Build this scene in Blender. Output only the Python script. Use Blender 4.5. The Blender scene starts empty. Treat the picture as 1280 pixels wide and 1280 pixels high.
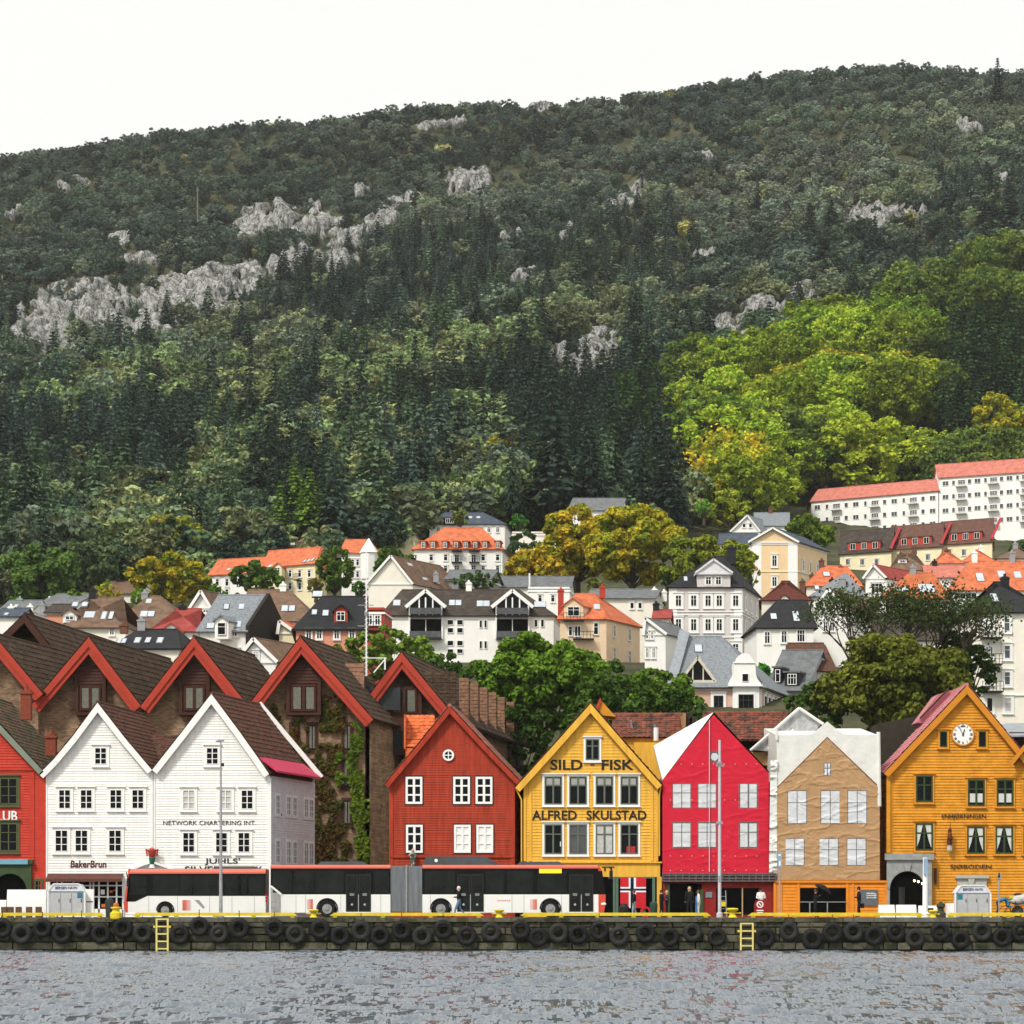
import bpy, math, random
import numpy as np
from mathutils import Vector, Matrix
random.seed(7); rng=np.random.default_rng(7)
F=3520.0; HZ=1138.0; EYE=2.36; QZ=1.95
sc=bpy.context.scene; COL=sc.collection
def P(px,py,Y): return Vector(((px-640)*Y/F, Y, EYE+(HZ-py)*Y/F))
def X_(px,Y): return (px-640)*Y/F
def Z_(py,Y): return EYE+(HZ-py)*Y/F
# ---------------------------------------------------------------- materials
MC={}
def mat(name,col,rough=.7,var=.18,vs=2.0,bump=0.,bs=12.,band=None,metal=0.,spec=.16,col2=None,c2s=.6,c2t=.55,emit=None,streak=False,trans=0.):
    """procedural Principled material: noise-varied colour, noise bump, optional banding (axis,scale,strength)"""
    if name in MC: return MC[name]
    m=bpy.data.materials.new(name); m.use_nodes=True; nt=m.node_tree; N=nt.nodes; Lk=nt.links
    b=N['Principled BSDF']; b.inputs['Roughness'].default_value=rough; b.inputs['Metallic'].default_value=metal
    b.inputs['Specular IOR Level'].default_value=spec
    tc=N.new('ShaderNodeTexCoord'); src=tc.outputs['Object']
    mp=N.new('ShaderNodeMapping'); Lk.new(src,mp.inputs['Vector'])
    if streak: mp.inputs['Scale'].default_value=(3.,3.,.35)
    n=N.new('ShaderNodeTexNoise'); n.inputs['Scale'].default_value=vs; n.inputs['Detail'].default_value=6; n.inputs['Roughness'].default_value=.65
    Lk.new(mp.outputs[0],n.inputs['Vector'])
    mr=N.new('ShaderNodeMapRange'); mr.inputs['From Min'].default_value=.3; mr.inputs['From Max'].default_value=.7
    mr.inputs['To Min'].default_value=1-var; mr.inputs['To Max'].default_value=1+var*.6
    Lk.new(n.outputs['Fac'],mr.inputs['Value'])
    cs=None
    if col2:
        n2=N.new('ShaderNodeTexNoise'); n2.inputs['Scale'].default_value=c2s; n2.inputs['Detail'].default_value=8; n2.inputs['Roughness'].default_value=.7
        Lk.new(src,n2.inputs['Vector'])
        r2=N.new('ShaderNodeMapRange'); r2.inputs['From Min'].default_value=c2t-.05; r2.inputs['From Max'].default_value=c2t+.06
        Lk.new(n2.outputs['Fac'],r2.inputs['Value'])
        mx=N.new('ShaderNodeMix'); mx.data_type='RGBA'; mx.inputs[6].default_value=(*col,1); mx.inputs[7].default_value=(*col2,1)
        Lk.new(r2.outputs[0],mx.inputs[0]); cs=mx.outputs[2]
    vm=N.new('ShaderNodeVectorMath'); vm.operation='SCALE'
    if cs: Lk.new(cs,vm.inputs[0])
    else: vm.inputs[0].default_value=col
    Lk.new(mr.outputs[0],vm.inputs['Scale']); Lk.new(vm.outputs[0],b.inputs['Base Color'])
    h=None
    if bump:
        nb=N.new('ShaderNodeTexNoise'); nb.inputs['Scale'].default_value=bs; nb.inputs['Detail'].default_value=5
        Lk.new(src,nb.inputs['Vector']); h=nb.outputs['Fac']
        bp=N.new('ShaderNodeBump'); bp.inputs['Strength'].default_value=bump; bp.inputs['Distance'].default_value=.05
        Lk.new(h,bp.inputs['Height']); Lk.new(bp.outputs[0],b.inputs['Normal'])
    if band:
        sp=N.new('ShaderNodeSeparateXYZ'); Lk.new(src,sp.inputs[0])
        m1=N.new('ShaderNodeMath'); m1.operation='MULTIPLY'; m1.inputs[1].default_value=band[1]
        Lk.new(sp.outputs[band[0]],m1.inputs[0])
        fr=N.new('ShaderNodeMath'); fr.operation='FRACT'; Lk.new(m1.outputs[0],fr.inputs[0])
        bq=N.new('ShaderNodeBump'); bq.inputs['Strength'].default_value=band[2]; bq.inputs['Distance'].default_value=.06; bq.invert=True
        Lk.new(fr.outputs[0],bq.inputs['Height'])
        if h: Lk.new(bp.outputs[0],bq.inputs['Normal'])
        Lk.new(bq.outputs[0],b.inputs['Normal'])
    if emit: b.inputs['Emission Color'].default_value=(*emit[:3],1); b.inputs['Emission Strength'].default_value=emit[3]
    if trans: b.inputs['Transmission Weight'].default_value=trans
    MC[name]=m; return m
def brickmat(name,c1,c2,mortar,scale=1.,ivy=None):
    if name in MC: return MC[name]
    m=mat(name,c1,.9,.3,1.5); nt=m.node_tree;N=nt.nodes;Lk=nt.links;b=N['Principled BSDF']
    tc=N.new('ShaderNodeTexCoord'); mp=N.new('ShaderNodeMapping'); mp.inputs['Rotation'].default_value=(math.pi/2,0,0)
    Lk.new(tc.outputs['Object'],mp.inputs[0])
    br=N.new('ShaderNodeTexBrick'); br.inputs['Scale'].default_value=scale; br.inputs['Color1'].default_value=(*c1,1);br.inputs['Color2'].default_value=(*c2,1);br.inputs['Mortar'].default_value=(*mortar,1)
    br.inputs['Brick Width'].default_value=.3; br.inputs['Row Height'].default_value=.1; br.inputs['Mortar Size'].default_value=.012
    Lk.new(mp.outputs[0],br.inputs['Vector'])
    n=N.new('ShaderNodeTexNoise'); n.inputs['Scale'].default_value=.9; n.inputs['Detail'].default_value=9; n.inputs['Roughness'].default_value=.75
    Lk.new(tc.outputs['Object'],n.inputs[0])
    mx=N.new('ShaderNodeMix'); mx.data_type='RGBA'; mx.blend_type='MULTIPLY'; mx.inputs[0].default_value=1
    cr=N.new('ShaderNodeMapRange'); cr.inputs['From Min'].default_value=.3;cr.inputs['From Max'].default_value=.7;cr.inputs['To Min'].default_value=.45;cr.inputs['To Max'].default_value=1.35
    Lk.new(n.outputs['Fac'],cr.inputs[0]); Lk.new(br.outputs['Color'],mx.inputs[6]); Lk.new(cr.outputs[0],mx.inputs[7])
    Lk.new(mx.outputs[2],b.inputs['Base Color'])
    bp=N.new('ShaderNodeBump'); bp.inputs['Strength'].default_value=.5; bp.inputs['Distance'].default_value=.03
    Lk.new(br.outputs['Fac'],bp.inputs['Height']); bp.invert=True; Lk.new(bp.outputs[0],b.inputs['Normal'])
    return m
def leafmat(name,base=(1,1,1),fruit=.0):
    """foliage: tint comes from the tree's own 'tint' property, patchy variation through the crown"""
    if name in MC: return MC[name]
    m=bpy.data.materials.new(name); m.use_nodes=True; nt=m.node_tree;N=nt.nodes;Lk=nt.links
    N.remove(N['Principled BSDF']); out=N['Material Output']
    at=N.new('ShaderNodeAttribute'); at.attribute_type='INSTANCER'; at.attribute_name='tint'
    at2=N.new('ShaderNodeAttribute'); at2.attribute_type='INSTANCER'; at2.attribute_name='tint2'
    tc=N.new('ShaderNodeTexCoord')
    n=N.new('ShaderNodeTexNoise'); n.inputs['Scale'].default_value=fruit or .35; n.inputs['Detail'].default_value=7; n.inputs['Roughness'].default_value=.7
    Lk.new(tc.outputs['Object'],n.inputs['Vector'])
    mr=N.new('ShaderNodeMapRange'); mr.inputs['From Min'].default_value=.4; mr.inputs['From Max'].default_value=.6; Lk.new(n.outputs['Fac'],mr.inputs[0])
    mx=N.new('ShaderNodeMix'); mx.data_type='RGBA'; Lk.new(mr.outputs[0],mx.inputs[0]); Lk.new(at.outputs['Color'],mx.inputs[6]); Lk.new(at2.outputs['Color'],mx.inputs[7])
    wn=N.new('ShaderNodeTexNoise'); wn.inputs['Scale'].default_value=2.5; wn.inputs['Detail'].default_value=2; Lk.new(tc.outputs['Object'],wn.inputs['Vector'])
    mr2=N.new('ShaderNodeMapRange'); mr2.inputs['From Min'].default_value=.35; mr2.inputs['From Max'].default_value=.65; mr2.inputs['To Min'].default_value=.65; mr2.inputs['To Max'].default_value=1.4; Lk.new(wn.outputs['Fac'],mr2.inputs[0])
    vm=N.new('ShaderNodeVectorMath'); vm.operation='SCALE'; Lk.new(mx.outputs[2],vm.inputs[0]); Lk.new(mr2.outputs[0],vm.inputs['Scale'])
    d=N.new('ShaderNodeBsdfDiffuse'); t=N.new('ShaderNodeBsdfTranslucent'); s=N.new('ShaderNodeMixShader'); s.inputs[0].default_value=.25
    Lk.new(vm.outputs[0],d.inputs[0]); Lk.new(vm.outputs[0],t.inputs[0]); Lk.new(d.outputs[0],s.inputs[1]); Lk.new(t.outputs[0],s.inputs[2]); Lk.new(s.outputs[0],out.inputs['Surface'])
    MC[name]=m; return m
# ---------------------------------------------------------------- objects
WO={}   # world offset of every object made here
def prop(o,label=None,cat=None,group=None,kind=None):
    if label: o['label']=label
    if cat: o['category']=cat
    if group: o['group']=group
    if kind: o['kind']=kind
    return o
def thing(name,label,cat,loc=(0,0,0),group=None):
    o=bpy.data.objects.new(name,None); COL.objects.link(o); o.location=loc; o.empty_display_size=.3
    WO[o]=Vector(loc); return prop(o,label,cat,group)
def place(name,me,parent,loc,rotz=0.,label=None):
    o=bpy.data.objects.new(name,me); COL.objects.link(o)
    loc=Vector(loc)
    if parent is not None: o.parent=parent; o.location=loc-WO[parent]
    else: o.location=loc
    o.rotation_euler.z=rotz; WO[o]=loc
    if label: o['label']=label
    return o
class MB:
    def __init__(s): s.v=[];s.f=[];s.mi=[]
    def add(s,vs,fs,mi=0):
        k=len(s.v); s.v+=[tuple(v) for v in vs]; s.f+=[tuple(i+k for i in f) for f in fs]; s.mi+=[mi]*len(fs); return s
    def box(s,x0,x1,y0,y1,z0,z1,mi=0):
        return s.add([(x0,y0,z0),(x1,y0,z0),(x1,y1,z0),(x0,y1,z0),(x0,y0,z1),(x1,y0,z1),(x1,y1,z1),(x0,y1,z1)],
          [(0,3,2,1),(4,5,6,7),(0,1,5,4),(1,2,6,5),(2,3,7,6),(3,0,4,7)],mi)
    def hexa(s,a,b,mi=0):   # two quads joined
        return s.add(list(a)+list(b),[(0,1,2,3),(7,6,5,4),(0,4,5,1),(1,5,6,2),(2,6,7,3),(3,7,4,0)],mi)
    def obox(s,c,u,v,w,mi=0): # centre, half axis vectors
        c,u,v,w=map(Vector,(c,u,v,w))
        return s.hexa([c-u-v-w,c+u-v-w,c+u+v-w,c-u+v-w],[c-u-v+w,c+u-v+w,c+u+v+w,c-u+v+w],mi)
    def poly(s,pts,mi=0): return s.add(pts,[tuple(range(len(pts)))],mi)
    def ext(s,pts,d,mi=0):  # extrude polygon by vector
        n=len(pts); d=Vector(d); pts=[Vector(p) for p in pts]
        fs=[tuple(range(n)),tuple(range(2*n-1,n-1,-1))]+[(i,i+n,(i+1)%n+n,(i+1)%n) for i in range(n)]
        return s.add(pts+[p+d for p in pts],fs,mi)
    def beam(s,a,b,w,t,n=(0,-1,0),mi=0): # bar a-b, width w across, thickness t along n
        a,b,n=Vector(a),Vector(b),Vector(n).normalized(); d=(b-a); c=(a+b)/2; x=d.normalized().cross(n).normalized()
        return s.obox(c,d/2,x*w/2,n*t/2,mi)
    def tube(s,pts,r,n=8,mi=0,cap=True):
        pts=[Vector(p) for p in pts]; R=r if isinstance(r,(list,tuple)) else [r]*len(pts); k=len(s.v); vs=[]
        for i,p in enumerate(pts):
            d=(pts[min(i+1,len(pts)-1)]-pts[max(i-1,0)]).normalized()
            u=d.cross(Vector((0,0,1))); 
            if u.length<.05: u=d.cross(Vector((0,1,0)))
            u.normalize(); w=d.cross(u)
            vs+=[p+(u*math.cos(2*math.pi*j/n)+w*math.sin(2*math.pi*j/n))*R[i] for j in range(n)]
        fs=[(i*n+j,i*n+(j+1)%n,(i+1)*n+(j+1)%n,(i+1)*n+j) for i in range(len(pts)-1) for j in range(n)]
        if cap: fs+=[tuple(range(n-1,-1,-1)),tuple(range((len(pts)-1)*n,len(pts)*n))]
        return s.add(vs,fs,mi)
    def lathe(s,prof,c=(0,0,0),axis='z',n=16,mi=0,cap=True): # prof: (r,h)
        c=Vector(c); vs=[]
        for r,h in prof:
            for j in range(n):
                a=2*math.pi*j/n; x,y=r*math.cos(a),r*math.sin(a)
                vs.append(c+Vector({'z':(x,y,h),'y':(x,h,y),'x':(h,x,y)}[axis]))
        m=len(prof); fs=[(i*n+j,i*n+(j+1)%n,(i+1)*n+(j+1)%n,(i+1)*n+j) for i in range(m-1) for j in range(n)]
        if cap: fs+=[tuple(range(n)),tuple(range((m-1)*n,m*n))]
        else: fs+=[((m-1)*n+j,(m-1)*n+(j+1)%n,(j+1)%n,j) for j in range(n)]
        return s.add(vs,fs,mi)
    def ball(s,c,r,mi=0,n=8):
        r=r if isinstance(r,(list,tuple)) else (r,r,r)
        c=Vector(c); vs=[];fs=[]
        for i in range(n+1):
            t=math.pi*i/n
            for j in range(n*2): a=math.pi*j/n; vs.append(c+Vector((r[0]*math.sin(t)*math.cos(a),r[1]*math.sin(t)*math.sin(a),r[2]*math.cos(t))))
        fs=[(i*2*n+j,i*2*n+(j+1)%(2*n),(i+1)*2*n+(j+1)%(2*n),(i+1)*2*n+j) for i in range(n) for j in range(2*n)]
        return s.add(vs,fs,mi)
    def lap(s,A,B,C,D,n,proud,nrm,mi=0): # lapped boards from bottom edge AB to top edge DC
        A,B,C,D,nrm=map(Vector,(A,B,C,D,nrm)); nrm=nrm.normalized()*proud
        for i in range(n):
            t0,t1=i/n,(i+1)/n; a=A.lerp(D,t0);b=B.lerp(C,t0);c=B.lerp(C,t1);d=A.lerp(D,t1)
            o=nrm*random.uniform(.85,1.15)
            s.add([a+o,b+o,c+nrm*.12,d+nrm*.12,a,b],[(0,1,2,3),(4,5,1,0)],mi)
        return s
    def pantile(s,A,B,C,D,tw=.26,th=.34,amp=.035,mi=0):
        A,B,C,D=[np.array(q,float) for q in (A,B,C,D)]
        W=np.linalg.norm(B-A); Hh=np.linalg.norm(D-A); nc=max(2,int(W/tw)); nr=max(2,int(Hh/th))
        nrm=np.cross(B-A,D-A); nrm/=np.linalg.norm(nrm)
        if nrm[2]<0: nrm=-nrm
        u=np.linspace(0,1,nc*4+1); prof=amp*np.abs(np.sin(np.pi*u*nc))
        k=len(s.v); rows=[]
        for i in range(nr):
            for t,lift in ((i/nr,.035),((i+1)/nr,.0)):
                e0=A+(D-A)*t; e1=B+(C-B)*t
                j=1+.35*rng.standard_normal(nc).repeat(4); j=np.append(j,1)
                rows.append(e0+(e1-e0)*u[:,None]+nrm*(prof*.95+lift*j)[:,None])
        V=np.concatenate(rows); n=len(u)
        s.v+=[tuple(x) for x in V]
        for r in range(len(rows)-1):
            for c in range(n-1):
                s.f.append((k+r*n+c,k+r*n+c+1,k+(r+1)*n+c+1,k+(r+1)*n+c)); s.mi.append(mi)
        return s
    def mesh(s,mats,origin=(0,0,0),smooth=False,name='m'):
        me=bpy.data.meshes.new(name); o=Vector(origin)
        me.from_pydata([(v[0]-o[0],v[1]-o[1],v[2]-o[2]) for v in s.v],[],s.f)
        for m in (mats if isinstance(mats,(list,tuple)) else [mats]): me.materials.append(m)
        me.polygons.foreach_set('material_index',s.mi)
        if smooth: me.polygons.foreach_set('use_smooth',[True]*len(s.f))
        me.update(); return me
    def build(s,name,mats,parent=None,smooth=False,label=None):
        """world coordinates in, one object out"""
        o=WO[parent] if parent is not None else (Vector(s.v[0]) if 0 else Vector((0,0,0)))
        me=s.mesh(mats,o,smooth,name); ob=bpy.data.objects.new(name,me); COL.objects.link(ob)
        if parent is not None: ob.parent=parent
        WO[ob]=Vector(o)
        if label: ob['label']=label
        return ob
def top(mb,name,mats,origin,label,cat,group=None,smooth=False):
    me=mb.mesh(mats,origin,smooth,name); o=bpy.data.objects.new(name,me); COL.objects.link(o); o.location=origin; WO[o]=Vector(origin)
    return prop(o,label,cat,group)
def textmesh(body,height_px_m,matr,name,parent,x0,x1,zc,y,depth=.03,xs=None,shear=0.,bold=0.):
    """lettering set between x0..x1 (world), centred on zc, height given in metres"""
    cu=bpy.data.curves.new(name,'FONT'); cu.body=body; cu.extrude=depth/2; cu.size=1; cu.shear=shear; cu.offset=bold; cu.resolution_u=3
    tmp=bpy.data.objects.new(name+'_tmp',cu); COL.objects.link(tmp)
    bpy.context.view_layer.update()
    me=bpy.data.meshes.new_from_object(tmp.evaluated_get(bpy.context.evaluated_depsgraph_get()))
    bpy.data.objects.remove(tmp)
    co=np.empty(len(me.vertices)*3); me.vertices.foreach_get('co',co); co=co.reshape(-1,3)
    mn,mxx=co.min(0),co.max(0)
    sx=(x1-x0)/(mxx[0]-mn[0]); sz=height_px_m/(mxx[1]-mn[1])
    out=np.empty_like(co); o=WO[parent] if parent is not None else Vector((0,0,0))
    out[:,0]=x0+(co[:,0]-mn[0])*sx-o[0]; out[:,2]=zc+(co[:,1]-(mn[1]+mxx[1])/2)*sz-o[2]; out[:,1]=y-co[:,2]-o[1]
    me.vertices.foreach_set('co',out.ravel()); me.materials.clear(); me.materials.append(matr); me.update()
    ob=bpy.data.objects.new(name,me); COL.objects.link(ob)
    if parent is not None: ob.parent=parent
    WO[ob]=Vector(o); return ob
# numpy value noise / fbm
def vnoise(x,y,seed=0):
    xi=np.floor(x).astype(np.int64); yi=np.floor(y).astype(np.int64); fx=x-xi; fy=y-yi; fx=fx*fx*(3-2*fx); fy=fy*fy*(3-2*fy)
    def h(a,b):
        n=(a*374761393+b*668265263+seed*144665)&0x7fffffff; n=((n^(n>>13))*1274126177)&0x7fffffff; return ((n^(n>>16))&0xffff)/65535.
    return (h(xi,yi)*(1-fx)+h(xi+1,yi)*fx)*(1-fy)+(h(xi,yi+1)*(1-fx)+h(xi+1,yi+1)*fx)*fy
def fbm(x,y,oct=4,seed=0):
    s=0;a=.5;t=0
    for i in range(oct): s=s+a*vnoise(x*2**i+i*17.3,y*2**i-i*9.1,seed+i); t+=a; a*=.5
    return s/t
# ---------------------------------------------------------------- camera, light, air
cam=bpy.data.objects.new('camera',bpy.data.cameras.new('camera')); COL.objects.link(cam); sc.camera=cam
cam.location=(0,0,EYE); cam.rotation_euler=(math.pi/2,0,0); cam.data.sensor_width=36; cam.data.lens=36*F/1280
cam.data.shift_y=(HZ-640)/1280; cam.data.clip_end=6000; cam.data.clip_start=1
EL,AZ=math.radians(48),math.radians(-142)   # sun high behind the viewer's left shoulder
sd=bpy.data.lights.new('sun','SUN'); sd.energy=2.3; sd.angle=math.radians(10); sd.color=(1,.96,.89)
sun=bpy.data.objects.new('sun',sd); COL.objects.link(sun)
sdir=Vector((math.sin(AZ)*math.cos(EL),math.cos(AZ)*math.cos(EL),math.sin(EL)))
sun.rotation_euler=sdir.to_track_quat('Z','Y').to_euler(); sun.location=(0,-50,300)
w=bpy.data.worlds.new('World'); sc.world=w; w.use_nodes=True; nt=w.node_tree
sk=nt.nodes.new('ShaderNodeTexSky'); sk.sky_type='NISHITA'; sk.sun_disc=False; sk.sun_elevation=EL; sk.sun_rotation=AZ; sk.dust_density=4
bg=nt.nodes['Background']; mx=nt.nodes.new('ShaderNodeMix'); mx.data_type='RGBA'; mx.inputs[0].default_value=.88
mx.inputs[7].default_value=(7.95,7.85,7.45,1)     # the overcast veil
nt.links.new(sk.outputs[0],mx.inputs[6]); nt.links.new(mx.outputs[2],bg.inputs[0]); bg.inputs[1].default_value=.092
sc.view_settings.view_transform='Standard'; sc.view_settings.look='None'; sc.view_settings.exposure=.6
sc.cycles.max_bounces=6; sc.cycles.diffuse_bounces=3; sc.cycles.glossy_bounces=3; sc.cycles.transmission_bounces=4; sc.cycles.transparent_max_bounces=8; sc.cycles.volume_bounces=1
# ---------------------------------------------------------------- terrain
PXC=np.array([-400,0,300,640,850,1000,1150,1280,1700.])
ROW=[(161,None,QZ-.35),(200,None,QZ-.35),(212,None,2.3)]
PYT=[(250,[965]*9),(290,[878]*9),(350,[828]*9),
 (410,[812,806,815,833,838,838,840,845,850]),
 (480,[745,742,748,745,745,740,735,730,715]),
 (560,[690,684,680,652,668,690,698,694,690]),
 (640,[636,632,628,598,612,632,640,638,630]),
 (700,[594,590,590,560,572,552,516,486,450]),
 (760,[556,552,550,520,540,496,436,394,340]),
 (830,[515,505,500,462,490,465,418,378,335]),
 (950,[438,432,425,385,375,350,330,310,300]),
 (1100,[350,335,320,280,260,230,215,200,200]),
 (1250,[250,217,180,152,135,116,106,110,100]),
 (1300,[255,222,188,160,142,122,112,118,110])]
YC=[r[0] for r in ROW]+[r[0] for r in PYT]+[1500,2400]
ZT=[[r[2]]*9 for r in ROW]+[[Z_(p,r[0]) for p in r[1]] for r in PYT]
ZT+= [[z-12 for z in ZT[-1]],[z-160 for z in ZT[-1]]]
YC=np.array(YC,float); ZT=np.array(ZT)
RIDGE=[(-400,235),(0,212),(60,202),(100,196),(170,184),(250,175),(340,165),(420,160),(500,146),(600,141),(690,136),(760,141),(850,130),(950,112),(1060,100),(1150,97),(1205,107),(1240,107),(1280,105),(1700,100)]
rx,ry=np.array(RIDGE,float).T
def hz(px,Y):
    """terrain height (m), arrays of image column and distance"""
    px=np.asarray(px,float); Y=np.asarray(Y,float)
    i=np.clip(np.searchsorted(PXC,px)-1,0,len(PXC)-2); u=np.clip((px-PXC[i])/(PXC[i+1]-PXC[i]),0,1); u=u*u*(3-2*u)*.5+u*.5
    j=np.clip(np.searchsorted(YC,Y)-1,0,len(YC)-2); v=np.clip((Y-YC[j])/(YC[j+1]-YC[j]),0,1)
    z=(ZT[j,i]*(1-u)+ZT[j,i+1]*u)*(1-v)+(ZT[j+1,i]*(1-u)+ZT[j+1,i+1]*u)*v
    # ridge line
    rz=Z_(np.interp(px,rx,ry),1250); base=(ZT[14+0,i]*(1-u)+ZT[14,i+1]*u)
    k=np.clip((Y-1050)/200,0,1)
    z=z+(rz-(ZT[IR,i]*(1-u)+ZT[IR,i+1]*u))*k
    X=(px-640)*Y/F; a=np.clip((Y-540)/200,0,1)
    k2=1-np.clip((Y-1150)/100,0,1)*.85
    z=z+a*k2*((fbm(X/95+Y/160,Y/120,3,3)-.5)*34+(fbm(X/28,Y/34,3,9)-.5)*11)
    return z
IR=[r[0] for r in PYT].index(1250)+3
# rock outcrops seen through the trees (image column,row, half sizes, tilt)
ROCK=[(85,402,58,34,-.3),(130,385,30,30,0),(55,425,30,14,0),(190,392,26,34,.2),(215,372,30,22,-.4),(268,368,46,24,-.35),(300,360,28,20,0),(335,283,36,20,-.2),(395,288,28,13,-.3),(365,330,24,16,-.7),(310,358,20,20,0),
 (482,272,40,11,-.5),(440,300,40,10,-.5),(500,352,14,8,0),(583,233,24,15,-.2),(545,160,18,5,0),(572,160,10,8,0),(790,248,26,9,-.5),(770,262,24,8,-.6),
 (740,436,26,16,-.7),(722,458,34,22,-.6),(760,462,26,18,-.4),(1083,277,30,14,-.15),(1120,272,32,8,0),(1003,375,18,14,-.2),(955,392,24,12,-.3),(900,415,26,14,-.5),(950,345,10,8,0),
 (690,127,50,9,-.05),(640,131,34,6,0),(100,229,10,7,0),(76,243,8,6,0),(180,326,26,8,0),(20,272,12,7,0),(1250,232,22,8,0),(8,480,16,12,0),(15,540,10,16,0),(145,375,18,12,0),(215,430,24,10,0),(395,262,8,6,0),(455,243,16,6,-.3),(700,300,14,7,-.4),(655,352,14,8,-.5),(880,330,12,8,-.2),(1000,300,12,6,-.3),(60,470,20,9,0),(240,478,18,9,-.2),(330,440,16,9,-.3),(425,335,22,12,-.5),(880,205,14,5,0),(560,392,12,8,-.4),(150,300,14,7,0),(640,300,12,6,-.4),(930,440,20,14,-.5),(120,455,16,12,.2),(690,480,14,14,-.3),(1210,163,14,6,0),(160,430,12,12,0)]
def rockmask(px,py):
    m=np.zeros_like(px)
    wx=px+(fbm(px/14,py/14,3,21)-.5)*26; wy=py+(fbm(px/14,py/14,3,22)-.5)*18
    for cx,cy,a,b,t in ROCK:
        dx,dy=wx-cx,wy-cy; c,s=math.cos(t),math.sin(t)
        q=((dx*c+dy*s)/(a*1.35))**2+((-dx*s+dy*c)/(b*1.35))**2
        m=np.maximum(m,1.35-q)
    br=fbm(px/9+3,py/7,3,23); m=m-np.clip((br-.56)*10,0,1)*.8
    return np.clip(m,0,1)
pxs=np.arange(-260,1541,3.); Ys=np.concatenate([np.arange(162,214,6.5),np.arange(214,560,4.),np.arange(560,1300,1.6),np.arange(1300,1500,20),np.arange(1500,2401,150)])
PXG,YG=np.meshgrid(pxs,Ys); ZG=hz(PXG,YG); PYG=HZ-(ZG-EYE)*F/YG
mk=rockmask(PXG,PYG)*(YG>560)
XG=(PXG-640)*YG/F
ca=fbm(XG/5.5+ZG/26,ZG/13+XG/40,4,31); cr=np.abs(ca-.5)*2; cr2=np.abs(fbm(XG/2.2,ZG/7,3,41)-.5)*2; blk=vnoise(XG/7+ZG/30,ZG/9,77)
push=mk*(np.clip(cr*6,0,1)*2.4+np.clip(cr2*5,0,1)*1.0+np.floor(blk*4)/4*7)
gr=(fbm(XG/3.,YG/3.,3,51)-.5)*1.6*(YG>560)
V=np.stack([XG,YG-push,ZG+push*.35+gr],-1).reshape(-1,3)
nx=len(pxs); ny=len(Ys); ii=np.arange(nx*ny).reshape(ny,nx)
Fq=np.stack([ii[:-1,:-1],ii[:-1,1:],ii[1:,1:],ii[1:,:-1]],-1).reshape(-1,4)
me=bpy.data.meshes.new('hillside'); me.vertices.add(len(V)); me.vertices.foreach_set('co',V.ravel())
me.loops.add(Fq.size); me.loops.foreach_set('vertex_index',Fq.ravel().astype(np.int32)); me.polygons.add(len(Fq)); me.polygons.foreach_set('loop_start',np.arange(0,Fq.size,4,dtype=np.int32))
me.update(calc_edges=True)
a=me.attributes.new('rock','FLOAT','POINT'); a.data.foreach_set('value',mk.ravel().astype(np.float32))
hm=bpy.data.materials.new('hillside'); hm.use_nodes=True; N=hm.node_tree.nodes; Lk=hm.node_tree.links; b=N['Principled BSDF']; b.inputs['Roughness'].default_value=.95; b.inputs['Specular IOR Level'].default_value=.1
tc=N.new('ShaderNodeTexCoord')
def noi(sc_,det=6,stretch=None):
    n=N.new('ShaderNodeTexNoise'); n.inputs['Scale'].default_value=sc_; n.inputs['Detail'].default_value=det; n.inputs['Roughness'].default_value=.7
    if stretch:
        mp=N.new('ShaderNodeMapping'); mp.inputs['Scale'].default_value=stretch; Lk.new(tc.outputs['Object'],mp.inputs[0]); Lk.new(mp.outputs[0],n.inputs[0])
    else: Lk.new(tc.outputs['Object'],n.inputs[0])
    return n
n1=noi(.12); r1=N.new('ShaderNodeValToRGB'); r1.color_ramp.elements[0].position=.35; r1.color_ramp.elements[0].color=(.028,.036,.018,1); r1.color_ramp.elements[1].position=.65; r1.color_ramp.elements[1].color=(.09,.085,.045,1); Lk.new(n1.outputs[0],r1.inputs[0])
n2=noi(.35,9,(1,1,.45)); r2=N.new('ShaderNodeValToRGB'); r2.color_ramp.elements[0].position=.36; r2.color_ramp.elements[0].color=(.09,.09,.08,1); r2.color_ramp.elements[1].position=.56; r2.color_ramp.elements[1].color=(.33,.33,.32,1); Lk.new(n2.outputs[0],r2.inputs[0])
vo=N.new('ShaderNodeTexVoronoi'); vo.feature='DISTANCE_TO_EDGE'; vo.inputs['Scale'].default_value=.33; mpv=N.new('ShaderNodeMapping'); mpv.inputs['Scale'].default_value=(1.3,1.,.5); mpv.inputs['Rotation'].default_value=(0,.35,0); nd=noi(.5,4); vad=N.new('ShaderNodeMix'); vad.data_type='RGBA'; vad.inputs[0].default_value=.08; Lk.new(tc.outputs['Object'],mpv.inputs[0]); vm=N.new('ShaderNodeVectorMath'); vm.operation='MULTIPLY_ADD'; vm.inputs[1].default_value=(3,3,3); Lk.new(nd.outputs['Color'],vm.inputs[0]); Lk.new(mpv.outputs[0],vm.inputs[2]); Lk.new(vm.outputs[0],vo.inputs[0])
cm_=N.new('ShaderNodeMapRange'); cm_.inputs['From Min'].default_value=.0; cm_.inputs['From Max'].default_value=.10; cm_.inputs['To Min'].default_value=.12; Lk.new(vo.outputs['Distance'],cm_.inputs[0]); rc=N.new('ShaderNodeVectorMath'); rc.operation='SCALE'; Lk.new(r2.outputs[0],rc.inputs[0]); Lk.new(cm_.outputs[0],rc.inputs['Scale'])
at=N.new('ShaderNodeAttribute'); at.attribute_name='rock'
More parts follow.
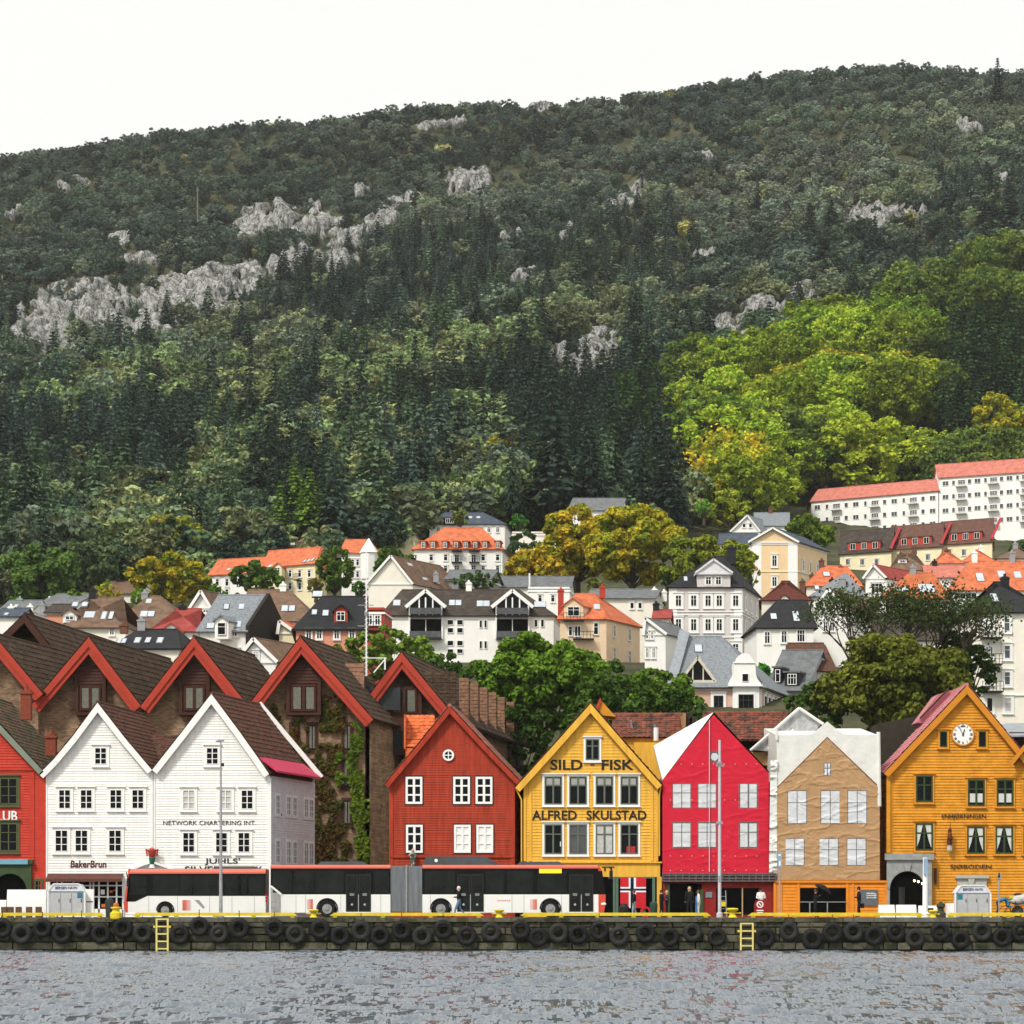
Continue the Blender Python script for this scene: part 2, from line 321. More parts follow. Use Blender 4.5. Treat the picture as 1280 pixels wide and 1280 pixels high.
n3=noi(.8,5); ad=N.new('ShaderNodeMath'); ad.operation='MULTIPLY_ADD'; ad.inputs[1].default_value=.9; Lk.new(n3.outputs[0],ad.inputs[0]); ad.inputs[2].default_value=-.45
ad2=N.new('ShaderNodeMath'); ad2.operation='ADD'; Lk.new(at.outputs['Fac'],ad2.inputs[0]); Lk.new(ad.outputs[0],ad2.inputs[1])
mr=N.new('ShaderNodeMapRange'); mr.inputs['From Min'].default_value=.38; mr.inputs['From Max'].default_value=.5; Lk.new(ad2.outputs[0],mr.inputs[0])
mx=N.new('ShaderNodeMix'); mx.data_type='RGBA'; Lk.new(mr.outputs[0],mx.inputs[0]); Lk.new(r1.outputs[0],mx.inputs[6]); Lk.new(rc.outputs[0],mx.inputs[7]); Lk.new(mx.outputs[2],b.inputs['Base Color'])
bp=N.new('ShaderNodeBump'); bp.inputs['Strength'].default_value=.8; bp.inputs['Distance'].default_value=.8; Lk.new(n2.outputs[0],bp.inputs['Height']); Lk.new(bp.outputs[0],b.inputs['Normal'])
me.materials.append(hm); hill=bpy.data.objects.new('hillside',me); COL.objects.link(hill); hill['kind']='structure'
def ground(px,Y): return float(hz(np.array([px]),np.array([Y]))[0])
# ---------------------------------------------------------------- quay, road, water
quay_m=mat('quay_asphalt',(.16,.155,.15),.9,.3,.8,.3,20)
MB().box(-60,60,160.35,205,QZ-1.2,QZ).build('quay_pavement',quay_m)['kind']='structure'
MB().box(-60,60,163.2,171.5,QZ+.004,QZ+.008).build('road',mat('road_asphalt',(.06,.06,.062),.9,.25,.6,.3,30))['kind']='structure'
# stone quay wall: individually cut courses
random.seed(3)
wall=MB(); z=-1.0
for rh,dy in ((.62,0),(.5,-.0),(.45,.0),(.42,.03),(.42,.0),(.3,.02),(.42,.0)):
    x=-60
    while x<60:
        wl=random.choice((random.uniform(.6,1.2),random.uniform(1.3,3.2))); d=random.uniform(-.11,.09); g=.035; t=random.uniform(-.03,.03)
        if z<.15: d-=.22
        y=160.0+dy+d
        wall.hexa([(x+g,y+t,z+g),(x+wl-g,y-t,z+g+random.uniform(-.02,.02)),(x+wl-g,y-t,z+rh-g),(x+g,y+t,z+rh-g+random.uniform(-.02,.03))],[(x+g,160.6,z+g),(x+wl-g,160.6,z+g),(x+wl-g,160.6,z+rh-g),(x+g,160.6,z+rh-g)],random.choice((0,0,1,2)))
        x+=wl
    z+=rh
    if z>QZ-.3: break
wall.box(-60,60,160.3,160.6,-1.5,QZ-.1,3)
x=-60
while x<60:
    wl=random.uniform(2.5,5); wall.box(x+.01,x+wl-.01,159.93+random.uniform(-.02,.02),160.9,z,QZ+.01,random.choice((0,1,4))); x+=wl
st=[mat('quay_stone',(.085,.08,.055),.85,.5,1.5,.8,6,col2=(.03,.035,.016),c2s=1.2,c2t=.5),mat('quay_stone_pale',(.14,.13,.09),.85,.5,1.5,.8,6,col2=(.04,.045,.02),c2s=1.5,c2t=.52),mat('quay_stone_dark',(.05,.05,.03),.8,.5,2,.8,6),mat('quay_joint',(.03,.03,.022),.9),mat('quay_coping',(.13,.125,.105),.85,.4,1.2,.4,8)]
o=wall.build('quay_wall',st); o['kind']='structure'
# water with real waves
random.seed(11)
xs=np.arange(-62,62.01,.3); ys=np.concatenate([np.arange(-30,44,3.),np.arange(44,160.31,.26)]); gx,gy=np.meshgrid(xs,ys); zz=np.zeros_like(gx); _AMP=.0055
for i in range(46):
    lam=random.choice((.9,1.,1.1,1.3,1.5,1.8,2.4,3.4))*random.uniform(.8,1.25); th=math.radians(random.gauss(78,34)); k=2*math.pi/lam
    zz+=_AMP*lam*np.sin(k*(gx*math.cos(th)+gy*math.sin(th))+random.uniform(0,6.28))
zz*=.45+1.2*fbm(gx/22,gy/7,3,5)
zz=np.where(gy>159.9,zz*.3,zz)
V=np.stack([gx,gy,zz],-1).reshape(-1,3); nx=len(xs); ny=len(ys); ii=np.arange(nx*ny).reshape(ny,nx)
Fq=np.stack([ii[:-1,:-1],ii[:-1,1:],ii[1:,1:],ii[1:,:-1]],-1).reshape(-1,4)
me=bpy.data.meshes.new('water'); me.from_pydata([],[],[]); me.vertices.add(len(V)); me.vertices.foreach_set('co',V.ravel())
me.loops.add(Fq.size); me.loops.foreach_set('vertex_index',Fq.ravel().astype(np.int32)); me.polygons.add(len(Fq)); me.polygons.foreach_set('loop_start',np.arange(0,Fq.size,4,dtype=np.int32)); me.update(calc_edges=True)
me.polygons.foreach_set('use_smooth',[True]*len(Fq))
wm=mat('harbour_water',(.09,.112,.14),.12,.1,.5,0,spec=1.)
N=wm.node_tree.nodes; Lk=wm.node_tree.links; tc=N.new('ShaderNodeTexCoord'); geo=N.new('ShaderNodeNewGeometry')
def wn(sx,sy,amp,prev):   # facets of wind ripples: the normal leans with a slope field, mostly along the wind (y)
    mp=N.new('ShaderNodeMapping'); mp.inputs['Scale'].default_value=(sx,sy,1); Lk.new(tc.outputs['Object'],mp.inputs[0])
    nn=N.new('ShaderNodeTexNoise'); nn.inputs['Scale'].default_value=1; nn.inputs['Detail'].default_value=5; nn.inputs['Roughness'].default_value=.72; Lk.new(mp.outputs[0],nn.inputs[0])
    a=N.new('ShaderNodeVectorMath'); a.operation='SUBTRACT'; a.inputs[1].default_value=(.5,.5,.5); Lk.new(nn.outputs['Color'],a.inputs[0])
    b=N.new('ShaderNodeVectorMath'); b.operation='MULTIPLY_ADD'; b.inputs[1].default_value=(amp*.45,amp,0); Lk.new(a.outputs[0],b.inputs[0]); Lk.new(prev,b.inputs[2]); return b.outputs[0]
o1=wn(4.2,.5,2.0,geo.outputs['Normal']); o1=wn(.3,.07,.7,o1); ba=N.new('ShaderNodeVectorMath'); ba.operation='ADD'; ba.inputs[1].default_value=(0,-.10,0); Lk.new(o1,ba.inputs[0]); nz_=N.new('ShaderNodeVectorMath'); nz_.operation='NORMALIZE'; Lk.new(ba.outputs[0],nz_.inputs[0]); Lk.new(nz_.outputs[0],N['Principled BSDF'].inputs['Normal'])
me.materials.append(wm); o=bpy.data.objects.new('water',me); COL.objects.link(o); o['kind']='structure'
MB().box(-1500,1500,-300,159,-3.2,-3.0).build('seabed',mat('seabed',(.03,.04,.035),.9))['kind']='structure'
# air
hb=MB().box(-1700,1700,-320,2500,-5,640).build('haze',None); hb['kind']='stuff'
hm2=bpy.data.materials.new('haze'); hm2.use_nodes=True; N=hm2.node_tree.nodes; N.remove(N['Principled BSDF']); pv=N.new('ShaderNodeVolumePrincipled'); pv.inputs['Color'].default_value=(.93,.96,.97,1); pv.inputs['Density'].default_value=.00004; pv.inputs['Anisotropy'].default_value=.2
hm2.node_tree.links.new(pv.outputs[0],N['Material Output'].inputs['Volume']); hb.data.materials.clear(); hb.data.materials.append(hm2); hb.display_type='WIRE'
# ---------------------------------------------------------------- trees
bark=mat('bark',(.07,.055,.04),.95,.4,6,.6,20); leaf=leafmat('foliage')
def quads(C,Nr,S,asp=1.0,seed=0,up=None):
    """leaf quads: centres C, normals Nr, sizes S -> vertex array, faces"""
    n=len(C); Nr=Nr/np.linalg.norm(Nr,axis=1,keepdims=True)
    r=rng.standard_normal((n,3)) if up is None else up
    u=np.cross(Nr,r); u/=np.linalg.norm(u,axis=1,keepdims=True)+1e-9; v=np.cross(Nr,u)
    u=u*(S*asp)[:,None]; v=v*S[:,None]; k=Nr*(S*.25)[:,None]
    V=np.stack([C-u-v*.2,C-v+k,C+u+v*.25,C+v+k*.5],1).reshape(-1,3); return V
def np_mesh(name,Vl,trunk=None,lm=leaf):
    me=bpy.data.meshes.new(name); V=Vl; nq=len(V)//4; idx=np.arange(nq*4,dtype=np.int32)
    tv=[];tf=[]
    if trunk: tv,tf=trunk.v,trunk.f
    allv=np.concatenate([V,np.array(tv)]) if tv else V
    loops=np.concatenate([idx]+[np.array(f,np.int32)+len(V) for f in tf]) if tf else idx
    starts=list(range(0,nq*4,4)); p=nq*4
    for f in tf: starts.append(p); p+=len(f)
    me.vertices.add(len(allv)); me.vertices.foreach_set('co',allv.ravel()); me.loops.add(len(loops)); me.loops.foreach_set('vertex_index',loops.astype(np.int32))
    me.polygons.add(len(starts)); me.polygons.foreach_set('loop_start',np.array(starts,np.int32)); me.update(calc_edges=True)
    me.materials.append(lm); 
    if tf: me.materials.append(bark); me.polygons.foreach_set('material_index',np.array([0]*nq+[1]*len(tf),np.int32))
    return me
def broad_crown(R,Hc,zb,lobes,per,size,flat=.0,lump=.42,low=.0):
    """crown of leaf clumps: radius R, height Hc, underside at zb"""
    Vs=[]; lobes=int(lobes*1.9); per=int(per/1.35)
    for i in range(lobes):
        u=(i+.5)/lobes; ph=i*2.39996+rng.uniform(-.3,.3); zz=1-2*u; q=math.sqrt(1-zz*zz); rad=rng.uniform(.62,.92) if i%5 else rng.uniform(.1,.45)
        c=np.array([math.cos(ph)*q*R*rad,math.sin(ph)*q*R*rad,zb+Hc*(.46+.47*zz*rad)])
        d=np.array([math.cos(ph)*q,math.sin(ph)*q,zz])
        r=rng.uniform(.6,1.1)*lump*.72*min(R,Hc*.6)*(1 if zz>-.5 else .8)
        for s in range(3):
            dd=d*.5+rng.standard_normal(3)*.6; dd/=np.linalg.norm(dd)
            cc=c+dd*r*.6; rr=r*rng.uniform(.4,.75)
            D=rng.standard_normal((max(4,per//3),3)); D[:,2]+=.35; D/=np.linalg.norm(D,axis=1,keepdims=True)
            C=cc+D*rr*rng.uniform(.45,1.2,(len(D),1))*np.array([1.15,1.15,.75])
            Nn=D+rng.standard_normal(D.shape)*.6; Nn[:,2]+=.35
            Vs.append(quads(C,Nn,size*rng.uniform(.6,1.3,len(C)),1.3))
    return np.concatenate(Vs)
def trunk_mb(h,r,limbs,R,zb,Hc):
    t=MB(); t.tube([(0,0,-1),(r*.3,0,h*.3),(-r*.2,r*.3,h*.65),(0,0,h)],[r*1.35,r,r*.7,r*.25],7)
    for i in range(limbs):
        a=i*2.4+random.uniform(-.3,.3); z0=zb*random.uniform(.6,1.1); L=R*random.uniform(.5,.85)
        p0=Vector((0,0,z0)); p2=Vector((math.cos(a)*L,math.sin(a)*L,z0+Hc*random.uniform(.25,.6))); p1=p0.lerp(p2,.5)+Vector((0,0,-Hc*.06))
        t.tube([p0,p1,p2],[r*.5,r*.3,r*.08],5,cap=False)
    return t
def conifer_crown(h,R,per,z0=.12,size=.3,pine=False):
    Vs=[]; lv=int(h*1.35)
    for i in range(lv):
        t=z0+(1-z0)*(i+.5)/lv; z=t*h; rr=R*(1-(t-z0)/(1-z0))**.8+.12; nb=max(4,int(6+5*(1-t)))
        ph=rng.uniform(0,6.28)
        for b in range(nb):
            a=ph+b*6.283/nb+rng.uniform(-.25,.25); L=rr*rng.uniform(.7,1.15); k=max(3,int(per*L/R))
            s=rng.uniform(.15,1,k)**.7; da=rng.normal(0,.12,k)
            x=np.cos(a+da)*L*s; y=np.sin(a+da)*L*s; zz=z-.30*L*s**1.6+rng.normal(0,.06,k)*h/12
            C=np.stack([x,y,zz],1); Nn=np.stack([np.cos(a+da)*.5,np.sin(a+da)*.5,np.full(k,1.)],1)+rng.standard_normal((k,3))*.35
            up=np.stack([-np.sin(a+da),np.cos(a+da),np.zeros(k)],1)+rng.standard_normal((k,3))*.3
            Vs.append(quads(C,Nn,size*(1.15-.5*s)*rng.uniform(.7,1.3,k)*(.5+.5*(1-t)),1.9,up=up))
    C=np.array([[0,0,h*.97]]*3)+rng.normal(0,.04,(3,3)); Vs.append(quads(C,rng.standard_normal((3,3))*np.array([1,1,.1]),np.full(3,.25*h/12),1))
    return np.concatenate(Vs)
# prototypes for the slope: (height, crown verts, trunk)
CON=[];BRO=[]
for i in range(5):
    h=13; t=MB(); t.tube([(0,0,-1.5),(0,0,h*.95)],[.24,.03],5); CON.append((h,conifer_crown(h,(2.3,2.9,1.9,2.6,3.1)[i],(9,10,8,11,11)[i],(.05,.12,.08,.25,.1)[i],.42),t))
for i in range(6):
    h=10; R=(3.6,4.2,3.0,4.6,2.6,3.8)[i]; Hc=(7.5,7,8.2,6.6,8.6,7.4)[i]; zb=h-Hc
    BRO.append((h,broad_crown(R,Hc,zb,(15,17,14,17,14,16)[i],48,.34),trunk_mb(h*.7,.2,3,R,zb+1,Hc)))
BIG=[]
for i in range(4):
    h=10; R=(4.6,5.2,4.2,4.8)[i]; Hc=8.6; zb=h-Hc
    BIG.append((h,broad_crown(R,Hc,zb,30,210,.15,lump=.36),trunk_mb(h*.7,.25,4,R,zb+1,Hc)))
PROTO={}
for nm,L in (('conifer',CON),('broadleaf',BRO),('large_broadleaf',BIG)):
    PROTO[nm]=[(h,np_mesh(nm+'_crown',v),t.mesh(bark,name=nm+'_trunk'),np_mesh(nm,v,t)) for h,v,t in L]
def gn_forest(name,label,cat,kindname,pts,scale,rot,idx,tint,tint2):
    """one object for the mass of trees nobody could count: instances on its own points"""
    me=bpy.data.meshes.new(name); me.vertices.add(len(pts)); me.vertices.foreach_set('co',pts.ravel())
    def att(n,t,dat):
        a=me.attributes.new(n,t,'POINT'); a.data.foreach_set('vector' if t=='FLOAT_VECTOR' else ('value'),np.ascontiguousarray(dat).ravel())
    att('sc','FLOAT_VECTOR',scale); att('rt','FLOAT_VECTOR',rot); att('ix','INT',idx.astype(np.int32)); att('tint','FLOAT_VECTOR',tint); att('tint2','FLOAT_VECTOR',tint2)
    ob=bpy.data.objects.new(name,me); COL.objects.link(ob); prop(ob,label,cat,kind='stuff')
    ng=bpy.data.node_groups.new(name,'GeometryNodeTree'); ng.interface.new_socket('Geometry',in_out='INPUT',socket_type='NodeSocketGeometry'); ng.interface.new_socket('Geometry',in_out='OUTPUT',socket_type='NodeSocketGeometry')
    N=ng.nodes; L=ng.links; gi=N.new('NodeGroupInput'); go=N.new('NodeGroupOutput'); iop=N.new('GeometryNodeInstanceOnPoints'); jn=N.new('GeometryNodeJoinGeometry')
    for h,_,_,m in PROTO[kindname]:
        src=bpy.data.objects.new(name+'_source',m)      # never linked to the scene
        oi=N.new('GeometryNodeObjectInfo'); oi.inputs['Object'].default_value=src; oi.inputs['As Instance'].default_value=True; L.new(oi.outputs['Geometry'],jn.inputs[0])
    def na(n,t):
        x=N.new('GeometryNodeInputNamedAttribute'); x.data_type=t; x.inputs['Name'].default_value=n; return x.outputs['Attribute']
    L.new(gi.outputs[0],iop.inputs['Points']); L.new(jn.outputs[0],iop.inputs['Instance']); iop.inputs['Pick Instance'].default_value=True
    L.new(na('ix','INT'),iop.inputs['Instance Index']); L.new(na('sc','FLOAT_VECTOR'),iop.inputs['Scale'])
    e=N.new('FunctionNodeEulerToRotation'); L.new(na('rt','FLOAT_VECTOR'),e.inputs[0]); L.new(e.outputs[0],iop.inputs['Rotation'])
    L.new(iop.outputs[0],go.inputs[0]); md=ob.modifiers.new('trees','NODES'); md.node_group=ng; return ob
def plant(name,label,cat,group,loc,crown,trunk,scale,rz,tint,tint2):
    r=bpy.data.objects.new(name,None); COL.objects.link(r); r.location=loc; r.rotation_euler.z=rz; r.scale=scale; prop(r,label,cat,group); WO[r]=Vector(loc)
    c=bpy.data.objects.new('crown',crown); COL.objects.link(c); c.parent=r; c['tint']=[float(x) for x in tint]; c['tint2']=[float(x) for x in tint2]
    t=bpy.data.objects.new('trunk',trunk); COL.objects.link(t); t.parent=r
    return r
# palette (leaf colours)
DK=(.030,.050,.036);BLU=(.058,.092,.074);MIDG=(.070,.112,.058);GG=(.115,.150,.100);BRN=(.150,.145,.112);OLV=(.185,.205,.09);LG=(.155,.21,.088);BRT=(.165,.255,.024);YEL=(.42,.31,.025);DG=(.035,.065,.018);ORG=(.42,.22,.02);YG=(.28,.30,.025)
# zones in the slope: centre, half sizes, tilt, conifer share, tints
ZN=[(470,350,120,60,-.6,.9,(DK,DK,BLU)),(560,330,60,80,-.3,.85,(DK,BLU,MIDG)),(800,310,120,55,-.35,.75,(DK,BLU,MIDG)),(110,600,130,42,0,.85,(DK,DK,BLU)),(330,545,120,34,-.15,.7,(DK,MIDG,BLU)),(540,520,100,44,-.35,.85,(DK,DK,MIDG)),
 (700,540,70,95,0,.95,(DK,DK)),(820,580,75,60,0,.9,(DK,DG)),(370,640,50,50,0,.8,(DK,DK)),(560,470,200,32,-.5,.04,(OLV,LG,LG,OLV)),(380,565,150,24,-.4,.1,(OLV,LG,LG)),(760,400,70,18,-.5,.15,(OLV,GG)),(330,520,90,20,-.4,.1,(LG,OLV)),(330,470,130,30,-.35,.1,(OLV,GG,LG)),(180,500,170,26,-.2,.1,(LG,OLV,GG)),(420,590,80,26,-.4,.15,(LG,MIDG,OLV)),
 (600,560,60,24,-.2,.1,(LG,OLV)),(950,255,190,50,-.25,.1,(BRN,GG,GG,OLV)),(720,215,110,24,-.3,.1,(BRN,GG,MIDG)),(560,290,60,20,-.3,.1,(BRN,GG)),(230,430,200,26,-.1,.15,(GG,OLV,MIDG)),(1120,240,60,14,0,0,(OLV,LG)),(940,385,70,26,-.3,.1,(GG,OLV,MIDG)),
 (1150,160,200,34,0,.6,(DK,DK,MIDG)),(1240,250,60,50,0,.7,(DK,BLU)),(620,185,90,14,-.3,.5,(DK,DK)),(200,690,70,30,0,.1,(MIDG,OLV)),(60,640,120,30,0,.25,(MIDG,GG,LG)),(100,240,200,36,-.2,.1,(DK,MIDG,MIDG)),(400,220,160,26,-.2,.1,(DK,MIDG)),(60,520,60,30,0,.2,(GG,MIDG,LG)),(260,640,90,26,-.2,.2,(LG,MIDG,OLV)),(640,400,60,26,-.4,.3,(MIDG,GG)),(860,420,60,40,-.3,.2,(GG,MIDG,OLV))]
def slope_trees():
    T=[]
    def grid(y0,y1,st,pr,big=False):
        Y=y0
        while Y<y1:
            hw=(760)*Y/F; X=-hw
            while X<hw:
                x=X+random.uniform(-.5,.5)*st; y=Y+random.uniform(-.5,.5)*st; X+=st
                T.append((x,y,pr))
            Y+=st*.92
    grid(452,700,5.0,1); grid(700,960,4.9,1); grid(960,1295,4.9,1)
    A=np.array([(a,b) for a,b,_ in T]); px=A[:,0]*F/A[:,1]+640; z=hz(px,A[:,1]); py=HZ-(z-EYE)*F/A[:,1]
    rk=rockmask(px,py-6); nz=fbm(A[:,0]/40,A[:,1]/50,3,61); nz2=fbm(A[:,0]/17,A[:,1]/20,2,62); thin=fbm(A[:,0]/25,A[:,1]/30,2,63)
    out=[]
    start=np.interp(px,[-400,0,260,640,850,1000,1280,1700],[452,462,480,545,560,600,618,620])
    start=np.where((px>975)&(px<1200),640,start)
    for i in range(len(A)):
        x,Y=A[i]; p,q=px[i],py[i]
        if Y<start[i]: continue
        rrk=rk[i]
        if rrk>.25 and random.random()<min(.88,rrk*1.4+.1): continue
        if thin[i]<.3 and random.random()<.5 and Y>800: continue
        spur=p>862+(nz[i]-.5)*60 and Y<800
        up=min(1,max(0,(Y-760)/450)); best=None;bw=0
        for cx,cy,a,b,t,pc,tn in ZN:
            dx,dy=p-cx,q-8-cy; c,s=math.cos(t),math.sin(t); d=((dx*c+dy*s)/a)**2+((-dx*s+dy*c)/b)**2; wgt=1.2-d+(nz[i]-.5)*.8
            if wgt>bw: bw=wgt;best=(pc,tn)
        if spur:
            dark=(p>1195+(nz[i]-.5)*160+(nz2[i]-.5)*60 and 450+(nz2[i]-.5)*40<q<590)
            if dark: kind,h,t1,t2='conifer',random.uniform(14,21),DK,DG
            else:
                if random.random()<.8: continue
                kind='large_broadleaf'; h=random.uniform(15,24); yl=nz[i]+nz2[i]*.4+random.uniform(-.12,.12)
                t1=random.choice((BRT,BRT,(.13,.21,.02),(.06,.105,.02),(.23,.28,.024))); t2=(.24,.28,.024) if yl>.72 else (.05,.085,.015)  # dark second tint puts shade between leaf lobes into the colour
                if yl>.92: t2=YEL
                if yl<.64: t1,t2=(.045,.08,.02),(.11,.14,.025)
        else:
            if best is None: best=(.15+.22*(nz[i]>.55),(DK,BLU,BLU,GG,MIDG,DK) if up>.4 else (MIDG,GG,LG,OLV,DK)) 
            pc,tn=best; con=random.random()<(pc*.95 if Y<1070 else 0)
            if con: kind='conifer'; h=random.choice((random.uniform(9,14),random.uniform(15,23)))*(1-.42*up); t1=random.choice(tn if pc>.5 else (DK,BLU,MIDG)); t2=tuple(c*1.25 for c in t1)
            else:
                kind='broadleaf'; h=random.choice((random.uniform(6,10),random.uniform(9,15)))*(1-.45*up); t1=random.choice(tn if pc<.6 else (MIDG,GG,LG,OLV)); t2=random.choice((t1,GG,OLV,MIDG)) if random.random()<.5 else tuple(c*1.3 for c in t1)
                if random.random()<.005: t1=YEL;t2=YG
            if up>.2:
                g=up*.45; tg=(.95,1.13,1.05); l1=sum(t1)/3*1.15; t1=tuple(c*(1-g)+l1*g*k for c,k in zip(t1,tg)); l2=sum(t2)/3*1.15; t2=tuple(c*(1-g)+l2*g*k for c,k in zip(t2,tg))  # distance haze mixed into leaf colour: greyer and paler up the slope
            if rrk>0 : h*=.6
        jt=random.uniform(.65,1.55)*(1.25 if spur else (1.12 if kind!='conifer' else 1.)); t1=tuple(c*jt for c in t1); t2=tuple(c*jt for c in t2)
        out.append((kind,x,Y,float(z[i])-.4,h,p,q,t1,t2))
    return out
def tone(t):
    r,g,b=t; l=(r+g+b)/3/1.2
    if r>.3: return 'golden yellow'
    if r>g*1.08: return 'brownish'
    if l<.045: return 'very dark green'
    if l<.06: return 'dark green'
    if g>.2: return 'bright lime green'
    if r>g*.93: return 'olive'
    return 'mid green' if l<.095 else 'light green'
TR=slope_trees()
NM={'conifer':('conifer','conifer'),'broadleaf':('broadleaf_tree','tree'),'large_broadleaf':('large_broadleaf_tree','tree')}
ZL=[(0,160,'on the far left of the slope'),(160,330,'on the slope left of the long red-roofed terrace'),(330,480,'on the slope above the long red-roofed terrace'),(480,640,'on the slope above the orange mansard-roofed block'),(640,840,'on the slope above the autumn-yellow trees'),(840,1010,'on the right-hand spur above the pale yellow villa'),(1010,1180,'on the spur above the long white apartment block'),(1180,1400,'at the right edge of the wooded spur'),(-400,0,'past the left edge of the town')]
for kind in ('conifer','broadleaf','large_broadleaf'):
    L=[t for t in TR if t[0]==kind]; L.sort(key=lambda t:-(t[4]/t[2]) if -10<t[5]<1290 else 0)
    solo=L[:(150 if kind!='large_broadleaf' else 130)]; rest=L[len(solo):]
    for k,x,Y,z,h,p,q,t1,t2 in solo:
        pr=random.randrange(len(PROTO[kind])); H0,cm,tm,_=PROTO[kind][pr]; s=h/H0; wd=s*random.uniform(.95,1.3)
        zl=[c for a,b_,c in ZL if a<=p<b_] or ['on the slope']
        lab=f"{'tall ' if h>15 else ''}{tone(t1)} {'conifer' if kind=='conifer' else ('spreading broadleaf tree' if kind[0]=='l' else 'rounded broadleaf tree')} {zl[0]}"
        plant(NM[kind][0],lab,NM[kind][1],lab.replace('tree','trees').replace('conifer','conifers'),(x,Y,z),cm,tm,(wd,wd,s),random.uniform(0,6.28),t1,t2)
    if not rest: continue
    n=len(rest); pts=np.array([r[1:4] for r in rest],np.float32); ix=rng.integers(0,len(PROTO[kind]),n); hh=np.array([PROTO[kind][j][0] for j in ix])
    s=np.array([r[4] for r in rest])/hh; wd=s*rng.uniform(.95,1.35,n)
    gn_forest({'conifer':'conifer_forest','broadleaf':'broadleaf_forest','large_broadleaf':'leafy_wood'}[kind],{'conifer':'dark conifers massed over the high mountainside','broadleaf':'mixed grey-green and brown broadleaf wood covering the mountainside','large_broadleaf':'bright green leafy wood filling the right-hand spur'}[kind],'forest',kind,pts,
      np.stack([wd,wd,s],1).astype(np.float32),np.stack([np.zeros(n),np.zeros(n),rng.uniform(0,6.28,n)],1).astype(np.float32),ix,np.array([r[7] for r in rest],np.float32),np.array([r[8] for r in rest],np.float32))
print('trees',len(TR),{k:sum(t[0]==k for t in TR) for k in PROTO})
# undergrowth between trees on the steep ground
# ---------------------------------------------------------------- shared building kit
glass=mat('window_glass',(.004,.005,.006),.1,.5,1.2,spec=.12)
glassg=mat('grey_glass',(.07,.075,.08),.12,.4,1.5,spec=.5)
curt=mat('curtained_glass',(.5,.5,.48),.25,.25,4,spec=.5)
blind=mat('white_blind',(.78,.78,.75),.5,.06,2)
sky_g=mat('skylight_glass',(.45,.5,.55),.1,.15,1,spec=.8)
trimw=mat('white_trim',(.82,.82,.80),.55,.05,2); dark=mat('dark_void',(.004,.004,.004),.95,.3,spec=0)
blk=mat('black_metal',(.02,.02,.022),.5,.3,5); grym=mat('grey_metal',(.32,.33,.34),.45,.2,3,metal=.3); zinc=mat('zinc',(.30,.33,.36),.5,.25,1.5,metal=.2)
tile_br=mat('brown_tile',(.12,.048,.032),.85,.5,3,.5,18,col2=(.07,.05,.035),c2s=2.2,c2t=.53)
tile_moss=mat('mossy_tile',(.13,.075,.05),.9,.5,2.5,.5,18,col2=(.06,.065,.035),c2s=1.2,c2t=.5)
tile_dk=mat('dark_brown_tile',(.06,.038,.025),.9,.45,2,.5,14,col2=(.10,.07,.045),c2s=1.5,c2t=.58)
tile_or=mat('orange_tile',(.62,.15,.045),.8,.25,2,.3,14,col2=(.42,.09,.035),c2s=3,c2t=.55)
pinkr=mat('pink_sheet_roof',(.46,.17,.19),.6,.25,1.2,streak=True)
WC={}
def win(parent,x,y,z,w,h,cols=2,rows=3,fm=None,pm=None,cas=0.,cm=None,rotz=0.,hood=0.,bar=.045,fr=.07,name='window',ratio=None,out=0.):
    fm=fm or trimw; pm=pm or glass; cm=cm or fm
    key=(round(w,2),round(h,2),cols,rows,fm.name,pm.name,cas,cm.name,hood,bar,fr,ratio)
    if key not in WC:
        m=MB(); a,b=w/2,h/2
        for s in (-1,1):
            m.box(s*a-(fr if s>0 else 0),s*a+(0 if s>0 else fr),-.10,0,-b,b); m.box(-a+fr,a-fr,-.10,0,s*b-(fr if s>0 else 0),s*b+(0 if s>0 else fr))
        for i in range(1,cols):
            xx=-a+w*i/cols; bw=bar*(1.5 if (i==cols//2 and cols%2==0) else 1); m.box(xx-bw/2,xx+bw/2,-.092,0,-b+fr,b-fr)
        zz=[-b+h*i/rows for i in range(1,rows)] if ratio is None else [b-h*ratio]
        for q in zz:
            for i in range(cols):
                xa=-a+w*i/cols+bar/2; xb=-a+w*(i+1)/cols-bar/2; m.box(xa,xb,-.086,0,q-bar/2,q+bar/2)
        if cas:
            for s in (-1,1): m.box(min(s*a,s*(a+cas)),max(s*a,s*(a+cas)),-.075,0,-b-cas,b+cas,1)
            m.box(-a,a,-.072,0,b,b+cas,1); m.box(-a,a,-.072,0,-b-cas,-b,1)
        if hood: m.box(-a-cas-.06,a+cas+.06,-.17,0,b+cas,b+cas+hood,1); m.box(-a-cas-.04,a+cas+.04,-.15,0,-b-cas-hood*.6,-b-cas,1)
        p=MB().box(-a+fr*.5,a-fr*.5,-.045,-.01,-b+fr*.5,b-fr*.5)
        WC[key]=(m.mesh([fm,cm],name='window_frame'),p.mesh(pm,name='pane'))
    f,p=WC[key]; o=place(name,f,parent,(x,y-out,z),rotz)
    q=bpy.data.objects.new('pane',p); COL.objects.link(q); q.parent=o
    return o
def fwin(parent,px,py,wp,hp,Y,**k):   # photo-measured window on a frontal wall
    return win(parent,X_(px,Y),Y,Z_(py,Y),wp*Y/F,hp*Y/F,**k)
def poly_x(poly,z):
    """poly: [(x,z)] from the top down"""
    for (xa,za),(xb,zb) in zip(poly,poly[1:]):
        if zb<=z<=za: return xa+(xb-xa)*((za-z)/(za-zb) if za>zb else 0)
    return poly[-1][0] if z<poly[-1][1] else poly[0][0]
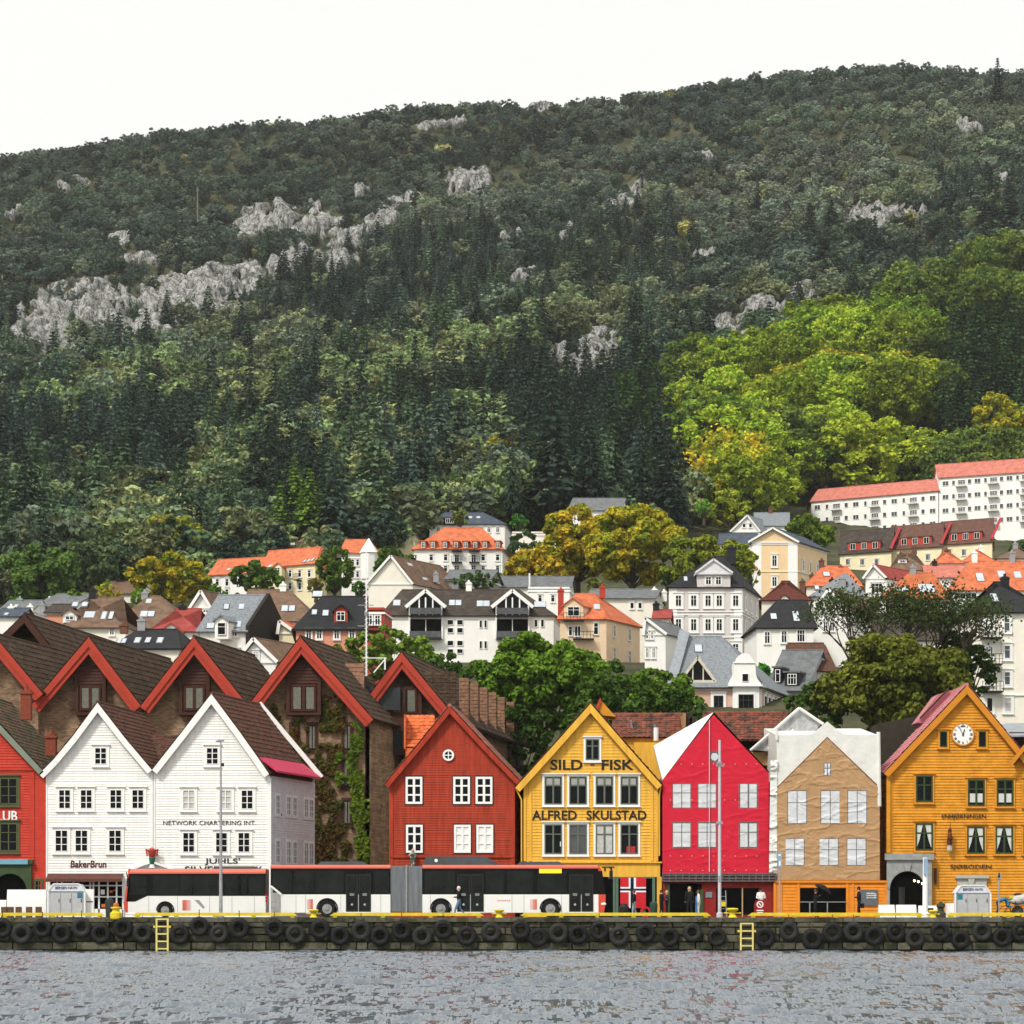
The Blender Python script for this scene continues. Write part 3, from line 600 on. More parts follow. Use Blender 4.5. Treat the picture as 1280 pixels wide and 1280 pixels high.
def gable_wall(m,Lp,Rp,y,zb,board,proud,mi=0,lapped=True):
    zt=Lp[0][1]; n=max(1,int(round((zt-zb)/board)))
    if not lapped:
        pts=[(x,y,z) for x,z in Lp]+[(Lp[-1][0],y,zb),(Rp[-1][0],y,zb)]+[(x,y,z) for x,z in reversed(Rp[1:])]
        return m.ext(pts,(0,.3,0),mi)
    for i in range(n):
        z0=zb+(zt-zb)*i/n; z1=zb+(zt-zb)*(i+1)/n; o=proud*random.uniform(.8,1.2); j=random.uniform(-.004,.004)
        a,b,c,d=poly_x(Lp,z0),poly_x(Rp,z0),poly_x(Rp,z1),poly_x(Lp,z1)
        m.add([(a,y-o,z0+j),(b,y-o,z0+j),(c,y-.004,z1),(d,y-.004,z1),(a,y,z0+j),(b,y,z0+j)],[(0,1,2,3),(4,5,1,0)],mi)
class House: pass
def bryggen(name,label,x0,x1,rakeL,rakeR,Y,L,skew,wallm,roofm,trimm,zb=QZ,tw=.28,board=.17,lapped=True,inset=.0,wallY=0,roofth=.34,proud=.035,second=None,sidem=None,rakes=True):
    """frontal gabled house. rakes: photo px polylines, apex first"""
    h=House(); h.Y=Y; h.r=thing(name,label,'building',(X_((x0+x1)/2,Y),Y,zb)); h.sk=skew;h.L=L
    RL=[(X_(a,Y),Z_(b,Y)) for a,b in rakeL]; RR=[(X_(a,Y),Z_(b,Y)) for a,b in rakeR]
    xa,xb=X_(x0,Y),X_(x1,Y)
    def clip(R,x,s):
        out=[R[0]]
        for (p,q),(p2,q2) in zip(R,R[1:]):
            if (p2-x)*s>=0: t=(x-p)/(p2-p); out.append((x,q+(q2-q)*t)); return out
            out.append((p2,q2))
        out.append((x,R[-1][1])); return out
    WL,WR=clip(RL,xa,-1),clip(RR,xb,1); d=.08
    WL=[(p,q-d) for p,q in WL];WR=[(p,q-d) for p,q in WR]; h.WL,h.WR=WL,WR
    wy=Y+wallY; m=MB(); gable_wall(m,WL,WR,wy,zb,board,proud,0,lapped)
    D=Vector((skew*L,L,0))
    # side and back walls
    zl,zr=WL[-1][1],WR[-1][1]; A=Vector((xa,wy,zb));B=Vector((xb,wy,zb)); Az=Vector((xa,wy,zl));Bz=Vector((xb,wy,zr)); Dw=D*((L-wallY)/L)
    if lapped:
        n=int((zr-zb)/board); m.lap(B,B+Dw,Bz+Dw,Bz,n,proud,(1,-skew,0),1 if sidem else 0); m.lap(A+Dw,A,Az,Az+Dw,n,proud,(-1,skew,0),1 if sidem else 0)
    else: m.poly([B,B+Dw,Bz+Dw,Bz]);m.poly([A+Dw,A,Az,Az+Dw])
    back=[Vector((p,wy,q))+Dw for p,q in WL]+[A+Dw,B+Dw]+[Vector((p,wy,q))+Dw for p,q in reversed(WR[1:])]
    m.poly(back[::-1]); h.wall=m.build('wall',[wallm,sidem or wallm],h.r)
    if rakes:
        for R in (RL,RR):
            for (p,q),(p2,q2) in zip(R,R[1:]):
                a=Vector((p,Y-.36,q));b=Vector((p2,Y-.36,q2)); nn=(b-a).cross(Vector((0,1,0))).normalized(); 
                if nn.z<0: nn=-nn
                rf=(h.__dict__.setdefault('roof_mb',MB())); rf.pantile(b+nn*.05,b+D+nn*.05+Vector((0,.36,0)),a+D+nn*.05+Vector((0,.36,0)),a+nn*.05,th=roofth)
                rf.hexa([a,b,b-nn*.12,a-nn*.12],[a+D,b+D,b+D-nn*.12,a+D-nn*.12])
        # ridge cap
        a=Vector((RL[0][0],Y-.36,RL[0][1]+.05)); h.roof_mb.tube([a,a+D+Vector((0,.36,0))],.11,8)
        h.roof=h.roof_mb.build('roof',roofm,h.r)
        t=MB()
        for R,s in ((RL,-1),(RR,1)):
            for k,((p,q),(p2,q2)) in enumerate(zip(R,R[1:])):
                a=Vector((p,0,q));b=Vector((p2,0,q2)); dn=(b-a).normalized(); nn=dn.cross(Vector((0,1,0))).normalized(); 
                if nn.z<0: nn=-nn
                lo=lambda v,e: Vector((v.x,Y-.40,v.z))-nn*e
                pa,pb=lo(a,0),lo(b,0)
                va=Vector((p,Y-.40,q-tw/abs(dn.x))) if k==0 else lo(a,tw)
                t.hexa([pa,pb,lo(b,tw),va],[v+Vector((0,.09,0)) for v in (pa,pb,lo(b,tw),va)])
                if second:
                    va2=Vector((p,Y-.30,q-second/abs(dn.x))) if k==0 else lo(a,second)+Vector((0,.1,0))
                    o=Vector((0,.1,0)); e=Vector((0,.3,0)); bb=lo(b,second)+o; t.hexa([pa+o,pb+o,bb,va2],[v+e for v in (pa+o,pb+o,bb,va2)],1)
        h.trim=t.build('barge_board',[trimm,trimm],h.r)
    return h
def quoin(m,px,Y,z0,z1,wd=.16,out=.06,mi=0): x=X_(px,Y); m.box(x-wd/2,x+wd/2,Y-out,Y+.1,z0,z1,mi)
YH=176.0; S=YH/F
wht=mat('white_boards',(.83,.83,.79),.6,.12,1.2,streak=True); redo=mat('orange_red_boards',(.50,.045,.025),.6,.18,2); redd=mat('falun_red_boards',(.36,.042,.018),.65,.35,1.5,streak=True)
yel=mat('yellow_boards',(.76,.42,.055),.6,.2,1.5,streak=True); och=mat('ochre_boards',(.64,.27,.022),.65,.28,1.6,col2=(.48,.17,.015),c2s=.5,c2t=.62)
ora=mat('orange_boards',(.72,.24,.02),.6,.14,2); sider=mat('shaded_white_boards',(.52,.54,.57),.7,.15,2); grn=mat('dark_green_paint',(.045,.075,.03),.6,.2,2); oliv=mat('olive_paint',(.09,.10,.045),.6,.2,3)  # sider: white side wall with its shade put into the board colour
# ---- red club house, cut by the left edge
h=bryggen('club_house','orange-red boarded gabled house at the left edge with a green portal',-135,57,[(-40,862),(57,966)],[(-40,862),(0,903),(62,972)][0:1]+[(57,966)],YH,13,.03,redo,tile_moss,mat('grey_green_paint',(.2,.24,.18),.6,.15,2),tw=.3) if 0 else \
  bryggen('club_house','orange-red boarded gabled house at the left edge with a green portal',-137,57,[(-40,862),(-142,968)],[(-40,862),(56,965)],YH,13,.03,redo,tile_moss,mat('grey_green_paint',(.2,.24,.18),.6,.15,2),tw=.34)
CL=h
t=MB(); quoin(t,54,YH,QZ,Z_(966,YH),.35,.07); quoin(t,41,YH,Z_(1075,YH),Z_(966,YH),.2,.07); t.box(X_(-137,YH),X_(52,YH),YH-.1,YH,Z_(960,YH)-.15,Z_(960,YH)); t.build('corner_board',redo,h.r)
for y,hh in ((989,33),(1046.5,35)):
    for x in (11,-28): fwin(h.r,x,y,22,hh,YH,cols=2,rows=3,fm=oliv,cas=.14,cm=oliv,hood=.08)
c=textmesh('CLUB',13*S,trimw,'sign_lettering',h.r,X_(-14,YH),X_(22,YH),Z_(1020,YH),YH-.05,.08,bold=.02)
t=MB(); xa,xb=X_(-45,YH),X_(40,YH); zt=Z_(1075,YH); ac=X_(13,YH); 
t.box(xa,xb+.1,YH-.35,YH-.05,zt-.25,zt); n=18; R=21*S; zc=Z_(1113,YH)
for i in range(n):   # arched surround
    a0,a1=math.pi*i/n,math.pi*(i+1)/n
    p=[(ac+R*math.cos(q),YH-.25,zc+R*math.sin(q)) for q in (a0,a1)]
    def outp(q): 
        x=ac+R*math.cos(q); return (x,YH-.25,zt-.25)
    t.hexa([p[0],p[1],outp(a1),outp(a0)],[(v[0],YH-.05,v[2]) for v in (p[0],p[1],outp(a1),outp(a0))])
t.box(ac+R,X_(40,YH),YH-.25,YH-.05,QZ,zt-.25); t.box(ac-R-.6,ac-R,YH-.25,YH-.05,QZ,zt-.25)
pt=t.build('portal',grn,h.r); MB().box(ac-R,ac+R,YH-.06,YH-.04,QZ,zc+R).build('dark_opening',dark,pt)
MB().hexa([(X_(-20,YH),YH-.42,Z_(1080.5,YH)),(X_(36,YH),YH-.42,Z_(1080.5,YH)),(X_(36,YH),YH-.42,Z_(1074,YH)),(X_(-20,YH),YH-.42,Z_(1074,YH))],[(X_(-20,YH),YH-.36,Z_(1080.5,YH)),(X_(36,YH),YH-.36,Z_(1080.5,YH)),(X_(36,YH),YH-.36,Z_(1074,YH)),(X_(-20,YH),YH-.36,Z_(1074,YH))]).build('fascia_sign',mat('sign_blue',(.16,.36,.45),.4,.15,6),h.r)
fwin(h.r,48.5,1107,10,14,YH,cols=2,rows=2,fm=oliv,cas=.1,cm=oliv)
def chimney_rooftop(px,py0,py1,Y,parent,w=.7,m=None,pot=True):
    x=X_(px,Y); z0,z1=Z_(py1,Y),Z_(py0,Y); q=MB(); q.box(x-w/2,x+w/2,Y-w/2,Y+w/2,z0,z1-.25); q.box(x-w/2-.07,x+w/2+.07,Y-w/2-.07,Y+w/2+.07,z1-.25,z1-.12)
    q.box(x-w/2+.05,x+w/2-.05,Y-w/2+.05,Y+w/2-.05,z1-.12,z1)
    if pot: q.lathe([(w*.22,0),(w*.18,.3)],(x,Y,z1),n=8)
    return q.build('chimney',m or mat('chimney_brick',(.24,.06,.035),.85,.3,6,.4,20),parent)
chimney_rooftop(33,863,900,YH+5,h.roof,.65); chimney_rooftop(64,918,945,YH+3,h.roof,.65)
# ---- white houses
h=bryggen('white_house','white boarded gabled house with a bakery shop, left one of the two white houses',57,191,[(123,879),(92,921),(68,950),(50,968)],[(123,879),(158,924),(191,963)],YH,11,.12,wht,tile_br,trimw,tw=.36,board=.16); W1=h
t=MB(); quoin(t,190,YH,QZ,Z_(962,YH),.14,.08); quoin(t,58,YH,QZ,Z_(963,YH),.14,.06); t.build('corner_board',trimw,h.r)
wk=dict(cols=2,rows=3,fm=trimw,cas=.16,cm=wht,hood=.05,fr=.045,bar=.04)
fwin(h.r,126,945,15,21,YH,**wk)
for x in (81,108,145,172.5): fwin(h.r,x,999,15,24,YH,**wk)
for x in (77,102,144): fwin(h.r,x,1051,16,27,YH,**wk)
textmesh('BakerBrun',9*S,mat('maroon_letter',(.12,.012,.015),.5),'sign_lettering',h.r,X_(88,YH),X_(133,YH),Z_(1080,YH),YH-.05,.02,shear=.12,bold=.015)
# shopfront
a0,a1,z0,z1=X_(62,YH),X_(154,YH),QZ,Z_(1101,YH); t=MB(); t.box(a0,a1,YH-.045,YH-.01,z0,z1); sf=t.build('shopfront',dark,h.r)
t=MB()
for px in (62,72,78,92,113,117,124,135,146,154): t.box(X_(px,YH)-.05,X_(px,YH)+.05,YH-.12,YH-.045,z0,z1)
for py in (1107,1121): t.box(a0,a1,YH-.11,YH-.045,Z_(py,YH)-.04,Z_(py,YH)+.04)
t.box(a0,a1,YH-.12,YH-.045,z0,z0+.5); t.build('shop_glazing_bar',trimw,sf)
t=MB(); q=[((126,131,1112,1118),0),((137,141,1113,1116),1),((142,145,1112,1114),1),((84,90,1116,1128),2),((96,104,1123,1134),2),((137,143,1128,1135),3),((127,132,1130,1134),1)]
for (a,b,c,d),k in q: t.box(X_(a,YH),X_(b,YH),YH-.06,YH-.048,Z_(d,YH),Z_(c,YH),k)
t.build('window_display',[trimw,mat('display_orange',(.6,.15,.03),.6),grym,mat('display_brown',(.2,.1,.04),.7)],sf)
t=MB(); t.hexa([(a0-.1,YH-.95,Z_(1100,YH)),(a1,YH-.95,Z_(1100,YH)),(a1,YH-.02,Z_(1092,YH)),(a0-.1,YH-.02,Z_(1092,YH))],[(a0-.1,YH-.95,Z_(1101.5,YH)),(a1,YH-.95,Z_(1101.5,YH)),(a1,YH-.02,Z_(1093.5,YH)),(a0-.1,YH-.02,Z_(1093.5,YH))])
t.box(a0-.1,a1,YH-.97,YH-.94,Z_(1102.5,YH),Z_(1099,YH)); t.build('awning',mat('brown_awning',(.11,.045,.035),.8,.2,3),h.r)
h=bryggen('white_house','white gabled house lettered NETWORK CHARTERING INT, with a shaded side wall',192,338,[(265,868),(228,916),(191,963)],[(265,868),(300,915),(322,946),(337,968)],YH,9.2,.23,wht,tile_br,trimw,tw=.38,board=.16,sidem=sider); W2=h
t=MB(); quoin(t,193,YH,QZ,Z_(962,YH),.1,.07); quoin(t,337,YH,QZ,Z_(972,YH),.2,.09); t.build('corner_board',trimw,h.r)
fwin(h.r,265.5,945,15,21,YH,**wk)
gk=dict(wk); gk['pm']=curt
for x,k in ((236,gk),(282,gk),(309,wk)): fwin(h.r,x,999.5,15,24,YH,**k)
for x in (236,277,305): fwin(h.r,x,1053,15,25,YH,**wk)
lb=mat('black_letter',(.02,.02,.02),.5,.1)
textmesh('NETWORK CHARTERING INT.',5.5*S,lb,'sign_lettering',h.r,X_(204,YH),X_(320,YH),Z_(1028.5,YH),YH-.05,.02,bold=-.004)
textmesh("JUHLS'",8.5*S,lb,'sign_lettering',h.r,X_(256,YH),X_(300,YH),Z_(1077,YH),YH-.05,.02,bold=.012)
textmesh('SILVER',8.5*S,lb,'sign_lettering',h.r,X_(231,YH),X_(276,YH),Z_(1087,YH),YH-.05,.02,bold=.012); textmesh('GALLERY',8.5*S,lb,'sign_lettering',h.r,X_(281,YH),X_(327,YH),Z_(1087,YH),YH-.05,.02,bold=.012)
# side windows, standing on the sheared wall, white trim darkened for its shade
ang=math.atan2(9.2,.23*9.2); dv=Vector((.23*9.2,9.2,0)); b0=Vector((X_(338,YH),YH,0))
for fz,hz_ in ((1003,25),(1062,29)):
    for f in (.14,.38,.52,.78,.90):
        c=b0+dv*f; win(h.r,c.x,c.y,Z_(fz,YH)-.1,.85,hz_*S,cols=2,rows=3,fm=mat('shaded_white_trim',(.66,.67,.68),.6,.1,2),pm=glassg,cas=.12,rotz=ang)
nv=Vector((9.2,-.23*9.2,0)).normalized()*.12
t=MB(); e0=Vector((X_(338,YH),YH-.4,Z_(966,YH))); t.hexa([e0+nv*4,e0+nv*4+dv,e0+dv-nv*6+Vector((0,0,.9)),e0-nv*6+Vector((0,0,.9))],[v+Vector((0,0,.12)) for v in (e0+nv*4,e0+nv*4+dv,e0+dv-nv*6+Vector((0,0,.9)),e0-nv*6+Vector((0,0,.9)))])
t.build('eaves_flashing',mat('crimson_sheet',(.5,.03,.09),.5,.15,2),h.roof)
t=MB(); a=Vector((X_(265,YH),YH,Z_(868,YH)))+dv; b=Vector((X_(338,YH),YH,Z_(966,YH)))+dv+nv*4; t.beam(a+Vector((0,.1,.15)),b+Vector((0,.1,.15)),.3,.12); t.build('verge_board',trimw,h.roof)
MB().box(b0.x+.3,b0.x+.55,YH+2,YH+2.4,Z_(1018,YH),Z_(1016,YH)).build('wall_lamp',blk,h.r)
# roof between the two white houses and carved figurehead
t=MB(); Yv=YH+4; t.pantile(P(187,955,Yv),P(226,950,Yv),P(222,922,Yv+4),P(186,920,Yv+4)); t.box(X_(184,Yv),X_(226,Yv),Yv+4,Yv+4.3,Z_(955,Yv),Z_(920,Yv+4))
t.tube([P(186,921,Yv+4),P(222,921,Yv+4)],.14,8)
o=top(t,'valley_roof',[tile_br],P(205,955,Yv),'low red-brown tiled roof wedged between the two white gables','roof')
YC4=YH-.3
fg=thing('figurehead','carved red and green ship figurehead mounted between the white houses above the bus','figurehead',P(190,1080,YC4)); 
t=MB(); t.lathe([(.10,0),(.16,.15),(.2,.4),(.17,.5)],P(190,1081,YC4),n=10,mi=1); t.lathe([(.17,0),(.24,.2),(.26,.45),(.12,.58)],P(190,1072,YC4),n=10,mi=0)
for s in (-1,1): t.tube([P(190+s*3,1064,YC4),P(190+s*7,1062,YC4-.1),P(190+s*6,1070,YC4-.2)],[.09,.08,.05],6,mi=0)
t.build('torso',[mat('carved_red',(.35,.04,.03),.5,.3,6),mat('carved_green',(.03,.12,.08),.5,.3,6)],fg)
t=MB(); t.ball(P(190,1062,YC4),(.13,.13,.17)); t.build('head',mat('carved_skin',(.5,.3,.2),.6),fg)
t=MB(); t.lathe([(.22,0),(.15,.06),(.15,.2)],P(190,1084.5,YC4),n=10); t.build('bracket',trimw,fg)
t=MB()
for s in (-1,1): t.beam(P(190+s*2,1078,YH-.2),P(190+s*27,1087,YH-.2),.12,.3)
top(t,'gable_pediment',[trimw],P(190,1087,YH-.2),'small white pitched canopy over the passage between the white houses','canopy')
# ---- hotel: brick gables
brk=brickmat('hotel_brick',(.36,.235,.135),(.20,.115,.065),(.19,.16,.12)); brkd=brickmat('hotel_brick_shaded',(.15,.09,.055),(.11,.065,.04),(.09,.075,.06))  # second brick is the same brick darkened for walls in shade
rtr=mat('hotel_red_trim',(.40,.05,.028),.55,.12,2); dbr=mat('dark_brown_wood',(.06,.022,.014),.6,.3,3); YHt=192.0; SH=YHt/F
def hotel(lab,ax,ay,fl,fr_,x0,x1,L,skew,Y=YHt,oriel=None,wins=(),wm=brk):
    h=bryggen('hotel_gable',lab,x0,x1,[(ax,ay),fl],[(ax,ay),fr_],Y,L,skew,wm,tile_dk,rtr,tw=.42,lapped=False,wallY=.9,roofth=.5,second=.72)
    h.r['group']='brick hotel gables behind the waterfront'
    if oriel:
        ox0,ox1,oy0,oy1,wy0,wy1=oriel; Yo=Y+.35; t=MB(); a,b=X_(ox0,Yo),X_(ox1,Yo); z0,z1=Z_(oy1,Yo),Z_(oy0,Yo)
        t.box(a,b,Yo,Yo+1.1,z0,z1); zt=Z_(wy0,Yo)
        n=int((z1-zt)/.22)
        for i in range(n): q=zt+.1+i*.22; t.add([(a,Yo-.05,q),(b,Yo-.05,q),(b,Yo-.01,q+.2),(a,Yo-.01,q+.2),(a,Yo,q),(b,Yo,q)],[(0,1,2,3),(4,5,1,0)])
        for xx in (a,b): t.box(xx-.12,xx+.12,Yo-.1,Yo+1,z0,z1)
        t.box(a-.12,b+.12,Yo-.11,Yo+1,z0-.15,z0)
        o=t.build('oriel',dbr,h.r); w=win(o,(a+b)/2,Yo,(Z_(wy0,Yo)+Z_(wy1,Yo))/2,(b-a)-.45,(wy1-wy0)*Yo/F,cols=2,rows=1,fm=dbr,pm=glass,fr=.12,bar=.14)
        q=MB()
        for s in (-1,1):
            xx=(a+b)/2+s*((b-a)/2-.62); q.box(xx-.26,xx+.26,Yo-.06,Yo-.046,Z_(wy1,Yo)+.15,Z_(wy0,Yo)-.15)
        q.build('curtain',mat('net_curtain',(.16,.16,.13),.8,.3,9),o)
    for (x,y,wp,hp) in wins:
        o=fwin(h.r,x,y,wp,hp,Y+.9,cols=1,rows=1,fm=dbr,cas=.1,cm=dbr,fr=.1); q=MB(); Yw=Y+.9
        a=X_(x-wp*.3,Yw);b=X_(x-wp*.02,Yw); q.box(a,b,Yw-.06,Yw-.047,Z_(y+hp*.38,Yw),Z_(y-hp*.4,Yw)); a=X_(x+wp*.1,Yw);b=X_(x+wp*.3,Yw); q.box(a,b,Yw-.06,Yw-.047,Z_(y+hp*.38,Yw),Z_(y-hp*.4,Yw)); q.build('curtain',MC['net_curtain'],o)
    return h
G0=hotel('brick hotel gable with red barge boards cut by the left picture edge',-8,793,(-75,872),(55,868),-70,45,16,.2,Y=YHt-.5)
G1=hotel('brick hotel gable rising behind the left white house, one dark oriel window near its peak',112,797,(40,882),(177,883),45,176,17,.2,oriel=(96,130,832,891,857,888))
G2=hotel('brick hotel gable behind the valley of the two white houses, dark oriel under the peak',243,797,(176,884),(311,883),177,310,14,.2,Y=YHt+.03,oriel=(226,260,832,891,857,888))
G3=hotel('tallest-fronted brick hotel gable overgrown with creeper, right of the white houses',376,797,(310,884),(467,900),318,462,13,.2,Y=YHt,oriel=(360,399,816,891,856,889),
  wins=[(368,922,10,35),(390,922,11,35),(434,922,11,35),(390,968,11,36),(434,968,11,36),(390,1016,11,34),(434,1016,11,34),(368,968,11,36),(368,1016,11,34)])
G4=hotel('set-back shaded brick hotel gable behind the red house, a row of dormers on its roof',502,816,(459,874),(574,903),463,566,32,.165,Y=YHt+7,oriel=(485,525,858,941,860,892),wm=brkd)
Yo=YHt+7.35; win(G4.r,X_(505,Yo),Yo-.02,Z_(925,Yo),34*Yo/F,30*Yo/F,cols=2,rows=1,fm=dbr,fr=.14,bar=.14)
# right-hand wall of gable 3, its shade put into darker brick
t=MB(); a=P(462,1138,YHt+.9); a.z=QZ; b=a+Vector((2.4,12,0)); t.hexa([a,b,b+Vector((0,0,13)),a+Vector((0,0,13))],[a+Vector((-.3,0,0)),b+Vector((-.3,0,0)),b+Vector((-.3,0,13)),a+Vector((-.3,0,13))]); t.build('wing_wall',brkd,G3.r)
# sawtooth dormers on G4: each a tile-hung box standing on the right slope
yg=YHt+7; D=Vector((.165*32,32,0)); ea=Vector((X_(574,yg),yg-.36,Z_(903,yg))); ap=Vector((X_(502,yg),yg-.36,Z_(816,yg)))
dxs=[(524,570,839),(574,586,847),(588,598,853),(600,609.5,859),(611,620.5,865),(622,631,871),(633,643,877)]
for i,(x0,x1,yt) in enumerate(dxs):
    f=.06+i*.125; base=ap.lerp(ea,.62)+D*f; Yd=base.y; zt=Z_(yt,Yd); zb=zt-2.9-.15*i; a=X_(x0,Yd); b=X_(x1,Yd); w=b-a
    q=MB(); q.pantile((a,Yd-.2,zb),(b,Yd-.2,zb),(b-.02,Yd+.25,zt),(a-.02,Yd+.25,zt),tw=.2,th=.26,amp=.025)
    q.hexa([(a,Yd-.16,zb),(b,Yd-.16,zb),(b,Yd+.28,zt),(a,Yd+.28,zt)],[(a+.1,Yd+1.6,zb),(b-.1,Yd+1.6,zb),(b-.1,Yd+1.6,zt),(a+.1,Yd+1.6,zt)],1)
    q.build('dormer',[tile_dk if i==0 else mat('dormer_tile',(.22,.12,.075),.9,.4,3,.5,16),dbr],G4.roof)
# dormer on G3 roof
Yd=YHt+6; q=MB(); a,b=X_(424,Yd),X_(455,Yd); q.pantile((a,Yd,Z_(858,Yd)),(b,Yd,Z_(862,Yd)),(b,Yd+1,Z_(828,Yd)),(a,Yd+1,Z_(828,Yd)),th=.3); q.hexa([(a,Yd+.05,Z_(861,Yd)),(b,Yd+.05,Z_(865,Yd)),(b,Yd+1.05,Z_(828,Yd)),(a,Yd+1.05,Z_(828,Yd))],[(a,Yd+4,Z_(861,Yd)),(b,Yd+4,Z_(861,Yd)),(b,Yd+4,Z_(828,Yd)),(a,Yd+4,Z_(828,Yd))],1); q.build('dormer',[MC['dormer_tile'],dbr],G3.roof)
# louvred big roof behind gable 0
Yb=YHt+11; h=bryggen('hotel_gable','large dark brown louvred hotel gable behind the first brick gable',-25,78,[(32,768),(-40,838)],[(32,768),(96,850)],Yb,36,.15,mat('louvre_brown',(.045,.03,.022),.8,.3,2),tile_dk,dbr,tw=.45,board=.3,wallY=1.2,roofth=.5,proud=.12)
h.r['group']='brick hotel gables behind the waterfront'
# rubble: flat roofs and vents between the gables
for px,py,w_ in ((150,870,'between the first and second'),(207,862,'behind the valley of the second and third'),(318,868,'between the third and fourth'),(470,862,'between the fourth and fifth')):
    top(MB().box(X_(px,YHt+9)-1.6,X_(px,YHt+9)+1.8,YHt+7,YHt+9,Z_(890,YHt+9),Z_(py,YHt+9)),'plant_housing',[mat('charcoal_sheet',(.04,.045,.05),.6,.2,2)],P(px,890,YHt+9),f'charcoal plant housing {w_} hotel gables','housing')
# creeper on the brick
def leafpatch(name,label,regions,Y,tints,n,size=.11,orig=None):
    Cs=[];
    for (x0,x1,y0,y1,dens) in regions:
        k=int(n*dens); px=rng.uniform(x0,x1,k); py=rng.uniform(y0,y1,k); keep=fbm(px/9,py/16,3,hash(name)%97 if 0 else 5)>.46; px,py=px[keep],py[keep]
        Cs.append(np.stack([(px-640)*Y/F,Y-.06-rng.uniform(0,.22,len(px)),EYE+(HZ-py)*Y/F],1))
    C=np.concatenate(Cs); o=np.array(orig); Nn=rng.standard_normal(C.shape)*.6+np.array([0,-1,.4])
    me=np_mesh(name,quads(C-o,Nn,size*rng.uniform(.6,1.4,len(C)),1.1)); r=bpy.data.objects.new(name,me); COL.objects.link(r); r.location=orig; r['tint']=list(tints[0]); r['tint2']=list(tints[1]); prop(r,label,'plant'); WO[r]=Vector(orig)
Yi=YHt+.9
leafpatch('creeper','rust and green creeper spread over the brick hotel front right of the white houses',[(330,461,1030,1138,1.),(340,380,880,1030,.4),(395,428,930,1040,.6),(400,430,870,915,.3),(345,385,900,1000,.15)],Yi,((.10,.045,.018),(.07,.085,.02)),5200,orig=tuple(P(400,1138,Yi)))
leafpatch('green_creeper','bright green creeper climbing the right corner of the brick hotel gable',[(439,453,905,1055,1.),(420,452,940,985,.5),(443,462,1000,1100,.5)],Yi-.1,((.16,.24,.02),(.08,.13,.02)),2600,size=.13,orig=tuple(P(446,1138,Yi)))
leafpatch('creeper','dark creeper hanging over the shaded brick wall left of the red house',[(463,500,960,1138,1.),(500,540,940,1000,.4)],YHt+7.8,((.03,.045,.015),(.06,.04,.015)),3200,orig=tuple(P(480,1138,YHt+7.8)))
# hotel lattice mast
mx_=458; Ym=YHt+5; ms=thing('radio_mast','tall slim white lattice mast standing on the hotel roof','mast',P(mx_,838,Ym)); t=MB()
zb_,zt_=Z_(845,Ym),Z_(688,Ym); t.tube([(X_(mx_,Ym),Ym,zb_),(X_(mx_,Ym),Ym,zt_)],[.06,.035],8)
for i in range(26):
    z=zb_+.3*i; t.tube([(X_(mx_,Ym)-.12,Ym,z),(X_(mx_,Ym)+.12,Ym,z+.15)],.02,5)
t.build('pole',trimw,ms); t=MB(); x=X_(mx_,Ym); zr=Z_(823,Ym); t.box(x-.3,x+1.4,Ym-.04,Ym+.04,zr,zr+.06); t.beam((x+.5,Ym,zr-1),(x+1.35,Ym,zr),.08,.08); t.box(x+1.25,x+1.35,Ym-.05,Ym+.05,zr-.8,zr); t.build('bracket',trimw,ms)
t=MB(); t.box(x-.6,x-.05,Ym-.05,Ym+.05,Z_(783,Ym),Z_(782,Ym)); t.box(x-.6,x+.5,Ym-.04,Ym+.04,Z_(757,Ym),Z_(756,Ym)); t.lathe([(.1,0),(.12,.3)],(x-.02,Ym,Z_(770,Ym)),n=8); t.build('aerial',grym,ms)
# ---- red house
h=bryggen('red_house','dark red boarded gabled house with white windows and a small round one',488,643,[(562,883),(522,932),(481,981)],[(562,883),(606,931),(650,977)],YH,8.5,.08,redd,mat('pink_brown_tile',(.33,.14,.11),.85,.35,3,.4,16),redd,tw=.3,board=.15); RH=h
t=MB(); quoin(t,489,YH,QZ,Z_(972,YH),.25,.07); quoin(t,641,YH,QZ,Z_(968,YH),.25,.07); t.box(X_(488,YH),X_(643,YH),YH-.12,YH,Z_(1072,YH),Z_(1069,YH)); t.build('corner_board',redd,h.r)
rk=dict(cols=2,rows=3,fm=trimw,fr=.14,bar=.10,cas=.05,cm=blk)
for x in (517.5,577,605): fwin(h.r,x,988,21,34,YH,**rk)
fwin(h.r,518,1048.5,21,35,YH,**rk)
rk['pm']=blind
for x in (578,606): fwin(h.r,x,1048.5,21,35,YH,**rk)
c=P(560.5,944,YH-.05); t=MB(); t.lathe([(.36,-.08),(.36,.02),(.24,.02),(.24,-.08)],c,'y',20,0,False); 
t.box(c.x-.03,c.x+.03,c.y-.06,c.y,c.z-.27,c.z+.27); t.box(c.x-.27,c.x+.27,c.y-.055,c.y,c.z-.03,c.z+.03); rw=t.build('round_window',trimw,h.r); MB().lathe([(.27,-.03),(.27,.02)],c,'y',20).build('pane',glass,rw)
t=MB(); Yq=YH+2.5; t.pantile(P(507,934,Yq),P(545,934,Yq),P(543,894,Yq+2.6),P(507,894,Yq+2.6),tw=.3,th=.36); t.box(X_(505,Yq),X_(507,Yq),Yq-.1,Yq+2.6,Z_(936,Yq),Z_(893,Yq)); t.box(X_(505,Yq),X_(545,Yq),Yq+2.6,Yq+2.8,Z_(950,Yq),Z_(894,Yq)); t.box(X_(507,Yq),X_(545,Yq),Yq+.02,Yq+.3,Z_(990,Yq),Z_(935,Yq))
top(t,'lean_to_roof',[tile_or],P(525,950,Yq),'small bright orange tiled roof tucked behind the red house gable','roof')
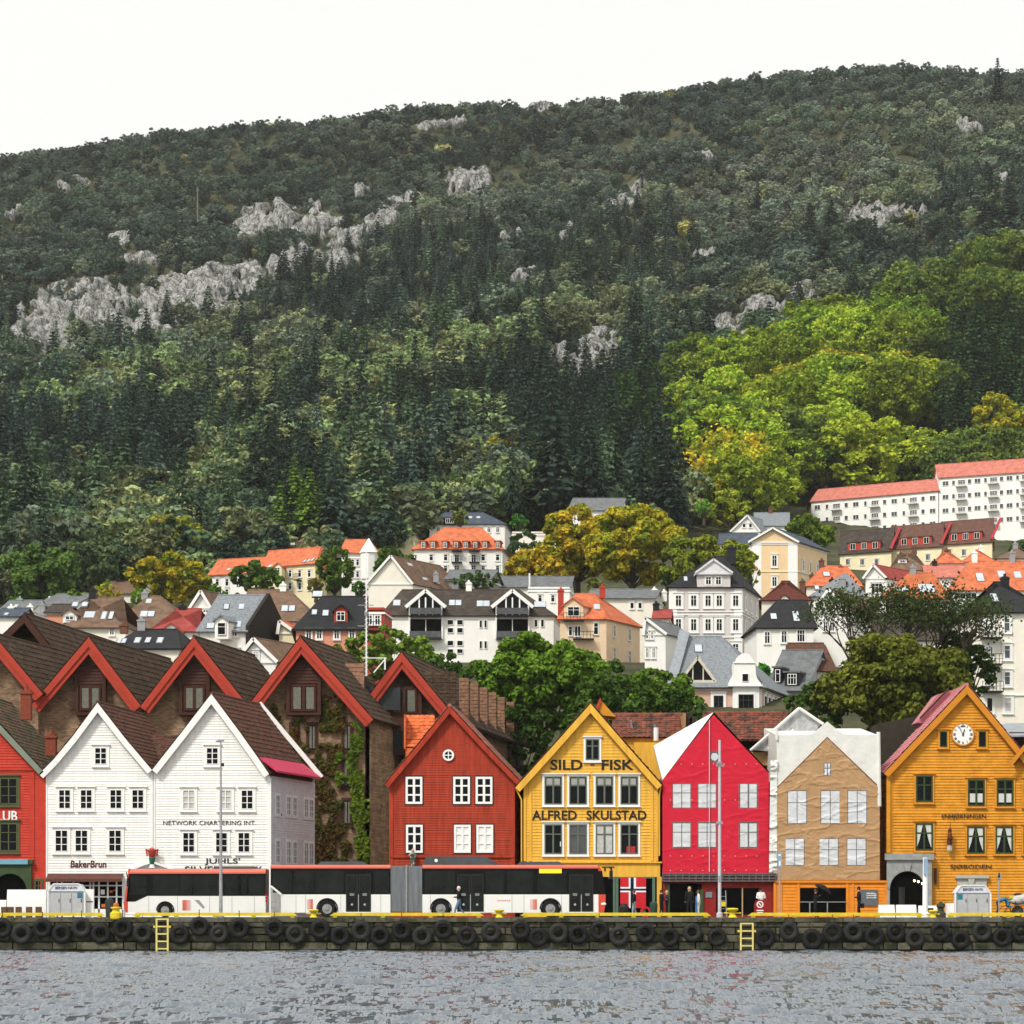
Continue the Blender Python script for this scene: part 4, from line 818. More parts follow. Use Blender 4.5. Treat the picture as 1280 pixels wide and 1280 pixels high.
fg=thing('figurehead','small carved figure in white and dark green on the red house corner','figurehead',P(516,1080,YC4)); 
t=MB(); t.lathe([(.12,0),(.15,.3),(.13,.55),(.17,.75),(.07,.9)],P(516,1083,YC4),n=10); 
for s in (-1,1): t.tube([P(516+s*2.5,1067,YC4),P(516+s*4.5,1069,YC4-.1),P(516+s*2,1072,YC4-.2)],.05,6)
t.build('torso',mat('carved_dark',(.06,.09,.06),.5,.5,9,col2=(.6,.6,.55),c2s=5,c2t=.55),fg); t=MB(); t.ball(P(516,1063.5,YC4),(.1,.1,.13)); t.build('head',MC['carved_skin'],fg)
t=MB(); t.lathe([(.16,0),(.22,.25)],P(516,1088,YC4),n=10); t.build('bracket',mat('orange_paint',(.6,.25,.05),.6),fg)
# ---- yellow SILD-FISK
h=bryggen('yellow_house','bright yellow boarded gabled house lettered SILD - FISK and ALFRED SKULSTAD',655,822,[(738,880),(691,933),(644,985)],[(738,880),(782,931),(827,982)],YH,11,.06,yel,tile_br,yel,tw=.38,board=.19); YHs=h
t=MB(); 
for px in (656,663,815,821): quoin(t,px,YH,Z_(1076,YH),Z_(975,YH),.16,.07)
t.box(X_(650,YH),X_(827,YH),YH-.22,YH,Z_(1079,YH),Z_(1077,YH)); t.box(X_(652,YH),X_(825,YH),YH-.10,YH,Z_(1096,YH),Z_(1079.3,YH)); quoin(t,824,YH,QZ,Z_(1096,YH),.3,.12); t.build('corner_board',yel,h.r)
yk=dict(cols=2,rows=2,ratio=.33,fm=mat('grey_green_sash',(.12,.14,.11),.5,.1,2),cas=.13,cm=trimw,hood=.07,fr=.07,bar=.07)
fwin(h.r,740.5,937,17,26,YH,**yk)
for i,x in enumerate((691.5,722.5,755.5,786.5)):
    fwin(h.r,x,988,22,35,YH,**yk)
    k=dict(yk); 
    if i in (1,2): k['pm']=curt if i==2 else glassg
    fwin(h.r,x,1049,22,37,YH,**k)
hb_=h.r; q=MB()
for x in (691.5,722.5,755.5,786.5): q.box(X_(x-8.5,YH),X_(x+8.5,YH),YH-.053,YH-.046,Z_(981,YH),Z_(973,YH))
q.build('roller_blind',mat('blind_grey',(.35,.35,.32),.8),hb_)
q=MB(); q.box(X_(783,YH),X_(794,YH),YH-.053,YH-.046,Z_(1066,YH),Z_(1058,YH),0); q.box(X_(700,YH),X_(704,YH),YH-.053,YH-.046,Z_(1058,YH),Z_(1052,YH),1); q.build('shop_goods',[mat('goods_red',(.4,.03,.03),.6),trimw],hb_)
for s,a,b,y,hh in (('SILD',688,728,956,13),('-',738,743,956,1.4),('FISK',752,792,956,13),('ALFRED',665,721,1019,12),('SKULSTAD',733,808,1019,12),('TT',752,768,1086,5.5)):
    textmesh(s,hh*S,lb,'sign_lettering',h.r,X_(a,YH),X_(b,YH),Z_(y,YH),YH-(.125 if s=='TT' else .05),.025,bold=.02)
t=MB(); t.box(X_(690,YH),X_(822,YH),YH-.06,YH-.02,QZ,Z_(1096,YH)); sf=t.build('shopfront',dark,h.r)
t=MB()
for px in (768,771,805,817): t.box(X_(px,YH)-.09,X_(px,YH)+.09,YH-.16,YH-.06,QZ,Z_(1096,YH))
t.box(X_(760,YH),X_(818,YH),YH-.15,YH-.06,Z_(1098,YH),Z_(1096,YH)); t.build('door_frame',mat('sage_green_paint',(.10,.17,.12),.5,.1,2),sf)
# flags hanging in the shop doorway
fr_,fw,fbl=mat('flag_red',(.55,.02,.03),.8,.15,5),mat('flag_white',(.8,.8,.8),.8,.05),mat('flag_navy',(.01,.02,.09),.8,.2)
for (x0,x1,lab) in ((775.5,789.6,'left'),(790.6,807.5,'right')):
    Yf=YH-.35; z0,z1=Z_(1135,Yf),Z_(1097,Yf); a,b=X_(x0,Yf),X_(x1,Yf); t=MB(); n=10
    cx0=a+(b-a)*.35 if lab=='left' else a+(b-a)*.18
    # banner hangs with long axis vertical
    W=b-a; Hh=z1-z0
    xsn,vm=([0,.74,.9,1],[0,1,2]) if lab=='left' else ([0,.10,.26,1],[2,1,0]); zsn=[0,.52,.57,.64,.69,1]; hm_=[0,1,2,1,0]
    for i in range(3):
        for j in range(5):
            mi=2 if (vm[i]==2 or hm_[j]==2) else max(vm[i],hm_[j]); xx0,xx1=a+W*xsn[i],a+W*xsn[i+1]; zz0,zz1=z0+Hh*zsn[j],z0+Hh*zsn[j+1]
            yy=lambda x:Yf+.04*math.sin((x-a)*9)
            t.add([(xx0,yy(xx0),zz0),(xx1,yy(xx1),zz0),(xx1,yy(xx1),zz1),(xx0,yy(xx0),zz1),(xx0,yy(xx0)+.02,zz0),(xx1,yy(xx1)+.02,zz0),(xx1,yy(xx1)+.02,zz1),(xx0,yy(xx0)+.02,zz1)],[(0,1,2,3),(7,6,5,4)],mi)
    top(t,'hanging_flag',[fr_,fw,fbl],((a+b)/2,Yf,z1),f'{lab} one of the two red flags hanging in the yellow shop doorway','flag','flags hanging in the shop doorway')
t=MB(); x=X_(651,YH); t.tube([P(645,985,YH-.2),P(648,992,YH-.15),P(652,1000,YH-.15),(X_(652,YH),YH-.15,QZ+1)],.05,6); t.tube([P(826,983,YH-.2),P(824,995,YH-.15),(X_(824,YH),YH-.15,Z_(1070,YH))],.05,6); t.build('downpipe',yel,h.r)
# ---- red tarpaulin house
def sheet(name,polyL,polyR,zbot,Y,wins=(),amp=.10,seed=1,n=130,k=190,rx=(1.,1.),curl=False):
    """hanging cloth with creases; printed windows are ink on its own faces. wins: (px,py,w,h,ratio,border px)"""
    zt=polyL[0][1]; V=[]
    for j in range(k+1):
        z=zbot+(zt-zbot)*j/k; a,b=poly_x(polyL,z),poly_x(polyR,z)
        for i in range(n+1): V.append((a+(b-a)*i/n,z))
    V=np.array(V); X,Zz=V[:,0],V[:,1]; wx=X+1.2*fbm(X*.5,Zz*.5,2,seed+3)
    f1=np.abs(fbm(wx*.5*rx[0]+Zz*.45,Zz*1.5*rx[1]-X*.3,3,seed)-.5)*2; f2=np.abs(fbm(wx*1.3*rx[0]-Zz*.5,Zz*2.1*rx[1]+X*.9,2,seed+7)-.5)*2
    d=amp*(.75*(1-np.clip(f1*6,0,1))+.35*(1-np.clip(f2*6,0,1)))+amp*.8*fbm(X*.7,Zz*.6,3,seed+5)
    vs=[(x,Y-.06-dd,z) for x,z,dd in zip(X,Zz,d)]; fs=[];mi=[]
    WW=[(X_(a,Y),Z_(b,Y),c*S/2,h_*S/2,r_,bd*S*.5) for a,b,c,h_,r_,bd in wins]
    for j in range(k):
        for i in range(n):
            q=j*(n+1)+i; fs.append((q,q+1,q+n+2,q+n+1)); cx=(X[q]+X[q+1])/2; cz=(Zz[q]+Zz[q+n+1])/2; m=0
            for x,z,hw,hh,r_,bd in WW:
                u,v=abs(cx-x),cz-z
                if u<hw+bd and abs(v)<hh+bd:
                    zc=hh-2*hh*r_
                    if r_<0: m=(1 if u*u+v*v>(hw*.72)**2 else 2) if u*u+v*v<(hw+bd)**2 else 0
                    else: m=2 if (u<hw and abs(v)<hh and u>bd*.5 and abs(v-zc)>bd*.5) else 1
            mi.append(m)
    return vs,fs,mi
tred=mat('red_tarpaulin',(.58,.016,.04),.6,.1,1.2); twh=mat('white_tarpaulin',(.70,.70,.66),.5,.12,1.5,.9,1.6); ttan=mat('tan_tarpaulin',(.43,.26,.13),.5,.12,1.3); gfr=mat('printed_grey',(.13,.12,.12),.6,.1,3); pglass=mat('printed_pane',(.60,.62,.64),.45,.12,2)
h=bryggen('red_shrouded_house','gabled house wrapped in a red tarpaulin printed with grey windows',828,961,[(892,892),(827,975)],[(892,892),(962,966)],YH,10,.0,redd,tile_br,redd,lapped=False,rakes=False)
WN=[(x,y,21,hh,.38,3.) for y,hh in ((995,29),(1044,30)) for x in (852,883.5,935.5)]+[(893,946,13,13,-1,2.)]
vs,fs,mi=sheet('t',h.WL,h.WR,Z_(1092,YH),YH,WN,.03,3,rx=(.6,.8)); tq=MB().add(vs,fs); tq.mi=mi; TR_=tq.build('tarpaulin',[tred,gfr,pglass],h.r,smooth=True)
t=MB(); A=P(892,890,YH-.2)
t.hexa([P(892,890,YH),P(828,975,YH),P(817,932,YH+2.5),P(873,912,YH+2.5)],[P(892,893,YH+.4),P(828,979,YH+.4),P(817,936,YH+3),P(873,915,YH+3)])
t.build('white_cover',twh,h.r); t=MB(); t.poly([P(892,890,YH),P(962,965,YH),P(962,965,YH)+Vector((0,10,0)),P(892,890,YH)+Vector((0,10,0))]);t.poly([P(892,890,YH),P(892,890,YH)+Vector((0,10,0)),P(828,975,YH)+Vector((0,10,0)),P(828,975,YH)]); t.build('roof',tile_br,h.r)
t=MB(); t.box(X_(886.5,YH)-.02,X_(886.5,YH)+.02,YH-.20,YH-.15,Z_(1090,YH),Z_(900,YH)); t.build('seam',pglass,TR_)
t=MB()
for y0 in (955,1000,1070,1088):
    for k in range(9): c=P(838+k*13.5,y0,YH-.2); t.ball(c,.035,n=4)
t.build('eyelet',mat('eyelet_metal',(.6,.5,.5),.4),TR_)
t=MB(); z0,z1=Z_(1102,YH),Z_(1091,YH); a,b=X_(828,YH),X_(969,YH)
for i in range(18): x=a+(b-a)*i/17; t.box(x-.03,x+.03,YH-.5,YH-.4,z0,z1)
for q in (z0,z0+.18,z0+.36,z1-.08): t.box(a,b,YH-.52,YH-.5,q,q+.06)
t.box(a,b,YH-.39,YH-.02,z0,z1-.05,1); t.build('gallery_rail',[mat('weathered_wood',(.16,.13,.13),.8,.3,4),mat('weathered_wood_dark',(.05,.045,.045),.8)],h.r)
t=MB(); t.box(a+.05,b-.05,YH-.08,YH-.001,QZ,z0); sf=t.build('shopfront',mat('deep_red_paint',(.26,.02,.015),.6,.2,3),h.r)
t=MB(); t.box(X_(836,YH),X_(877,YH),YH-.10,YH-.081,QZ,Z_(1104.5,YH)); t.box(X_(895,YH),X_(950,YH),YH-.10,YH-.081,QZ+.15,Z_(1110,YH)); t.build('dark_opening',dark,sf)
t=MB(); t.box(X_(927,YH),X_(928.5,YH),YH-.16,YH-.1,QZ,Z_(1110,YH),0); t.box(X_(833,YH),X_(837,YH),YH-.2,YH-.1,QZ,Z_(1105,YH),1); t.box(X_(875,YH),X_(879,YH),YH-.2,YH-.1,QZ,Z_(1112,YH),1); t.build('door_post',[mat('pale_wood',(.45,.32,.18),.6),grn],sf)
MB().box(X_(882,YH),X_(890,YH),YH-.14,YH-.081,Z_(1122,YH),Z_(1115,YH)).build('notice_plate',mat('blue_grey_plate',(.18,.22,.27),.4,.2,8),sf)
MB().box(X_(869,YH),X_(873,YH),YH-.12,YH-.1,QZ,QZ+1.3).build('blue_poster',mat('poster_blue',(.05,.15,.4),.5),sf)
# ---- brown tarpaulin house
YB=YH-.3
h=bryggen('tan_shrouded_house','gabled house wrapped in a creased tan tarpaulin printed with windows',971,1099.5,[(1034,921),(970,985)],[(1034,921),(1100,985)],YB,9,.0,ora,tile_br,ora,lapped=False,rakes=False)
WN=[(1034,961.5,7,15,.45,2.)]+[(x,1009,22.5,40,.36,1.6) for x in (996,1037.5,1071.5)]+[(x,1065,22.5,33,.42,1.6) for x in (993.5,1036,1070.5)]
vs,fs,mi=sheet('t',h.WL,h.WR,Z_(1100,YB),YB,WN,.055,8); tq=MB().add(vs,fs); tq.mi=mi; TB=tq.build('tarpaulin',[ttan,gfr,pglass],h.r,smooth=True)
t=MB(); Yc=YB+.25
pts=[(971,984),(971,919),(1014,919),(1034,902),(1053,919),(1098,919),(1100,984),(1099,1000),(1034,925)]
def ws(m,loop,Y,d,mi=0): m.ext([P(a,b,Y) for a,b in loop],(0,d,0),mi)
ws(t,[(971,984),(971,919),(1014,918),(1034,902),(1034,921)][::-1],Yc-.2,.3); ws(t,[(1034,921),(1034,902),(1054,918),(1098,919),(1100,984)][::-1],Yc-.2,.3)
vs,fs,_=sheet('s',[(X_(963,YB),Z_(950,YB)),(X_(961,YB),Z_(1095,YB))],[(X_(971.5,YB),Z_(950,YB)),(X_(971,YB),Z_(1095,YB))],Z_(1095,YB),YB+.1,(),.2,12,n=8,k=60); t.add(vs,fs)
t.tube([P(1098,915,YB),P(1099,1008,YB)],[.12,.14],8); t.tube([P(971,912,YB),P(971,925,YB)],.09,6)
t.hexa([P(971,919,YB+.4),P(1098,919,YB+.4),P(1098,919,YB+.4)+Vector((0,9,1)),P(971,919,YB+.4)+Vector((0,9,1))],[P(971,984,YB+.4),P(1098,984,YB+.4),P(1098,984,YB+.4)+Vector((0,9,1)),P(971,984,YB+.4)+Vector((0,9,1))])
t.build('white_cover',twh,h.r)
Yg=YB-.05; t=MB(); a,b=X_(968,Yg),X_(1109,Yg); zt=Z_(1101,Yg); n=int((zt-QZ)/.2); t.lap((a,Yg,QZ),(b,Yg,QZ),(b,Yg,zt),(a,Yg,zt),n,.03,(0,-1,0)); t.box(a,b,Yg-.12,Yg+.0,zt-.12,zt+.02)
for px in (968.5,976,998,1059,1066,1108): t.box(X_(px,Yg)-.08,X_(px,Yg)+.08,Yg-.07,Yg,QZ,zt-.12)
sf=t.build('shopfront',ora,h.r); t=MB(); t.box(X_(1000,Yg),X_(1058,Yg),Yg-.05,Yg-.032,QZ+.2,Z_(1110,Yg)); t.build('dark_opening',dark,sf)
t=MB(); t.box(X_(1000,Yg),X_(1058,Yg),Yg-.12,Yg-.05,Z_(1128,Yg),Z_(1127,Yg)); 
for px in (1012,1034): t.box(X_(px,Yg)-.03,X_(px,Yg)+.03,Yg-.12,Yg-.05,QZ,Z_(1127,Yg))
t.build('inner_rail',grym,sf)
t=MB(); t.box(X_(1075,Yg),X_(1097,Yg),Yg-.1,Yg-.035,Z_(1132,Yg),Z_(1112,Yg)); nb=t.build('notice_board',mat('board_grey',(.12,.13,.14),.6,.3,9),sf)
t=MB(); random.seed(4)
for r in range(3):
    for k in range(7): x=1083+k*1.8; t.box(X_(x,Yg),X_(x+1.2,Yg),Yg-.11,Yg-.1,Z_(1117.5+r*2.6,Yg),Z_(1115.8+r*2.6+random.random(),Yg))
t.build('chalk_writing',trimw,nb)
# silver scaffold wrap between the shrouded houses
Yw=YH+6; t=MB(); ws(t,[(940,937),(999,884),(1028,903),(1012,921),(968,940)][::-1],Yw,4)
t.tube([P(938,938,Yw-.2),P(999,885,Yw-.2)],.1,6,mi=1); t.tube([P(999,885,Yw-.2),P(1029,905,Yw-.2)],.1,6,mi=1); t.tube([P(960,936,Yw-.2),P(992,912,Yw-.2)],.08,6,mi=1)
ws(t,[(938,955),(938,940),(1000,940),(1000,960)][::-1],Yw+.5,3,2)
top(t,'wrapped_scaffold',[mat('silver_sheet',(.40,.41,.42),.3,.5,1.6,.6,2.5),twh,mat('tan_planks',(.45,.28,.12),.7,.3,3)],P(980,955,Yw),'silvery plastic-wrapped scaffold gable rising between the two shrouded houses','scaffold')
# ---- ochre house with the clock
h=bryggen('ochre_house','ochre boarded gabled house with a white wall clock, lettered SJOBODEN'.replace('SJOBODEN','SJØBODEN'),1113,1306,[(1208,857),(1156,912),(1104,967)],[(1208,857),(1260,920),(1311,983)],YH,6.5,.02,och,pinkr,mat('ochre_trim',(.58,.22,.02),.6,.12,2),tw=.36,board=.18,proud=.05); OC=h
t=MB(); quoin(t,1114,YH,QZ,Z_(965,YH),.16,.07); 
for py in (1004,1062,963): pass
t.build('corner_board',och,h.r)
ek=dict(out=.035,cols=2,rows=2,ratio=.36,fm=mat('dark_green_sash',(.035,.06,.02),.5,.1,2),cas=.10,cm=och,hood=.08,fr=.09,bar=.08)
for x in (1179,1227.5): fwin(h.r,x,924,9,19,YH,cols=1,rows=1,out=.035,fm=MC['dark_green_sash'],cas=.12,cm=och,hood=.07,fr=.05)
for x,y in ((1155,986),(1220,991),(1256,991),(1290,991)): fwin(h.r,x,y,21,33,YH,**ek)
for x,y in ((1155,1046),(1219.5,1050),(1255,1050),(1290,1050)):
    o=fwin(h.r,x,y,22,34,YH,**ek)
    q=MB(); Yq=YH-.0885
    for s in (-1,1):
        q.ext([P(x+s*9,y-15,Yq),P(x+s*1.5,y-15,Yq),P(x+s*5.5,y+3,Yq),P(x+s*8.8,y+13,Yq),P(x+s*9.2,y+13,Yq)][::s],(0,.006,0))
    q.build('curtain',mat('lace_curtain',(.6,.6,.57),.8,.2,7),o)
for x in (1155,1220,1256): 
    q=MB(); q.box(X_(x-8,YH),X_(x+8,YH),YH-.088,YH-.081,Z_(1003,YH),Z_(992,YH)); 
    if x!=1155: q.build('half_curtain',MC['lace_curtain'],h.r)
c=P(1203.5,918,YH-.11); ck=MB(); ck.lathe([(.72,-.05),(.74,.05),(.66,.05),(.64,-.05)],c,'y',36,0,False); ck.lathe([(.66,-.04),(.66,.04)],c,'y',36,1); cko=ck.build('clock',[MC['ochre_trim'],trimw],h.r)
t=MB()
for k in range(12):
    a=math.pi/6*k; d=Vector((math.sin(a),0,math.cos(a))); 
    if k==0: continue
    u=Vector((d.z,0,-d.x)); n={1:1,2:2,3:3,4:4,5:1,6:2,7:3,8:4,9:3,10:1,11:2}[k]
    for j in range(min(n,3)): q=c+d*.53+u*(j-(min(n,3)-1)/2)*.06+Vector((0,-.055,0)); t.obox(q,d*.07,u*.015,(0,.006,0))
cc=c+Vector((0,-.055,0)); t.box(cc.x-.16,cc.x+.16,cc.y-.006,cc.y+.006,cc.z+.46,cc.z+.50); t.box(cc.x-.11,cc.x+.11,cc.y-.006,cc.y+.006,cc.z+.52,cc.z+.56); t.box(cc.x-.03,cc.x+.03,cc.y-.006,cc.y+.006,cc.z+.56,cc.z+.62)
t.build('numeral',lb,cko)
t=MB(); c2=c+Vector((0,-.075,0)); 
for a,l,w_ in ((math.radians(18),.34,.05),(math.radians(-27),.52,.035)): d=Vector((math.sin(a),0,math.cos(a))); t.beam(c2-d*.1,c2+d*l,w_,.012)
t.lathe([(.06,-.01),(.06,.01)],c2+Vector((0,-.012,0)),'y',12); t.build('clock_hand',lb,cko)
textmesh('ENHJØRNINGEN',7.5*S,lb,'sign_lettering',h.r,X_(1177,YH),X_(1232,YH),Z_(1021,YH),YH-.092,.02,bold=0)
textmesh('SJØBODEN',6.5*S,lb,'sign_lettering',h.r,X_(1187.5,YH),X_(1239,YH),Z_(1084,YH),YH-.092,.02,bold=.005)
fg=thing('unicorn_figurehead','carved brown unicorn figurehead on a pale bracket on the ochre facade','figurehead',P(1187,1063,YH-.2)); t=MB()
c=P(1187,1050,YH-.35); t.tube([c+Vector((0,.1,-.5)),c+Vector((0,0,-.1)),c+Vector((0,-.1,.35)),c+Vector((0,-.05,.6)),c+Vector((.02,-.3,.68))],[.16,.18,.13,.12,.06],8); t.tube([c+Vector((0,-.15,.72)),c+Vector((0,-.35,1.05))],[.03,.008],6)
for s in (-1,1): t.tube([c+Vector((s*.08,-.12,.05)),c+Vector((s*.1,-.38,.1)),c+Vector((s*.1,-.35,-.12))],[.06,.05,.03],6)
t.build('torso',mat('carved_brown',(.14,.045,.02),.6,.3,8),fg); t=MB(); b=P(1187,1060,YH-.3); t.lathe([(.1,-.25),(.16,-.15),(.17,.12),(.2,.18)],b,n=8); t.build('bracket',mat('stone_bracket',(.5,.48,.42),.7,.2,5),fg)
# stone portals
def portal(parent,px0,px1,ytop,ycorn,pcx,prad,pyc,mt,Y,keystone=True,z0=QZ,op=dark,deep=.3):
    a,b=X_(px0,Y),X_(px1,Y); t=MB(); R=prad*Y/F; ac=X_(pcx,Y); zc=Z_(pyc,Y); zt=Z_(ycorn,Y); y0=Y-deep; n=20
    t.box(a-.12,b+.12,Y-deep-.15,Y-.02,zt,Z_(ytop,Y)); t.box(a,ac-R,y0,Y-.02,z0,zt); t.box(ac+R,b,y0,Y-.02,z0,zt)
    for i in range(n):
        a0,a1=math.pi*i/n,math.pi*(i+1)/n; p=[(ac+R*math.cos(q),y0,zc+R*math.sin(q)) for q in (a0,a1)]; o=[(p[1][0],y0,zt),(p[0][0],y0,zt)]
        t.hexa([p[0],p[1],*o],[(v[0],Y-.02,v[2]) for v in (p[0],p[1],*o)])
        q0=[(ac+(R+s)*math.cos(q),y0-.05,zc+(R+s)*math.sin(q)) for s,q in ((0,a0),(0,a1),(.16,a1),(.16,a0))]; t.hexa(q0,[(v[0],y0,v[2]) for v in q0])
    if keystone: t.hexa([(ac-.13,y0-.12,zc+R),(ac+.13,y0-.12,zc+R),(ac+.22,y0-.12,zc+R+.45),(ac-.22,y0-.12,zc+R+.45)],[(ac-.13,y0,zc+R),(ac+.13,y0,zc+R),(ac+.22,y0,zc+R+.45),(ac-.22,y0,zc+R+.45)])
    o=t.build('portal',mt,parent); MB().box(ac-R,ac+R,Y-.07,Y-.02,z0,zc+R).build('dark_opening',op,o); return o
sto=mat('portal_stone',(.30,.31,.30),.8,.25,3,.3,12)
po=thing('passage_portal','grey stone arched passage between the tan shrouded house and the ochre house','archway',P(1136,1146,YH-.2)); 
pp=portal(po,1108,1164,1067,1075,1133.5,22,1111,sto,YH-.15)
MB().box(X_(1108,YH),X_(1112.5,YH),YH-.2,YH+.3,Z_(1066,YH),Z_(960,YH)).build('party_wall',och,po)
t=MB(); 
for px,py in ((1143,1101),(1148,1102),(1153,1104.5)): t.ball(P(px,py,YH-.32),.07,n=6)
top(t,'passage_lamps',[mat('lamp_glow',(1,.7,.3),.5,0,emit=(1,.72,.35,6))],P(1148,1101,YH-.3),'three small glowing lamps inside the dark arched passage','lamp')
portal(h.r,1196,1233,1094,1098,1213.5,13.5,1120,mat('portal_pale',(.42,.42,.38),.8,.15,3),YH,deep=.15,op=mat('portal_fanlight',(.2,.2,.19),.6,.3,8))
MB().box(X_(1168,YH),X_(1170,YH),YH-.3,YH-.05,Z_(1105,YH),Z_(1085,YH)).build('hanging_sign',blk,h.r)
# pink dormer on the left slope, ivy corner
t=MB(); Yd=YH+5; ws(t,[(1146,903),(1172,868),(1199,860),(1206,862),(1160,905)][::-1],Yd,2.5); t.build('dormer',pinkr,h.roof)
t=MB(); t.tube([P(1150+i*5,898-i*5.2,Yd-.15) for i in range(8)],.07,6); t.build('ridge_comb',dbr,h.roof)
t=MB(); ws(t,[(1096,1000),(1096,905),(1170,890),(1200,930)][::-1],YH+9,3)
top(t,'rear_shed',[mat('tarred_boards',(.035,.03,.022),.9,.3,2,band=(2,5,.6))],P(1140,1000,YH+9),'dark tarred wooden rear building between the tan and the ochre houses','building')
Yr=YH+3; rb=thing('rear_house','dark-eaved house corner with a grey sheet roof at the right edge behind the ochre gable','building',P(1290,1138,Yr)); t=MB(); t.box(X_(1262,Yr),X_(1310,Yr),Yr,Yr+6,QZ,Z_(915,Yr)); t.build('wall',mat('dark_brown_boards',(.07,.04,.02),.8,.3,2,band=(2,5,.6)),rb)
t=MB(); t.hexa([P(1240,919,Yr-1),P(1320,919,Yr-1),P(1320,904,Yr+5),P(1256,904,Yr+5)],[P(1240,921,Yr-1),P(1320,921,Yr-1),P(1320,906,Yr+5),P(1256,906,Yr+5)]); t.build('roof',zinc,rb)
Yr=YH-.6; t=MB(); t.beam(P(1262,957,Yr),P(1288,925,Yr),.25,.12); t.hexa([P(1266,952,Yr),P(1290,925,Yr),P(1300,925,Yr+4),P(1276,960,Yr+4)],[P(1266,955,Yr),P(1290,928,Yr),P(1300,928,Yr+4),P(1276,963,Yr+4)],1); top(t,'gable_roof',[MC['ochre_trim'],tile_moss],P(1280,957,Yr),'edge of a mossy tiled gable roof cut by the right picture edge','roof')
# ---- tiled sheds behind the yellow and red shrouded houses
Ys_=YH+13
def shed(lab,x0,x1,ye,yr,Y,wallm,ye2=None):
    r=thing('tiled_shed',lab,'building',P((x0+x1)/2,1138,Y)); t=MB(); a,b=X_(x0,Y),X_(x1,Y); t.box(a+.2,b-.2,Y+.3,Y+8,QZ,Z_(ye,Y)); t.build('wall',wallm,r)
    t=MB(); t.pantile(P(x0,ye,Y),P(x1,ye2 or ye,Y),P(x1,yr,Y+3.6),P(x0,yr,Y+3.6),tw=.32,th=.36,amp=.05); t.hexa([P(x0,ye+1,Y),P(x1,(ye2 or ye)+1,Y),P(x1,yr+1,Y+3.6),P(x0,yr+1,Y+3.6)],[P(x0,ye,Y+7),P(x1,ye,Y+7),P(x1,yr+2,Y+3.7),P(x0,yr+2,Y+3.7)]); t.tube([P(x0,yr,Y+3.6),P(x1,yr,Y+3.6)],.17,8); rf=t.build('roof',mat('red_brown_pantile',(.21,.065,.04),.85,.55,2.5,.5,14,col2=(.06,.045,.035),c2s=1.8,c2t=.53),r)
    return r,rf
s1,rf=shed('brown pantiled shed between the yellow house and the red tarpaulin',765,858,922,894,Ys_,yel)
t=MB(); t.box(X_(792,Ys_),X_(855,Ys_),Ys_-.1,Ys_+.2,Z_(975,Ys_),Z_(928,Ys_)); t.build('board_cladding',yel,s1)
t=MB(); t.box(X_(854,Ys_),X_(857,Ys_),Ys_-.3,Ys_+4,Z_(928,Ys_),Z_(892,Ys_),0); t.build('verge_board',mat('tan_wood',(.35,.2,.09),.7),s1)
for px,py in ((820,915),(790,910)): 
    p=P(px,py,Ys_+1.5); t=MB(); t.tube([p,p+Vector((-.1,-.1,.5))],.07,6); t.build('roof_vent',zinc,rf)
t=MB(); t.lathe([(.16,0),(.16,.9),(.2,.92)],P(820,926,Ys_-1.5),n=10); t.build('flue',trimw,s1)
s2,rf=shed('brown pantiled shed behind the peak of the red tarpaulin',878,985,925,892,Ys_+.5,dark)
t=MB(); Yk=YH+8; ws(t,[(744,893),(750,874),(770,896)][::-1],Yk,3); ws(t,[(742,890),(750,872),(752,876),(745,893)][::-1],Yk-.15,.1,1)
top(t,'rear_gable',[och,rtr],P(757,893,Yk),'tip of an ochre gable showing just behind the yellow house peak','building')
t=MB(); 
for px,py in ((866,925),(862,918),(872,930)): t.box(X_(px-4,Ys_),X_(px+3,Ys_),Ys_,Ys_+2,QZ,Z_(py-28,Ys_))
top(t,'rear_shed',[mat('tarred_boards',(.035,.03,.022),.9)],P(866,1138,Ys_),'dark weathered boards filling the gap between the two tiled sheds','building')
# ---------------------------------------------------------------- the town on the slope
w1=mat('white_render',(.82,.81,.77),.8,.07,.6,.1,8); w2=mat('warm_white_render',(.80,.76,.66),.8,.09,.6,.1,8); cream=mat('cream_render',(.76,.68,.45),.8,.1,.7); creamp=mat('peach_render',(.74,.56,.38),.8,.12,.6,col2=(.5,.3,.18),c2s=1.5,c2t=.7)
greige=mat('greige_render',(.60,.565,.55),.8,.06,.6); salmon=mat('salmon_render',(.62,.27,.18),.8,.1,.8); pinkw=mat('pink_render',(.62,.40,.32),.8,.1,.8); pyel=mat('pale_yellow_render',(.78,.58,.34),.8,.08,.6)
def rf(n,c,c2=None,b=(2,2.6,.45)): return mat(n,c,.85,.35,1.2,.3,9,band=b,col2=c2,c2s=.9,c2t=.56)
R_br=rf('brown_roof',(.17,.105,.07),(.11,.075,.05)); R_dk=rf('dark_roof',(.05,.04,.033),(.075,.06,.045)); R_bk=rf('black_roof',(.022,.022,.024)); R_sl=mat('slate_roof',(.20,.22,.24),.7,.4,4,.4,6,band=(2,3,.5)); R_bs=rf('blue_slate_roof',(.06,.075,.10))
R_or=rf('orange_roof',(.54,.15,.065),(.40,.10,.05)); R_ob=rf('orange_brown_roof',(.45,.13,.05),(.3,.09,.04)); R_rd=rf('red_roof',(.30,.055,.045)); R_pk=rf('salmon_red_roof',(.48,.16,.12)); R_mr=rf('maroon_roof',(.10,.025,.018)); R_gy=rf('grey_roof',(.14,.15,.155))
mat('old_brick',(.16,.07,.045),.85,.3,5); fd=mat('dark_window_frame',(.05,.05,.05),.5)
